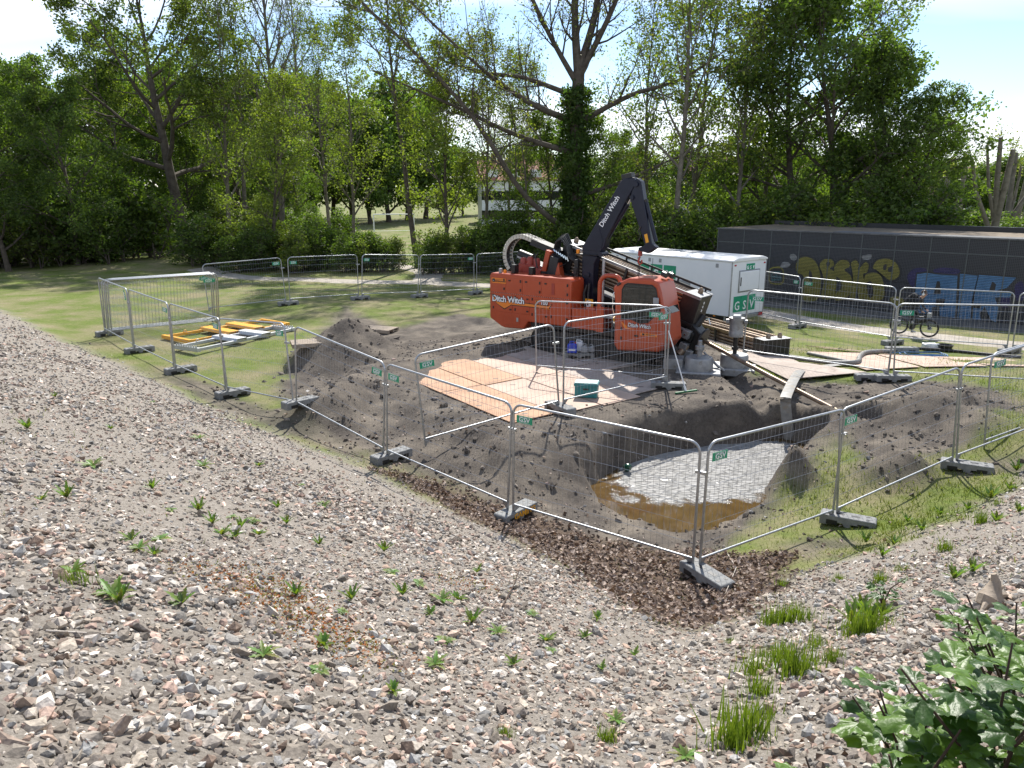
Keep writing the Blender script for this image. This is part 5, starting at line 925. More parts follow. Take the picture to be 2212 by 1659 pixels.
# ------------------------------------------------------------------ trees
leaf_m = tint_mat('leaf', .5, .55, spec=.4, tcol=(1.25, 1.4, .42)); 
def perp(d, rng):
    v = Vector((rng.gauss(0, 1), rng.gauss(0, 1), rng.gauss(0, 1))); v -= d * v.dot(d); return v.normalized()
def limb(mb, p, d, L_, r0, r1, n, rng, wander=.12, up=.0, sides=6):
    pts = [p.copy()]; dirs = [d.copy()]; s_ = L_ / n
    for k in range(n):
        d = (d + perp(d, rng) * wander + Vector((0, 0, up))).normalized(); p = p + d * s_; pts.append(p.copy()); dirs.append(d.copy())
    rs = [r0 + (r1 - r0) * (k / n) for k in range(n + 1)]; mb.tube(pts, rs, sides, cap=False); return pts, dirs, rs
def grow(seed, H, trunk_r, clear, nlimb, levels, sub_n, limb_len, wander=.10, up=.05, angle=50, lean=(0, 0), tips=None, fork=None, trunk_n=12, conic=.4, droop=0):
    """returns (wood MB, list of leaf-bearing points). clear: bare fraction of the trunk"""
    rng = random.Random(seed); mb = MB(); tp = []
    def sprout(p, d, L_, r, lv):
        n = 5 if lv == 1 else 4 if lv == 2 else 3
        pts, dirs, rs = limb(mb, p, d, L_, r, r * .35, n, rng, wander * (1.3 if lv > 1 else 1), up if lv < 3 else up - droop, 6 if lv == 1 else 4 if lv == 2 else 3)
        if lv >= levels:
            for k in range(1, len(pts)): tp.append((pts[k], L_ / n))
            return
        m = sub_n[lv - 1]
        for i in range(m):
            f = .28 + .72 * (i + rng.random()) / m; k = min(n - 1, int(f * n)); q = pts[k].lerp(pts[k + 1], f * n - k)
            dd = (dirs[k] * rng.uniform(.6, 1.0) + perp(dirs[k], rng) * rng.uniform(.5, 1.0)).normalized()
            sprout(q, dd, L_ * rng.uniform(.38, .62) * (1.15 - .5 * f), max(rs[k] * .5, .012), lv + 1)
        if lv >= 2: tp.append((pts[-1], L_ / n))
    d0 = Vector((lean[0], lean[1], 1)).normalized()
    pts, dirs, rs = limb(mb, Vector((0, 0, -.3)), d0, H * .97, trunk_r, trunk_r * .10, trunk_n, rng, wander * .45, .03, 9)
    # root flare
    mb.tube([(0, 0, -.3), (0, 0, .25), (0, 0, .8)], [trunk_r * 1.5, trunk_r * 1.15, trunk_r * .9], 9, cap=False)
    for i in range(nlimb):
        f = clear + (1 - clear) * ((i + rng.random() * .9) / nlimb); k = min(trunk_n - 1, int(f * trunk_n)); q = pts[k].lerp(pts[k + 1], f * trunk_n - k)
        a = i * 2.399 + rng.uniform(-.5, .5); el = R(angle + rng.uniform(-14, 14)) ; el = el * (1 - .55 * (f - clear) / (1 - clear + .01))
        dd = Vector((math.cos(a) * math.sin(el), math.sin(a) * math.sin(el), math.cos(el)))
        g = (f - clear) / (1 - clear + 1e-6); ln = limb_len * (1 - conic * g) * (.75 + .5 * rng.random()) * (1 if g > .12 else .8)
        sprout(q, dd, ln, max(rs[k] * .55, .03), 1)
    return mb, tp, pts, rs
def foliage(name, tp, n, size, spread, c1, c2, seed, squash=.75, clump=0, dark=None, oset=None):
    rng = np.random.default_rng(seed); P_ = np.array([p[:] for p, s_ in tp]); S_ = np.array([s_ for p, s_ in tp])
    if clump: sel = rng.choice(len(P_), max(3, int(len(P_) * clump)), replace=False); P_ = P_[sel]; S_ = S_[sel]
    k = rng.integers(0, len(P_), n); C_ = P_[k] + rng.normal(0, 1, (n, 3)) * spread * np.array([1, 1, squash])
    # two triangles make a leaf folded along its rib
    a = rng.normal(0, 1, (n, 3)); a /= np.linalg.norm(a, axis=1)[:, None]; u = rng.normal(0, 1, (n, 3)); u[:, 2] *= .6; u -= a * (u * a).sum(1)[:, None]; u /= np.linalg.norm(u, axis=1)[:, None]
    a[:, 2] = np.abs(a[:, 2]); w = np.cross(a, u); s_ = size * rng.uniform(.55, 1.35, n)[:, None]
    v = np.stack([C_ - u * s_ * .55, C_ + w * s_ * .36 + a * s_ * .1, C_ + u * s_ * .6, C_ - w * s_ * .36 + a * s_ * .1], 1).reshape(-1, 3)
    f = np.arange(4 * n).reshape(n, 4)
    m = rng.random(n)[:, None]; cl = (_h(np.floor(C_[:, 0] * .55), np.floor(C_[:, 1] * .55 + C_[:, 2] * .7), 5) * .6 + .7)[:, None]
    col = (np.array(c1) * (1 - m) + np.array(c2) * m) * cl * rng.uniform(.8, 1.2, n)[:, None]
    return v, f, np.repeat(col, 4, 0)
PROTO = {}
def proto(key, wood, fol, bark='bark'):
    me = wood.mesh(key + '_trunk', 60); me.materials.append(M[bark]); v, f, c_ = fol; o = np_mesh(key + '_crown', v, f, leaf_m, None, c_); fm = o.data; bpy.data.objects.remove(o); PROTO[key] = (me, fm)
def plant(key, x, y, h, rz, name, label, cat, group, sc=None, z=None, wide=1.0):
    t_ = thing(name, label, cat, (x, y, (zt(x, y) if z is None else z) - .05), rz, group); s_ = h / PH_[key]; t_.scale = (s_ * wide, s_ * wide, s_)
    tr = obj('trunk' if cat == 'tree' else 'stem', PROTO[key][0], None, t_); cr = obj('crown' if cat == 'tree' else 'foliage', PROTO[key][1], None, t_); return t_
PH_ = {}
G1, G2 = (.076, .128, .024), (.138, .192, .042)         # fresh green
Y1, Y2 = (.110, .155, .026), (.195, .225, .055)         # yellow spring green
D1, D2 = (.046, .088, .020), (.082, .132, .030)         # darker green
def mk(key, H, n, size, spread, c1, c2, seed, bark='bark', clump=0, **k):
    w, tp, pts, rs = grow(seed, H, **k); PH_[key] = H; proto(key, w, foliage(key, tp, n, size, spread, c1, c2, seed, clump=clump), bark)
mk('oak', 22, 32000, .21, .27, G1, Y2, 11, trunk_r=.52, clear=.27, nlimb=19, levels=4, sub_n=(6, 5, 3), limb_len=9.6, angle=66, wander=.16, up=.035, conic=.55)
mk('dense_a', 17, 23000, .20, .30, D1, G2, 12, trunk_r=.26, clear=.12, nlimb=24, levels=4, sub_n=(5, 4, 3), limb_len=5.4, angle=62, wander=.14, up=.03, conic=.5)
mk('dense_b', 15, 22000, .19, .30, G1, G2, 13, trunk_r=.28, clear=.10, nlimb=22, levels=4, sub_n=(6, 4, 3), limb_len=6.2, angle=66, wander=.15, up=.035, conic=.55)
mk('slim_a', 20, 5800, .17, .26, G1, Y2, 14, 'barkpale', trunk_r=.20, clear=.28, nlimb=24, levels=4, sub_n=(5, 4, 2), limb_len=4.6, angle=40, wander=.12, up=.10, conic=.45)
mk('slim_b', 19, 6800, .17, .28, Y1, Y2, 15, 'barkpale', trunk_r=.17, clear=.22, nlimb=22, levels=4, sub_n=(5, 4, 2), limb_len=4.2, angle=44, wander=.14, up=.08, conic=.4)
mk('lean', 20, 9000, .18, .30, G1, Y2, 16, 'bark', trunk_r=.22, clear=.52, nlimb=13, levels=4, sub_n=(5, 4, 2), limb_len=5.4, angle=62, wander=.16, up=.06, lean=(-.10, 0), conic=.3)
mk('yellow', 13, 10000, .16, .30, Y1, Y2, 17, 'bark', trunk_r=.16, clear=.18, nlimb=18, levels=4, sub_n=(5, 4, 2), limb_len=3.9, angle=48, wander=.15, up=.07, conic=.45)
mk('bare', 25, 3500, .15, .2, G1, Y2, 18, 'barkpale', trunk_r=.26, clear=.30, nlimb=30, levels=4, sub_n=(6, 5, 3), limb_len=5.6, angle=36, wander=.10, up=.12, conic=.5)
for j, (key, cc) in enumerate((('bush_a', (D1, G2)), ('bush_b', (G1, G2)), ('bush_c', (G1, Y2)))):
    wood = MB(); tps = []; rng = random.Random(40 + j)
    for s_ in range(7):
        w, tp, _, _ = grow(50 + 10 * j + s_, 3.6 * rng.uniform(.7, 1.1), trunk_r=.035, clear=.12, nlimb=10, levels=3, sub_n=(5, 3), limb_len=1.3, angle=60, wander=.2, up=.05, lean=(rng.uniform(-.35, .35), rng.uniform(-.35, .35)), trunk_n=6)
        ox, oy = rng.uniform(-1.3, 1.3), rng.uniform(-.8, .8); wood.add([(a + ox, b + oy, c_) for a, b, c_ in w.v], w.f); tps += [(p + Vector((ox, oy, 0)), q) for p, q in tp]
    PH_[key] = 3.8; proto(key, wood, foliage(key, tps, 7500, .15, .20, cc[0], cc[1], 60 + j))
mk('far', 14, 9000, .42, .75, D1, G2, 19, trunk_r=.3, clear=.06, nlimb=16, levels=3, sub_n=(5, 4), limb_len=5.5, angle=62, wander=.14, up=.04, conic=.5)
# the ivy-clad giant: forked trunk, long arching limbs, thin young leaves
rng = random.Random(5); wood = MB(); tp = []; ivy = []
def arm(pts, r0, r1, subs, sublen, seed):
    q = [Vector(p) for p in pts]; s_ = []
    for i in range(len(q) - 1):
        a, b, c_, d = q[max(i - 1, 0)], q[i], q[i + 1], q[min(i + 2, len(q) - 1)]
        for k in range(5): u = k / 5; s_.append(.5 * ((2 * b) + (c_ - a) * u + (2 * a - 5 * b + 4 * c_ - d) * u * u + (3 * b - a - 3 * c_ + d) * u ** 3))
    s_.append(q[-1]); n = len(s_); rs = [r0 + (r1 - r0) * k / (n - 1) for k in range(n)]; wood.tube(s_, rs, 8, cap=False); rg = random.Random(seed)
    for i in range(subs):
        f = .2 + .8 * (i + rg.random()) / subs; k = min(n - 2, int(f * (n - 1))); d = (s_[k + 1] - s_[k]).normalized(); dd = (d * rg.uniform(.5, 1) + perp(d, rg) * .8 + Vector((0, 0, .25))).normalized()
        pts2, dirs2, rs2 = limb(wood, s_[k], dd, sublen * rg.uniform(.5, 1.1), max(.02, rs[k] * .38), .012, 5, rg, .16, .06, 4)
        for m in range(5):
            kk = rg.randrange(1, 5); d3 = (dirs2[kk] + perp(dirs2[kk], rg) * .8).normalized(); p3, d3s, _ = limb(wood, pts2[kk], d3, sublen * .4 * rg.uniform(.5, 1.2), max(.012, rs2[kk] * .6), .008, 4, rg, .18, .05, 3); tp.extend((p, .3) for p in p3[1:])
            for m2 in range(3): d4 = (d3s[2] + perp(d3s[2], rg)).normalized(); p4, _, _ = limb(wood, p3[rg.randrange(1, 4)], d4, sublen * .2, .009, .006, 3, rg, .2, .05, 3); tp.extend((p, .2) for p in p4[1:])
    return s_
tk = arm([(0, 0, -.3), (-.15, 0, 4), (-.2, 0, 9), (-.1, 0, 12.5)], .50, .36, 4, 3, 1)
for k, (pts, r0, n_, ln) in enumerate([([(-.1, 0, 12.0), (-.4, .2, 16), (-.2, .4, 21), (-.5, .4, 27)], .30, 18, 4.2), ([(-.1, 0, 12.2), (1.6, -.5, 15.5), (3.0, -.6, 19), (5.2, -.8, 25)], .22, 18, 4.6), ([(-.1, 0, 12.6), (.9, .6, 16), (1.5, 1, 21), (2.2, 1.2, 26)], .28, 15, 4), ([(-.2, 0, 11.8), (-2.0, -.4, 14.6), (-4.2, -.8, 18.6), (-6.6, -1, 22)], .20, 18, 4.6), ([(-.2, 0, 9.5), (-3.2, -1, 10.6), (-6.5, -1.5, 12.8), (-11.0, -2, 16.8)], .24, 20, 4.4), ([(-.2, 0, 7.6), (-4.0, -1, 8.7), (-8, -2, 10.4), (-12.5, -2.5, 12.2)], .20, 18, 3.8), ([(-.1, 0, 2.5), (-3.4, -2, 5.0), (-6.6, -3, 9.6), (-10.0, -3.4, 13.2), (-13.5, -3.5, 16.5), (-16, -3.6, 20.5)], .20, 30, 4.6), ([(0, 0, 9.5), (3.0, -1, 11), (6.0, -1.3, 11.9), (9.0, -1.4, 13.8)], .20, 16, 3.6), ([(0, 0, 5.0), (2.8, -.8, 5.9), (5.2, -1, 7.0), (8.2, -1, 8.2)], .15, 14, 3.0), ([(-.2, 0, 11), (-3.5, .5, 12.2), (-6.4, .8, 12.6), (-9.5, 1, 13.6)], .18, 14, 3.6)]): arm(pts, r0, .03, n_, ln, 20 + k)
PH_['giant'] = 27
for k in range(500): z_ = rng.uniform(.5, 11.5); a = rng.uniform(0, 6.28); rr = .35 + rng.random() * .65; ivy.append((Vector((-.2 + rr * math.cos(a), rr * math.sin(a), z_)), .3))
v1, f1, c1_ = foliage('giant', tp, 15000, .14, .22, Y1, (.21, .20, .07), 3); v2, f2, c2_ = foliage('ivy', ivy, 13000, .20, .22, D1, D2, 4)
proto('giant', wood, (np.concatenate([v1, v2]), np.concatenate([f1, f2 + len(v1)]), np.concatenate([c1_, c2_])), 'bark')
def tx(px, y): return float((px * PS - 512) / FPX * (y * math.cos(PITCH) + CH * math.sin(PITCH)))
# key, pixel column, distance, height, name, label
oak_p = pick(402, 546); TREES = [
 ('giant', 1245, 52, 27.5, 'poplar_tree', 'huge sparse tree with an ivy-clad trunk and long arching limbs behind the rig', 0),
 ('lean', 905, 55, 20.5, 'slender_tree', 'slim leaning tree with a bare trunk at the edge of the open field', R(10)),
 ('yellow', 972, 54, 13.5, 'alder_tree', 'yellow green tree with forked dark stems beside the path fork', 1),
 ('slim_a', 1053, 57, 15.5, 'slender_tree', 'thin grey tree in front of the white house', 2), ('slim_b', 1102, 62, 15, 'slender_tree', 'thin dark tree in front of the red roofed white house', 3), ('slim_a', 1140, 60, 14, 'slender_tree', 'small thin tree beside the white house and the ivy trunk', 4),
 ('slim_a', 712, 63, 17, 'slender_tree', 'airy tree with upright stems left of the open field', 5), ('slim_b', 765, 60, 16.5, 'slender_tree', 'airy yellow green tree with twin stems left of the open field', .7),
 ('bare', 612, 66, 27, 'poplar_tree', 'tall nearly leafless poplar rising above the wood', 0), ('bare', 655, 80, 26, 'poplar_tree', 'second nearly leafless poplar standing deeper in the wood', 2),
 ('slim_b', 500, 60, 20, 'slender_tree', 'tall yellow green tree with a pale trunk right of the oak', 1.3), ('slim_a', 540, 66, 21, 'slender_tree', 'tall pale trunked tree between oak and bare poplar', 2.2), ('slim_a', 470, 75, 17, 'slender_tree', 'tall thin tree standing just behind the oak', 3.1), ('yellow', 595, 53, 11.5, 'alder_tree', 'small bright yellow green tree at the hedge behind the lawn', 2.0),
 ('slim_a', 1455, 49, 22, 'slender_tree', 'tall tree with pale twin stems behind the white trailer', .4), ('slim_b', 1490, 55, 21.5, 'slender_tree', 'tall yellow green tree behind the end of the shed', 1.9), ('slim_a', 1390, 57, 19, 'slender_tree', 'thin tall tree between ivy trunk and white trailer', 4.2), ('slim_b', 1590, 52, 20.5, 'slender_tree', 'tall leafy tree with dark stems at the shed corner', 2.9), ('slim_a', 1640, 56, 21, 'slender_tree', 'tall tree with slanting stems behind the shed roof', 5.5),
 ('dense_a', 1715, 53, 19.5, 'maple_tree', 'broad dense tree behind the middle of the shed roof', .3), ('dense_b', 1800, 51, 17.6, 'maple_tree', 'broad yellow green tree towards the open sky behind the shed', 1.2), ('dense_a', 1870, 50, 12.5, 'maple_tree', 'rounded dark tree at the end of the wood behind the shed', 2.6), ('dense_b', 1925, 48, 10.0, 'maple_tree', 'low spreading tree reaching towards the pollards', 4.0), ('slim_b', 1850, 60, 19, 'slender_tree', 'wispy tree top showing beyond the dense maples', 3.3),
 ('dense_b', -70, 52, 12, 'forest_tree', 'dense tree at the outer edge of the dark wood', 0), ('dense_a', 20, 50, 11.5, 'forest_tree', 'dense tree over the brushwood pile at the wood edge', 1), ('dense_b', 95, 57, 12.5, 'forest_tree', 'dense tree between the wood edge and the oak', 2), ('dense_a', 170, 52, 11.5, 'forest_tree', 'low dense tree left of the oak trunk', 3), ('dense_a', 245, 66, 16, 'forest_tree', 'dense tree hidden behind the left limbs of the oak', 4), ('dense_b', 330, 70, 13, 'forest_tree', 'dense tree hidden behind the oak trunk', 5), ('dense_a', 430, 66, 10, 'forest_tree', 'dense tree filling the wood right of the oak trunk', .5), ('dense_b', 540, 72, 10.5, 'forest_tree', 'dense tree deep in the wood behind the pale trunks', 1.5), ('dense_a', 650, 74, 9.5, 'forest_tree', 'dense tree deep in the wood before the open field', 2.5), ('dense_b', 1195, 55, 9.5, 'forest_tree', 'low fresh green tree left of the ivy trunk', 2.2), ('dense_b', 1300, 53, 9.5, 'forest_tree', 'low dense tree right of the ivy trunk', .9), ('dense_a', 1370, 60, 8.5, 'forest_tree', 'low dense tree behind the crane arm', 1.9), ('dense_a', 1560, 60, 8, 'forest_tree', 'low dense tree behind the shed corner', 3.0), ('dense_b', 1680, 62, 9, 'forest_tree', 'low dense tree deep behind the shed', 4.4)]
for key, px, y, h, nm, lab, rz in TREES: plant(key, tx(px, y), y, h, rz, nm, lab, 'tree', None)
plant('oak', oak_p[0], oak_p[1], 20.5, .6, 'oak_tree', 'big spreading oak at the edge of the lawn', 'tree', None)
# hedge and undergrowth, each bush its own thing
rng = random.Random(9)
LAND = [(20, 'the brush pile'), (170, 'the dark wood'), (330, 'the left limbs of the oak'), (402, 'the oak trunk'), (470, 'the black rubbish bag'), (540, 'the end of the path'), (595, 'the small yellow green tree'), (640, 'the tall bare poplar'), (712, 'the airy upright tree'), (765, 'the twin stemmed tree'), (838, 'the field gap'), (905, 'the slim leaning tree'), (972, 'the forked yellow green tree'), (1040, 'the thin grey tree'), (1110, 'the white house'), (1170, 'the rear of the rig'), (1245, 'the ivy trunk'), (1330, 'the crane arm'), (1400, 'the trailer roof'), (1455, 'the pale twin stems'), (1540, 'the shed corner'), (1620, 'the slanting stems'), (1715, 'the broad dense maple'), (1800, 'the broad yellow green maple'), (1870, 'the rounded dark tree'), (1940, 'the low spreading tree'), (2000, 'the short cut trunk'), (2062, 'the tall cut trunk'), (2135, 'the big pollard'), (2200, 'the thick end trunk')]
def bush(px, y, h, zone, wide=1.2):
    k = rng.randrange(3); key = ('bush_a', 'bush_b', 'bush_c')[k]; land = min(LAND, key=lambda q: abs(q[0] - px))[1]
    lab = '%s %s bush %s by %s' % (('dark', 'fresh green', 'yellow green')[k], 'low' if h < 3 else 'tall' if h > 4.6 else 'rounded', zone[0], land)
    plant(key, tx(px, y), y, h, rng.uniform(0, 6.28), 'bush', lab, 'bush', zone[1], wide=wide)
for px in range(-60, 400, 42): bush(px + rng.randint(-12, 12), rng.uniform(64, 70) if px > 300 else rng.uniform(54, 62) if px > 240 else rng.uniform(52, 56), rng.uniform(3.5, 6), ('in the shade', 'bushes in the shade of the wood'))
for px in range(455, 800, 30): bush(px + rng.randint(-10, 10), rng.uniform(50.5, 55), rng.uniform(2.0, 3.5), ('in the hedge', 'bushes of the hedge'))
for px in range(430, 780, 60): bush(px, rng.uniform(60, 68), rng.uniform(3, 4.8), ('behind the hedge', 'bushes behind the hedge'))
for px, h in ((800, 2.6), (838, 2.2), (930, 2.4), (955, 2.8), (1000, 3.0), (1030, 2.6)): bush(px, rng.uniform(50, 53), h, ('at the path fork', 'bushes at the path fork'))
for px in range(1065, 1300, 32): bush(px, rng.uniform(50, 56), rng.uniform(2.8, 4.4), ('behind the rig', 'bushes behind the rig'))
for px in range(1310, 1570, 32): bush(px, rng.uniform(47, 53), rng.uniform(3.2, 5.2), ('behind the trailer', 'bushes behind the trailer'))
for px in range(1580, 1990, 36): bush(px, rng.uniform(47.5, 52) if px < 1800 else rng.uniform(45, 48), rng.uniform(4.0, 5.6), ('over the shed roof', 'bushes behind the shed'))
for px in range(1900, 2230, 40): bush(px, rng.uniform(62, 72), rng.uniform(2.6, 3.6), ('below the parked cars', 'scrub below the parked cars'), 1.8)
# far tree lines beyond the field and the car park
for k, px in enumerate(range(600, 1900, 40)): plant('far', tx(px, 112 + (k * 37) % 30 if px < 960 else 140 + (k * 37) % 30), 112 + (k * 37) % 30 if px < 960 else 140 + (k * 37) % 30, 15.5 + (k * 53) % 5 if px < 960 else 9 + (k * 53) % 3, k, 'far_tree', '%s tree in the far line across the field behind %s' % (('round', 'tall', 'broad')[k % 3], min(LAND, key=lambda q: abs(q[0] - px))[1]), 'tree', 'far trees across the field')
for k, px in enumerate(range(-120, 620, 70)): plant('far', tx(px, 105), 105, 15 + (k * 53) % 4, k, 'far_tree', 'deep %s tree of the wood behind %s' % (('round', 'tall', 'broad')[k % 3], min(LAND, key=lambda q: abs(q[0] - px))[1]), 'tree', 'deep trees behind the wood')
for k, px in enumerate(range(1960, 2330, 40)): plant('far', tx(px, 125 + (k * 17) % 12), 125 + (k * 17) % 12, 7.2 + (k * 31) % 3 * .8, k, 'far_tree', '%s tree in the low line behind the cars and %s' % (('round', 'tall', 'broad')[k % 3], min(LAND, key=lambda q: abs(q[0] - px))[1]), 'tree', 'low trees behind the car park', wide=1.3)
# pollards
def pollard(px, y, h, label, cuts, r=.42, seed=1):
    rg = random.Random(seed); x = tx(px, y); t_ = thing('pollard_tree', label, 'tree', (x, y, zt(x, y) - .1), 0, None); wood = MB(); tp = []
    cut = MB()
    for (lx, ly, hh, rr) in cuts:
        p = Vector((rg.uniform(-.2, .2), rg.uniform(-.2, .2), 0)); tgt = Vector((lx, ly, hh)); q = [p, p.lerp(tgt, .3) + Vector((-lx * .12, 0, .3)), p.lerp(tgt, .65) + Vector((lx * .05, 0, .1)), tgt]; wood.tube(q, [rr * .95, rr * .75, rr * .62, rr * .48], 9)
        cut.lathe([(rr * .47, 0), (rr * .42, .05)], tgt + Vector((0, 0, -.03)), 8)
        for k in range(6):
            d = Vector((rg.uniform(-.6, .6), rg.uniform(-.6, .6), 1)).normalized(); pts, _, _ = limb(wood, tgt - Vector((0, 0, rg.uniform(0, 1.5))), d, rg.uniform(1.0, 2.4), .025, .008, 4, rg, .15, .1, 3); tp += [(a, .2) for a in pts[1:]]
    wood.build('trunk', M['barkpale'], t_, 60); cut.build('cut_end', M['barkcut'], t_, None)
    v, f, c_ = foliage('p', tp, 420, .16, .14, Y1, (.25, .24, .12), seed); np_mesh('crown', v, f, leaf_m, t_, c_)
pollard(2140, 62, 9, 'big pollarded tree with several cut limbs and fresh twigs', [(-2.6, 0, 7.6, .26), (-.5, .2, 9.2, .32), (.35, -.2, 8.3, .38), (-1.4, .3, 8.6, .20)], seed=1)
pollard(2163, 70, 9, 'pollarded tree with one long limb arching outwards', [(.0, 0, 8.4, .34), (3.2, 0, 9.2, .24), (.8, .3, 7.2, .2)], seed=2)
pollard(2062, 78, 7, 'single tall cut trunk beside the far red roof', [(0, 0, 8.2, .42)], seed=3); pollard(2030, 84, 7, 'cut trunk half hidden by the end of the wood', [(0, 0, 7.4, .42)], seed=4); pollard(2188, 82, 8, 'leaning cut trunk behind the big pollard', [(.5, 0, 7.8, .4)], seed=5); pollard(2204, 72, 9, 'thick cut trunk at the end of the pollard row', [(.6, 0, 8.8, .46), (1.5, 0, 8.0, .26)], seed=6); pollard(2000, 88, 5, 'short cut trunk among the scrub', [(0, 0, 6.0, .4)], seed=7)
# houses far behind
def house(px, y, w, d_, h, rh, label, n, rz=0):
    x = tx(px, y); t_ = thing('apartment_house', label, 'house', (x, y, -.2), rz)
    hw = mat('house_render', (.62, .63, .64), (.72, .73, .73), .8); hr = mat('house_tile', (.24, .09, .06), (.33, .14, .09), .85, 0, 3)
    sub(t_, 'wall', MB().bb(-w / 2, w / 2, 0, d_, 0, h), hw, 0); rf = sub(t_, 'roof', MB().prism([(-.5, h - .05), (d_ / 2, h + rh), (d_ + .5, h - .05)], -w / 2 - .4, w / 2 + .4, 'x'), hr, 0)
    for k in range(3): o = MB().bb(-w / 2 + w * (k + .5) / 3 - .4, -w / 2 + w * (k + .5) / 3 + .4, d_ / 2 - .4, d_ / 2 + .4, h + rh - .8, h + rh + 1.0).build('chimney', hr, rf, None)
    for fl in range(max(1, int(h / 2.8))):
        for k in range(n): xx = -w / 2 + w * (k + .5) / n; sub(t_, 'window', MB().bb(xx - .6, xx + .6, -.03, .05, .9 + fl * 2.8, 2.2 + fl * 2.8), 'glass', 0)
    for k in range(n // 3):
        xx = -w / 2 + w * (k + .5) / (n // 3); dm = sub(t_, 'dormer', MB().bb(xx - .8, xx + .8, .3, 2.6, h, h + 1.5), hw, 0)
house(1135, 118, 13, 10, 6.6, 3.0, 'long white house with a red tiled roof beyond the trees', 12, R(6)); house(2060, 190, 36, 10, 7.0, 3.2, 'far house with a red and grey roof beyond the car park', 12, R(-15)); house(1680, 170, 40, 10, 8.0, 4, 'far pale house glimpsed through the stems behind the shed', 12)
# parked cars
def car(px, y, rz, m, label):
    x = tx(px, y); t_ = thing('parked_car', label, 'car', (x, y, .15), rz, 'cars parked behind the pollards')
    sub(t_, 'body', MB().prism([(-2.1, .3), (2.1, .3), (2.12, .7), (1.9, .85), (1.1, .95), (-1.7, .98), (-2.1, .85)], -.85, .85), m, .08); sub(t_, 'cabin', MB().prism([(-1.75, .95), (1.0, .95), (.35, 1.42), (-1.2, 1.45)], -.74, .74), 'glass', .05); sub(t_, 'roof', MB().prism([(-1.22, 1.43), (.37, 1.40), (.25, 1.47), (-1.1, 1.50)], -.72, .72), m, .02)
    for a in (-1.3, 1.3):
        for b in (-.86, .68): sub(t_, 'wheel', MB().cyl((a, b, .32), (a, b + .18, .32), .32, n=14), 'rubber', 0)
cw = mat('car_silver', (.45, .47, .49), None, .25, .3); ck_ = mat('car_dark', (.05, .07, .10), None, .25)
for px, m, l in ((2022, cw, 'silver car parked behind the short cut trunk'), (2048, ck_, 'dark car parked beside the tall cut trunk'), (2078, M['white'], 'white car parked left of the big pollard'), (2104, cw, 'silver car parked close to the big pollard'), (2196, M['white'], 'white car parked at the end of the pollard row')): car(px, 92, R(8 + (px % 5) * 4), m, l)
# football goal on the field
gx_, gy_g = tx(852, 98), 98.0; t_ = thing('football_goal', 'white football goal on the open field', 'goal', (gx_, gy_g, zt(gx_, gy_g)), R(15))
for a in (-2.5, 2.5): sub(t_, 'post', MB().cyl((a, 0, 0), (a, 0, 2.1), .06), 'white', 0)
sub(t_, 'crossbar', MB().cyl((-2.5, 0, 2.1), (2.5, 0, 2.1), .06), 'white', 0); sub(t_, 'brace', MB().tube([(-2.5, 0, 2.1), (-2.5, 1.4, 0), (2.5, 1.4, 0), (2.5, 0, 2.1)], .03, 6), 'white', 0)
# ------------------------------------------------------------------ stones of the gravel bank
ICO = np.array([(0, 0, -1), (.7236, -.5257, -.4472), (-.2764, -.8506, -.4472), (-.8944, 0, -.4472), (-.2764, .8506, -.4472), (.7236, .5257, -.4472), (.2764, -.8506, .4472), (-.7236, -.5257, .4472), (-.7236, .5257, .4472), (.2764, .8506, .4472), (.8944, 0, .4472), (0, 0, 1)])
ICF = np.array([(0, 1, 2), (1, 0, 5), (0, 2, 3), (0, 3, 4), (0, 4, 5), (1, 5, 10), (2, 1, 6), (3, 2, 7), (4, 3, 8), (5, 4, 9), (1, 10, 6), (2, 6, 7), (3, 7, 8), (4, 8, 9), (5, 9, 10), (6, 10, 11), (7, 6, 11), (8, 7, 11), (9, 8, 11), (10, 9, 11)])
CUB = np.array([(a, b, c_) for c_ in (-1, 1) for b in (-1, 1) for a in (-1, 1)]) * .62
CUF = np.array([(0, 2, 1), (1, 2, 3), (4, 5, 6), (5, 7, 6), (0, 1, 4), (1, 5, 4), (2, 6, 3), (3, 6, 7), (0, 4, 2), (2, 4, 6), (1, 3, 5), (3, 7, 5)])
PAL = np.array([(.26, .235, .21), (.19, .17, .15), (.34, .31, .28), (.40, .375, .35), (.30, .245, .21), (.36, .27, .235), (.21, .205, .20), (.27, .275, .28), (.15, .135, .125), (.44, .42, .395), (.25, .19, .155), (.30, .27, .235)])
def rotm(n, rng):
    q = rng.normal(0, 1, (n, 4)); q /= np.linalg.norm(q, axis=1)[:, None]; w, x, y, z = q.T
    return np.stack([1 - 2 * (y * y + z * z), 2 * (x * y - z * w), 2 * (x * z + y * w), 2 * (x * y + z * w), 1 - 2 * (x * x + z * z), 2 * (y * z - x * w), 2 * (x * z - y * w), 2 * (y * z + x * w), 1 - 2 * (x * x + y * y)], -1).reshape(n, 3, 3)
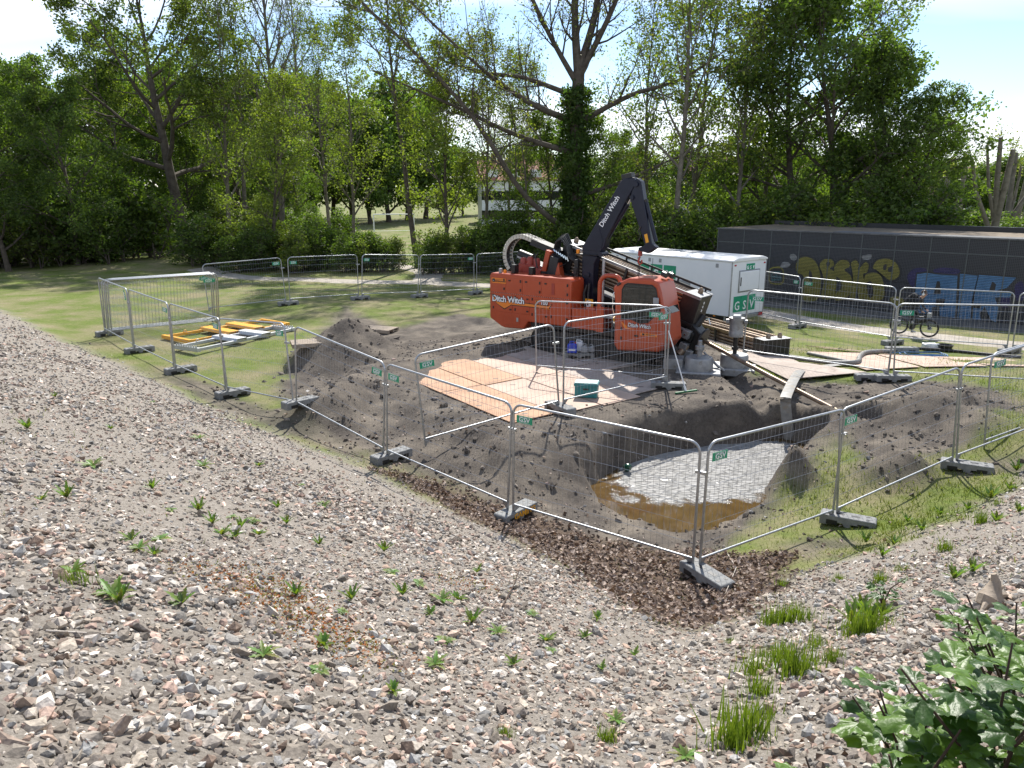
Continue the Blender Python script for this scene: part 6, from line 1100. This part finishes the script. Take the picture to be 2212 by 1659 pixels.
def lumps(C_, r, col, rng, base, fc, jit=.27, flat=(.38, .85)):
    n = len(C_); v = base[None] * (1 + rng.normal(0, jit, (n, len(base), 1))) ; v = v * np.stack([rng.uniform(.8, 1.55, n), rng.uniform(.6, 1.05, n), rng.uniform(*flat, n)], -1)[:, None]
    # lie mostly flat: spin about z, then a random tilt
    a = rng.uniform(0, 6.283, n); ca, sa = np.cos(a), np.sin(a); z0 = np.zeros(n); o1 = np.ones(n); Rz = np.stack([ca, -sa, z0, sa, ca, z0, z0, z0, o1], -1).reshape(n, 3, 3)
    t1 = rng.normal(0, .38, n); t2 = rng.normal(0, .38, n); Rx = np.stack([o1, z0, z0, z0, np.cos(t1), -np.sin(t1), z0, np.sin(t1), np.cos(t1)], -1).reshape(n, 3, 3); Ry = np.stack([np.cos(t2), z0, np.sin(t2), z0, o1, z0, -np.sin(t2), z0, np.cos(t2)], -1).reshape(n, 3, 3)
    v = np.einsum('nij,nkj->nki', Rz @ Rx @ Ry, v) * r[:, None, None] + C_[:, None]; f = fc[None] + (np.arange(n) * len(base))[:, None, None]
    return v.reshape(-1, 3), f.reshape(-1, 3), np.repeat(col, len(base), 0)
rng = np.random.default_rng(21)
n = 1500000; X_ = rng.uniform(-27, 15, n); Y_ = rng.uniform(.6, 40, n); dd = np.hypot(X_, Y_)
prob = np.minimum(1, (6.5 / dd) ** 1.75); k = rng.random(n) < prob; X_, Y_, dd = X_[k], Y_[k], dd[k]
br, dl, dr = bankrise(X_, Y_); k = (np.maximum(dl, dr) > .2); X_, Y_, dd = X_[k], Y_[k], dd[k]
pu, pv, dep = project(np.stack([X_, Y_, br[k]], -1)); k = (pu > -70) & (pu < 1094) & (pv < 850) & (dep > .5); X_, Y_, dd = X_[k], Y_[k], dd[k]
Z_, so_, gr_, lf_ = terrain(X_, Y_, True)
pat = vn(X_, Y_, 1.6, 91, 3); keep = rng.random(len(X_)) < (gr_ * np.clip(.85 + 1.7 * pat, .2, 1)); X_, Y_, Z_, dd, pat = X_[keep], Y_[keep], Z_[keep], dd[keep], pat[keep]
rr = np.exp(rng.normal(math.log(.0142), .5, len(X_))) * (1 + 1.1 * np.clip(vn(X_, Y_, 2.4, 95, 2), -.25, .6)) * np.clip(1.05 + .022 * (dd - 6), 1, 1.6); rr = np.clip(rr, .006, .046)
col = PAL[rng.integers(0, len(PAL), len(X_))] * np.array([1.05, 1.0, .93]) * np.exp(rng.normal(.04, .28, (len(X_), 1)))
pu, pv, dep = project(np.stack([X_, Y_, Z_], -1)); pix = rr / dep * FPX * ((pu > 0) & (pu < 1024) & (pv < 768) & (pv > 0))
order = np.argsort(-pix); big = order[:300]; rest = order[300:]
C_ = np.stack([X_, Y_, Z_ + rr * .22], -1)
stone_m = tint_mat('stone', .88, 0, (.28, 55), .25, .5)
near = rest[dd[rest] < 9.5]; far_ = rest[dd[rest] >= 9.5]
if len(near) > 62000: near = rng.choice(near, 62000, replace=False)
if len(far_) > 30000: far_ = rng.choice(far_, 30000, replace=False)
print('stones', len(near), len(far_), file=open('/tmp/n.txt', 'w')) if 0 else None
o = np_mesh('gravel', *lumps(C_[near], rr[near], col[near], rng, ICO, ICF)[:2], stone_m, None, np.repeat(col[near], 12, 0)); tag(o, 'grey brown crushed stones covering the bank', kind='stuff')
o = np_mesh('gravel', *lumps(C_[far_], rr[far_], col[far_], rng, CUB, CUF)[:2], stone_m, None, np.repeat(col[far_], 8, 0)); tag(o, 'small crushed stones on the farther parts of the bank', kind='stuff')
SM = []
for j in range(28):
    v, f, c_ = lumps(np.zeros((1, 3)), np.ones(1), PAL[j % 12][None] * np.array([1.05, 1.0, .93]) * rng.uniform(.7, 1.25), rng, ICO, ICF, .27); o = np_mesh('stone', v, f, stone_m, None, c_); SM.append(o.data); bpy.data.objects.remove(o)
for i in big:
    o = obj('stone', SM[rng.integers(0, 28)], None, ground); o.location = C_[i]; o.scale = (rr[i] * 1.05,) * 3; o.rotation_euler = (0, 0, rng.uniform(0, 6.28))
# clods and pebbles on the dug soil
n = 60000; X_ = rng.uniform(-9, 12, n); Y_ = rng.uniform(10.5, 27, n); Z_, so_, gr_, lf_ = terrain(X_, Y_, True); dp = sdf(X_, Y_, [tuple(cA), tuple(cB), tuple(cC), tuple(cD)]); k = (rng.random(n) < so_ * .15) & (Z_ > WZ + .01) & (dp > .08); X_, Y_, Z_ = X_[k], Y_[k], Z_[k]; n = len(X_)
rr = np.clip(np.exp(rng.normal(math.log(.022), .55, n)), .008, .085); col = np.array([(.13, .112, .095)]) * rng.uniform(.6, 1.7, (n, 1)); pb_ = rng.random(n) < .07; col[pb_] = PAL[rng.integers(0, 12, pb_.sum())]
v, f, c_ = lumps(np.stack([X_, Y_, Z_ + rr * .1], -1), rr, col, rng, ICO, ICF, .3, (.6, 1)); tag(np_mesh('soil_clods', v, f, tint_mat('clod', .97, 0, (.3, 40), .1, .6), None, c_), 'loose clods and pebbles on the dug soil', kind='stuff')
# ------------------------------------------------------------------ dry leaves
def quads(C_, size, rng, col, tiltsd=.45, aspect=.6, bend=.25):
    n = len(C_); a = rng.uniform(0, 6.283, n); u = np.stack([np.cos(a), np.sin(a), rng.normal(0, tiltsd, n)], -1); u /= np.linalg.norm(u, axis=1)[:, None]; w = np.stack([-np.sin(a), np.cos(a), rng.normal(0, tiltsd, n)], -1); nn = np.cross(u, w); s_ = size[:, None]
    v = np.stack([C_ - u * s_ * .5, C_ + w * s_ * aspect * .5 + nn * s_ * bend, C_ + u * s_ * .5, C_ - w * s_ * aspect * .5 + nn * s_ * bend * rng.uniform(-.5, 1, (n, 1))], 1).reshape(-1, 3)
    return v, np.arange(4 * n).reshape(n, 4), np.repeat(col, 4, 0)
n = 90000; X_ = rng.uniform(-7, 6.5, n); Y_ = rng.uniform(6.0, 18, n); Z_, so_, gr_, lf_ = terrain(X_, Y_, True); k = rng.random(n) < (lf_ * .62 + .012 * (gr_ < .9)); X_, Y_, Z_, so_ = X_[k], Y_[k], Z_[k], so_[k]; n = len(X_); k = Z_ > WZ; X_, Y_, Z_ = X_[k], Y_[k], Z_[k]; n = len(X_)
LP_ = np.array([(.15, .10, .07), (.21, .15, .115), (.29, .22, .175), (.10, .065, .045), (.36, .285, .235)]); col = LP_[rng.integers(0, 5, n)] * rng.uniform(.7, 1.25, (n, 1))
v, f, c_ = quads(np.stack([X_, Y_, Z_ + rng.uniform(.004, .045, n)], -1), rng.uniform(.045, .105, n), rng, col); tag(np_mesh('leaf_litter', v, f, tint_mat('dry_leaf', .75, .12, spec=.4, tcol=(1.2, 1, .8)), None, c_), 'brown dry leaves drifted along the fence corner', kind='stuff')
# dry leaves and twigs under the shrub at the camera's feet
n = 2600; X_ = rng.uniform(.9, 3.4, n); Y_ = rng.uniform(1.2, 4.0, n); k = rng.random(n) < np.exp(-((X_ - 2.2) ** 2 + (Y_ - 2.5) ** 2) / 1.0); X_, Y_ = X_[k], Y_[k]; Z_ = terrain(X_, Y_); n = len(X_); col = LP_[rng.integers(0, 5, n)] * rng.uniform(.7, 1.25, (n, 1))
v, f, c_ = quads(np.stack([X_, Y_, Z_ + rng.uniform(.02, .06, n)], -1), rng.uniform(.035, .08, n), rng, col); tag(np_mesh('leaf_litter', v, f, tint_mat('dry_leaf_b', .75, .12, spec=.4, tcol=(1.2, 1, .8)), None, c_), 'brown dry leaves under the lobed shrub', kind='stuff')
# ------------------------------------------------------------------ grass
grass_m = tint_mat('grass_blade', .5, .35, spec=.3, tcol=(1.4, 1.3, .5))
def blades(X_, Y_, Z_, h, rng, c1, c2, lean=.45, wd=.09):
    n = len(X_); a = rng.uniform(0, 6.283, n); l = rng.normal(0, lean, (n, 2)); b = np.stack([X_, Y_, Z_ - .01], -1); side = np.stack([np.cos(a), np.sin(a), np.zeros(n)], -1) * (h * wd)[:, None]; tip = b + np.stack([l[:, 0] * h, l[:, 1] * h, h], -1)
    v = np.stack([b - side, b + side, tip], 1).reshape(-1, 3); m = rng.random((n, 1)); col = (np.array(c1) * (1 - m) + np.array(c2) * m) * rng.uniform(.8, 1.2, (n, 1)); return v, np.arange(3 * n).reshape(n, 3), np.repeat(col, 3, 0)
n = 420000; X_ = rng.uniform(-14, 14, n); Y_ = rng.uniform(5, 27, n); k = rng.random(n) < np.minimum(1, (13 / np.hypot(X_, Y_)) ** 2); X_, Y_ = X_[k], Y_[k]
Z_, so_, gr_, lf_ = terrain(X_, Y_, True); lush = np.clip(.30 + 1.6 * vn(X_, Y_, 1.1, 71, 3) + .45 * ss(3.4, 6, X_), 0, 1) * (1 - so_) * (1 - gr_ * .97) * (1 - .85 * lf_); k = (rng.random(len(X_)) < lush) & (Z_ > WZ + .02); X_, Y_, Z_ = X_[k], Y_[k], Z_[k]
if len(X_) > 120000: s_ = rng.choice(len(X_), 120000, replace=False); X_, Y_, Z_ = X_[s_], Y_[s_], Z_[s_]
h = rng.uniform(.025, .075, len(X_)) * (1 + .6 * ss(3.5, 7, X_)); v, f, c_ = blades(X_, Y_, Z_, h, rng, (.075, .125, .012), (.17, .21, .035)); tag(np_mesh('grass', v, f, grass_m, None, c_), 'short grass on the verge along the fence', kind='stuff')
# ------------------------------------------------------------------ weeds on the banks
weed_m = tint_mat('weed_leaf', .5, .35, spec=.4, tcol=(1.4, 1.3, .5)); pr_ = random.Random(17)
def jag(L_, w, teeth, rg):
    """a jagged leaf blade: flat outline pairs along a drooping rib"""
    pts = []; n = teeth * 2 + 1
    for k in range(n + 1): u = k / n; ww = w * math.sin(math.pi * min(.97, .12 + .88 * u)) * (1 if k % 2 else .5); pts.append((u, ww))
    return pts
def rosette(seed, nl, L_, w, up):
    rg = random.Random(seed); vs, fs, cs = [], [], []
    for i in range(nl):
        a = 6.283 * i / nl + rg.uniform(-.4, .4); el = up * rg.uniform(.6, 1.3); ln = L_ * rg.uniform(.6, 1.1); c_ = [rg.uniform(.8, 1.25) * q for q in rg.choice([(.085, .155, .025), (.12, .20, .03), (.15, .21, .045)])]; o = len(vs); pts = jag(ln, w, 4, rg)
        for u, ww in pts:
            r = ln * u * math.cos(el); z = ln * (u * math.sin(el) - .35 * u * u * (1 - el / 2)) + .01
            for s_ in (-1, 0, 1): vs.append((r * math.cos(a) - s_ * ww * math.sin(a), r * math.sin(a) + s_ * ww * math.cos(a), z + (.0 if s_ == 0 else ww * .25))); cs.append(c_)
        for k in range(len(pts) - 1):
            for s_ in (0, 1): fs.append((o + 3 * k + s_, o + 3 * k + s_ + 1, o + 3 * k + 4 + s_, o + 3 * k + 3 + s_))
    m = np_mesh('leaves', np.array(vs), np.array(fs), weed_m, None, np.array(cs)); d = m.data; bpy.data.objects.remove(m); return d
RO_ = [rosette(1, 11, .16, .022, .5), rosette(2, 9, .13, .02, .8), rosette(3, 14, .19, .018, 1.0), rosette(4, 8, .10, .03, .4)]
def weed(px, py, s_=1.0, kind=None, lab=None, grp='weeds in the gravel'):
    p = pick(px, py); kind = pr_.randrange(4) if kind is None else kind
    lab = lab or '%s weed in the gravel bank %s' % (('flat jagged', 'upright jagged', 'feathery bright', 'broad leaved')[kind], 'by the leaf litter' if px > 1000 else 'amid the rusty creeping weed' if 560 < px < 800 and py > 1240 else 'on the coarse open stones' if py > 1170 else 'on the fine stones towards the lawn')
    t_ = thing('weed', lab, 'weed', (p[0], p[1], p[2] + .01), pr_.uniform(0, 6.28), grp); t_.scale = (s_,) * 3; o = obj('leaves', RO_[pr_.randrange(4) if kind is None else kind], None, t_); return t_
wl = [(430, 1108), (460, 1135), (500, 1120), (520, 1145), (545, 1130), (560, 1160), (480, 1160), (285, 1172), (300, 1190), (370, 1105), (345, 1170), (240, 1290), (260, 1305), (160, 1240), (90, 1085), (145, 1080), (335, 1205), (510, 1165), (600, 1100), (620, 1135), (690, 1180), (845, 1240), (870, 1290), (905, 1265), (930, 1330), (960, 1390), (990, 1300), (955, 1300), (760, 1300), (740, 1325), (1020, 1350), (1075, 1370), (1110, 1440), (1180, 1390), (1190, 1408), (700, 1400), (690, 1455), (1265, 1380), (1300, 1450), (1150, 1330), (1030, 1240), (830, 1195), (395, 1310), (570, 1420), (1370, 1420), (1290, 1340), (850, 1500), (940, 1440), (1330, 1560), (640, 1290), (1480, 1640), (330, 1060), (200, 1010), (440, 1010), (560, 1010), (650, 1050), (700, 1095), (240, 930), (330, 870), (120, 860), (430, 950), (60, 930)]
for px, py in wl: weed(px, py, pr_.uniform(.6, 1.15) * (1 if py > 1200 else 1.15))
for px, py in [(2060, 1255), (2100, 1240), (1960, 1130), (1930, 1180), (2030, 1115), (2090, 1105), (2140, 1080), (2180, 1060), (2200, 1110), (1905, 1205), (1870, 1175), (1990, 1150), (2150, 1130), (2195, 1020), (1860, 1330), (1880, 1345), (1840, 1350), (1905, 1335)]: weed(px, py, pr_.uniform(1.1, 1.7), 2, 'feathery green weed growing on the weedy bank beside the fence', 'weeds on the weedy bank')
# horsetail clumps
def clump_mesh(seed, nb, h, sp):
    rg = np.random.default_rng(seed); x = rg.normal(0, sp, nb); y = rg.normal(0, sp, nb); hh = h * rg.uniform(.45, 1.1, nb); v, f, c_ = blades(x, y, np.zeros(nb), hh, rg, (.07, .135, .012), (.17, .25, .035), .16, .028); o = np_mesh('stalks', v, f, grass_m, None, c_); d = o.data; bpy.data.objects.remove(o); return d
CM = [clump_mesh(1, 190, .22, .075), clump_mesh(2, 150, .26, .06), clump_mesh(3, 110, .17, .08)]
for i, (px, py, s_) in enumerate([(1670, 1345, 1.0), (1700, 1345, 1.1), (1745, 1340, 1.2), (1725, 1455, 1.3), (1690, 1430, .9), (1650, 1420, .8), (1630, 1455, 1.0), (1610, 1590, 1.2), (1635, 1555, 1.0), (1590, 1615, 1.1), (1640, 1500, .8), (1770, 1395, .9), (1800, 1430, .7), (1875, 1365, 1.1), (1905, 1350, 1.0), (1845, 1370, .9), (1900, 1260, .7), (1955, 1235, .8), (2045, 1190, .8), (2120, 1130, .9), (2160, 1090, .8), (1810, 1255, .6), (1690, 1270, .6), (1575, 1390, .5), (2105, 1420, .6), (1310, 1600, .5), (165, 1258, .8), (1090, 1590, .35)]):
    p = pick(px, py); t_ = thing('horsetail', '%s horsetail clump among the stones %s' % (('dense bright', 'tall bright', 'thin low')[i % 3], 'of the open gravel bank' if px < 1400 else 'below the small dark bramble shoot' if px > 1830 and py > 1280 else 'on the bank beside the fence' if px > 1790 and py < 1280 else 'beside the leaf litter' if py < 1460 else 'near the bleached stick'), 'plant', (p[0], p[1], p[2] - .01), i * 1.3, 'horsetail clumps in the gravel'); t_.scale = (s_,) * 3; obj('stalks', CM[i % 3], None, t_)['kind'] = 'stuff'
# creeping orange moss: low leafy stuff along the middle of the bank
X_, Y_ = [], []
for px, py in [(600, 1290), (640, 1310), (590, 1260), (650, 1330), (720, 1370), (760, 1400), (1000, 1260), (480, 1250)]:
    p = pick(px, py); X_ += list(rng.normal(p[0], .22, 260)); Y_ += list(rng.normal(p[1], .18, 260))
X_, Y_ = np.array(X_), np.array(Y_); Z_ = terrain(X_, Y_); n = len(X_); col = np.array([(.30, .11, .03)]) * rng.uniform(.6, 1.4, (n, 1)); col[rng.random(n) < .4] = (.20, .19, .05)
v, f, c_ = quads(np.stack([X_, Y_, Z_ + rng.uniform(.01, .035, n)], -1), rng.uniform(.012, .03, n), rng, col); tag(np_mesh('creeping_weed', v, f, weed_m, None, c_), 'rusty orange creeping weed on the gravel', kind='stuff')
# ------------------------------------------------------------------ lobed shrub at the camera's feet
lob_m = tint_mat('lobed_leaf', .42, .40, (.12, 60), spec=.5, bump=.3, tcol=(1.5, 1.4, .4))
def lobed(seed, dark):
    rg = random.Random(seed); vs = [(0, 0, 0)]; n = 25; prof = []
    for k in range(n):
        a = R(-150 + 300 * k / (n - 1)); lobe = .62 + .38 * abs(math.cos(2.5 * a * .62)) ** .7 * (1.25 - .25 * abs(a)); r = lobe * (.90 if k % 2 else 1.02) * (1.1 if abs(a) < .5 else .9); prof.append((r * math.cos(a) * .55 + .30, r * math.sin(a) * .55, a))
    for x, y, a in prof: vs.append((x * .55 + .10, y * .55, .03 + .02 * math.cos(5 * a))); 
    for x, y, a in prof: vs.append((x, y, .05 * math.cos(5 * a) - .10 * (x * x + y * y) + .02))
    fs = [(0, 1 + k, 2 + k) for k in range(n - 1)]; me = bpy.data.meshes.new('leaf'); f4 = [(1 + k, 1 + n + k, 2 + n + k, 2 + k) for k in range(n - 1)]; me.from_pydata(vs, [], fs + f4); a_ = me.color_attributes.new('tint', 'FLOAT_COLOR', 'POINT'); b = (.040, .095, .014) if dark else (.10, .19, .022)
    for i, v in enumerate(vs): t = rg.uniform(.85, 1.15) * (.85 if i == 0 else 1); a_.data[i].color = (b[0] * t, b[1] * t, b[2] * t, 1)
    me.materials.append(lob_m); me.shade_smooth(); return me
LM = [lobed(1, False), lobed(2, False), lobed(3, True), lobed(4, True)]
def shrub(x, y, h, nl, size, label, seed, dark=.35, stems=3, spread=.35):
    rg = random.Random(seed); z0 = zt(x, y); t_ = thing('lobed_shrub', label, 'shrub', (x, y, z0 - .02)); 
    for s_ in range(stems):
        a = 6.283 * s_ / stems + rg.uniform(-.5, .5); top = Vector((spread * math.cos(a) * rg.uniform(.5, 1.2), spread * math.sin(a) * rg.uniform(.5, 1.2), h * rg.uniform(.65, 1.05))); mid = top * .5 + Vector((-top.x * .2, -top.y * .2, .05))
        st = [Vector((0, 0, 0)), mid, top]; MB().tube(st, [.010, .007, .004], 6).build('stem', M['hair'], t_, 60)
        for k in range(nl):
            u = .30 + .70 * (k + rg.random() * .6) / nl; p = (st[0].lerp(mid, u * 2) if u < .5 else mid.lerp(top, u * 2 - 1)); az = k * 2.4 + rg.uniform(-.5, .5); el = rg.uniform(-.35, .45)
            o = obj('leaf', LM[2 + rg.randrange(2)] if rg.random() < dark else LM[rg.randrange(2)], None, t_); pet = size * .5; o.location = p + Vector((math.cos(az) * pet, math.sin(az) * pet, pet * .3)); sc = size * rg.uniform(.7, 1.25) * (1.15 - .4 * u); o.scale = (sc, sc, sc); o.rotation_euler = Euler((rg.uniform(-.35, .35), -el, az))
def shr(px, py, h, nl, size, label, seed, **k): p = pick(px, py); shrub(p[0], p[1], h, nl, size, label, seed, **k)
shrub(1.78, 2.42, .92, 9, .17, 'tall lobed shrub with big dark leaves rising over the sticks', 1, dark=.6, stems=6, spread=.30)
shrub(2.12, 2.75, .85, 8, .16, 'lobed shrub with broad bright leaves next to the tall dark one', 2, dark=.3, stems=6, spread=.34)
shrub(1.72, 2.85, .60, 7, .14, 'leafy lobed shrub between the sticks and the long brown cane', 3, dark=.35, stems=5, spread=.28)
shr(2120, 1490, .50, 7, .14, 'lobed shrub climbing towards the root stump', 4, dark=.35, stems=4, spread=.28)
shr(1905, 1308, .30, 6, .10, 'small dark bramble shoot on the open gravel', 5, dark=.9, stems=3, spread=.22)
shr(2075, 1395, .32, 6, .11, 'small lobed shoot below the root stump', 6, dark=.2, stems=3, spread=.22)
shr(1985, 1600, .34, 6, .12, 'small lobed shoot beside the bleached stick', 7, dark=.3, stems=3, spread=.16)
shrub(1.22, 2.42, .52, 6, .12, 'low lobed shoot with jagged leaves at the foot of the stick pile', 8, dark=.2, stems=4, spread=.20)
shrub(1.48, 2.40, .60, 7, .14, 'low lobed shoot with a broad oval leaf before the tall shrub', 9, dark=.4, stems=4, spread=.20)
shrub(2.35, 3.1, .80, 8, .15, 'lobed shrub in the shelter of the bramble cane', 10, dark=.4, stems=5, spread=.32)
# ------------------------------------------------------------------ sticks, cane and root stump
def stick(name, pts, r, m, label, h=.03):
    q = []
    for px, py in pts: p = pick(px, py); q.append(Vector((p[0], p[1], p[2] + h)))
    n = len(q); return tag(MB().tube(q, [r * (1 - .45 * k / (n - 1)) for k in range(n)], 7).build(name, M[m], None, 60), label, 'stick')
stick('bleached_stick', [(1880, 1592), (1890, 1560), (1905, 1535), (1922, 1510), (1938, 1482)], .032, 'deadwood', 'thick bleached stick curving over the stones')
stick('dry_stick', [(1930, 1610), (1985, 1565), (2040, 1545), (2075, 1550)], .016, 'deadwood', 'pale dry stick under the lobed shrub'); stick('dry_stick', [(1960, 1600), (2010, 1560), (2080, 1530)], .010, 'deadwood', 'thin dry stick crossing below the lobed shrub'); stick('dry_stick', [(2040, 1545), (2070, 1500), (2120, 1480), (2190, 1465)], .011, 'deadwood', 'pale thin stick running towards the long cane'); stick('dry_stick', [(1908, 1640), (1900, 1600), (1895, 1560)], .012, 'deadwood', 'grey stick lying across the foot of the bleached one')
stick('dry_stick', [(1745, 1440), (1790, 1475), (1830, 1510), (1860, 1530)], .007, 'hair', 'thin dark twig lying between horsetail and bleached stick', .02); stick('dry_stick', [(1085, 1318), (1110, 1270), (1122, 1235)], .008, 'hair', 'thin dark twig on the gravel bank', .04); stick('dry_stick', [(1565, 1190), (1590, 1230), (1565, 1290)], .009, 'deadwood', 'pale twig on the dry leaves'); stick('dry_stick', [(100, 1370), (190, 1375), (260, 1378)], .007, 'deadwood', 'thin grey twig lying flat on the gravel bank', .02)
q = [Vector((2.62, 3.1, zt(2.62, 3.1))), Vector((2.60, 3.25, 2.95)), Vector((2.66, 3.5, 3.35)), Vector((2.86, 3.8, 3.6)), Vector((3.2, 4.1, 3.68))]
tag(MB().tube(q, [.007, .0065, .006, .005, .004], 7).build('bramble_cane', mat('cane', (.13, .045, .03), (.2, .08, .05), .6), None, 60), 'long red brown bramble cane arching beside the shrub', 'cane')
p = pick(2145, 1305); t_ = thing('root_stump', 'gnarled grey root stump lying on the weedy bank', 'stump', p, .4)
sub(t_, 'stump', MB().tube([(-.10, 0, 0), (-.06, .0, .06), (.0, .02, .11), (.03, .03, .20), (.02, .05, .26)], [.085, .10, .075, .04, .022], 10), 'wood', 0)
for q in ([(0, 0, .08), (.12, .0, .06), (.22, -.03, .02)], [(0, 0, .06), (-.16, -.04, .05), (-.24, -.06, .0)], [(.02, .02, .1), (.13, .1, .13), (.19, .15, .17)], [(0, -.02, .06), (.06, -.12, .02), (.1, -.2, -.01)], [(.03, .03, .1), (.16, .07, .09), (.26, .1, .06)]): sub(t_, 'root', MB().tube(q, [.045, .028, .012], 7), 'wood', 0)
for i, (px, py, r_, cc) in enumerate([(1870, 1250, .085, 6), (40, 1470, .10, 7), (430, 1495, .11, 1)]): pass
# ------------------------------------------------------------------ brushwood at the wood edge
p = pick(150, 540); t_ = thing('brush_pile', 'dark heap of soil, roots and brushwood at the edge of the wood', 'brush pile', (p[0], p[1], p[2]))
n = 40; gx2, gy2 = np.meshgrid(np.linspace(-14, 12, n * 2), np.linspace(-2, 7, n)); hz = (1.5 * np.exp(-((gx2 - 2) / 5) ** 2) + 1.1 * np.exp(-((gx2 + 8) / 5) ** 2) + .5 * np.exp(-((gx2 - 7) / 3) ** 2)) * np.exp(-((gy2 - 2.2) / 1.6) ** 2) * (1 + .9 * vn(gx2, gy2, 1.1, 3, 3)) - .12
ii = np.arange(hz.size).reshape(hz.shape); np_mesh('soil', np.stack([gx2, gy2, hz], -1).reshape(-1, 3), np.stack([ii[:-1, :-1], ii[:-1, 1:], ii[1:, 1:], ii[1:, :-1]], -1).reshape(-1, 4), mat('dark_soil', (.055, .045, .036), (.12, .10, .08), .95, 0, 3, 8, bump=.6), t_, smooth=True)
for k in range(26): a = Vector((pr_.uniform(-9, 8), pr_.uniform(.0, 3), pr_.uniform(.2, .9))); d = Vector((pr_.uniform(-1.6, 1.6), pr_.uniform(-.6, .6), pr_.uniform(-.4, .7))); sub(t_, 'branch', MB().tube([a, a + d * .5 + Vector((0, 0, .12)), a + d], [.05, .035, .015], 6), 'barkpale', 0)
p = pick(45, 572); t_ = thing('dead_branch', 'forked dead branch lying on the lawn before the wood', 'branch', p, .3)
for q in ([(-1.4, 0, .1), (-.4, .1, .25), (.5, 0, .3), (1.5, -.2, .1)], [(-.4, .1, .25), (-.1, -.5, .3), (.5, -1.0, .1)], [(.4, 0, .3), (.8, .5, .5), (1.2, .8, .9)], [(-.3, .1, .2), (-.9, .6, .6), (-1.2, .9, .9)]): sub(t_, 'limb', MB().tube(q, [.05, .045, .03, .015][:len(q)], 6), 'barkpale', 0)
p = pick(473, 546); t_ = thing('rubbish_bag', 'black rubbish bag at the edge of the wood by the oak', 'bag', (p[0], p[1], p[2] + .02)); sub(t_, 'bag', MB().lathe([(.2, 0), (.42, .15), (.45, .4), (.3, .6), (.08, .7), (.12, .8)], n=12), mat('black_bag', (.01, .011, .013), (.03, .03, .035), .25, bump=.8, bscale=8), 0)
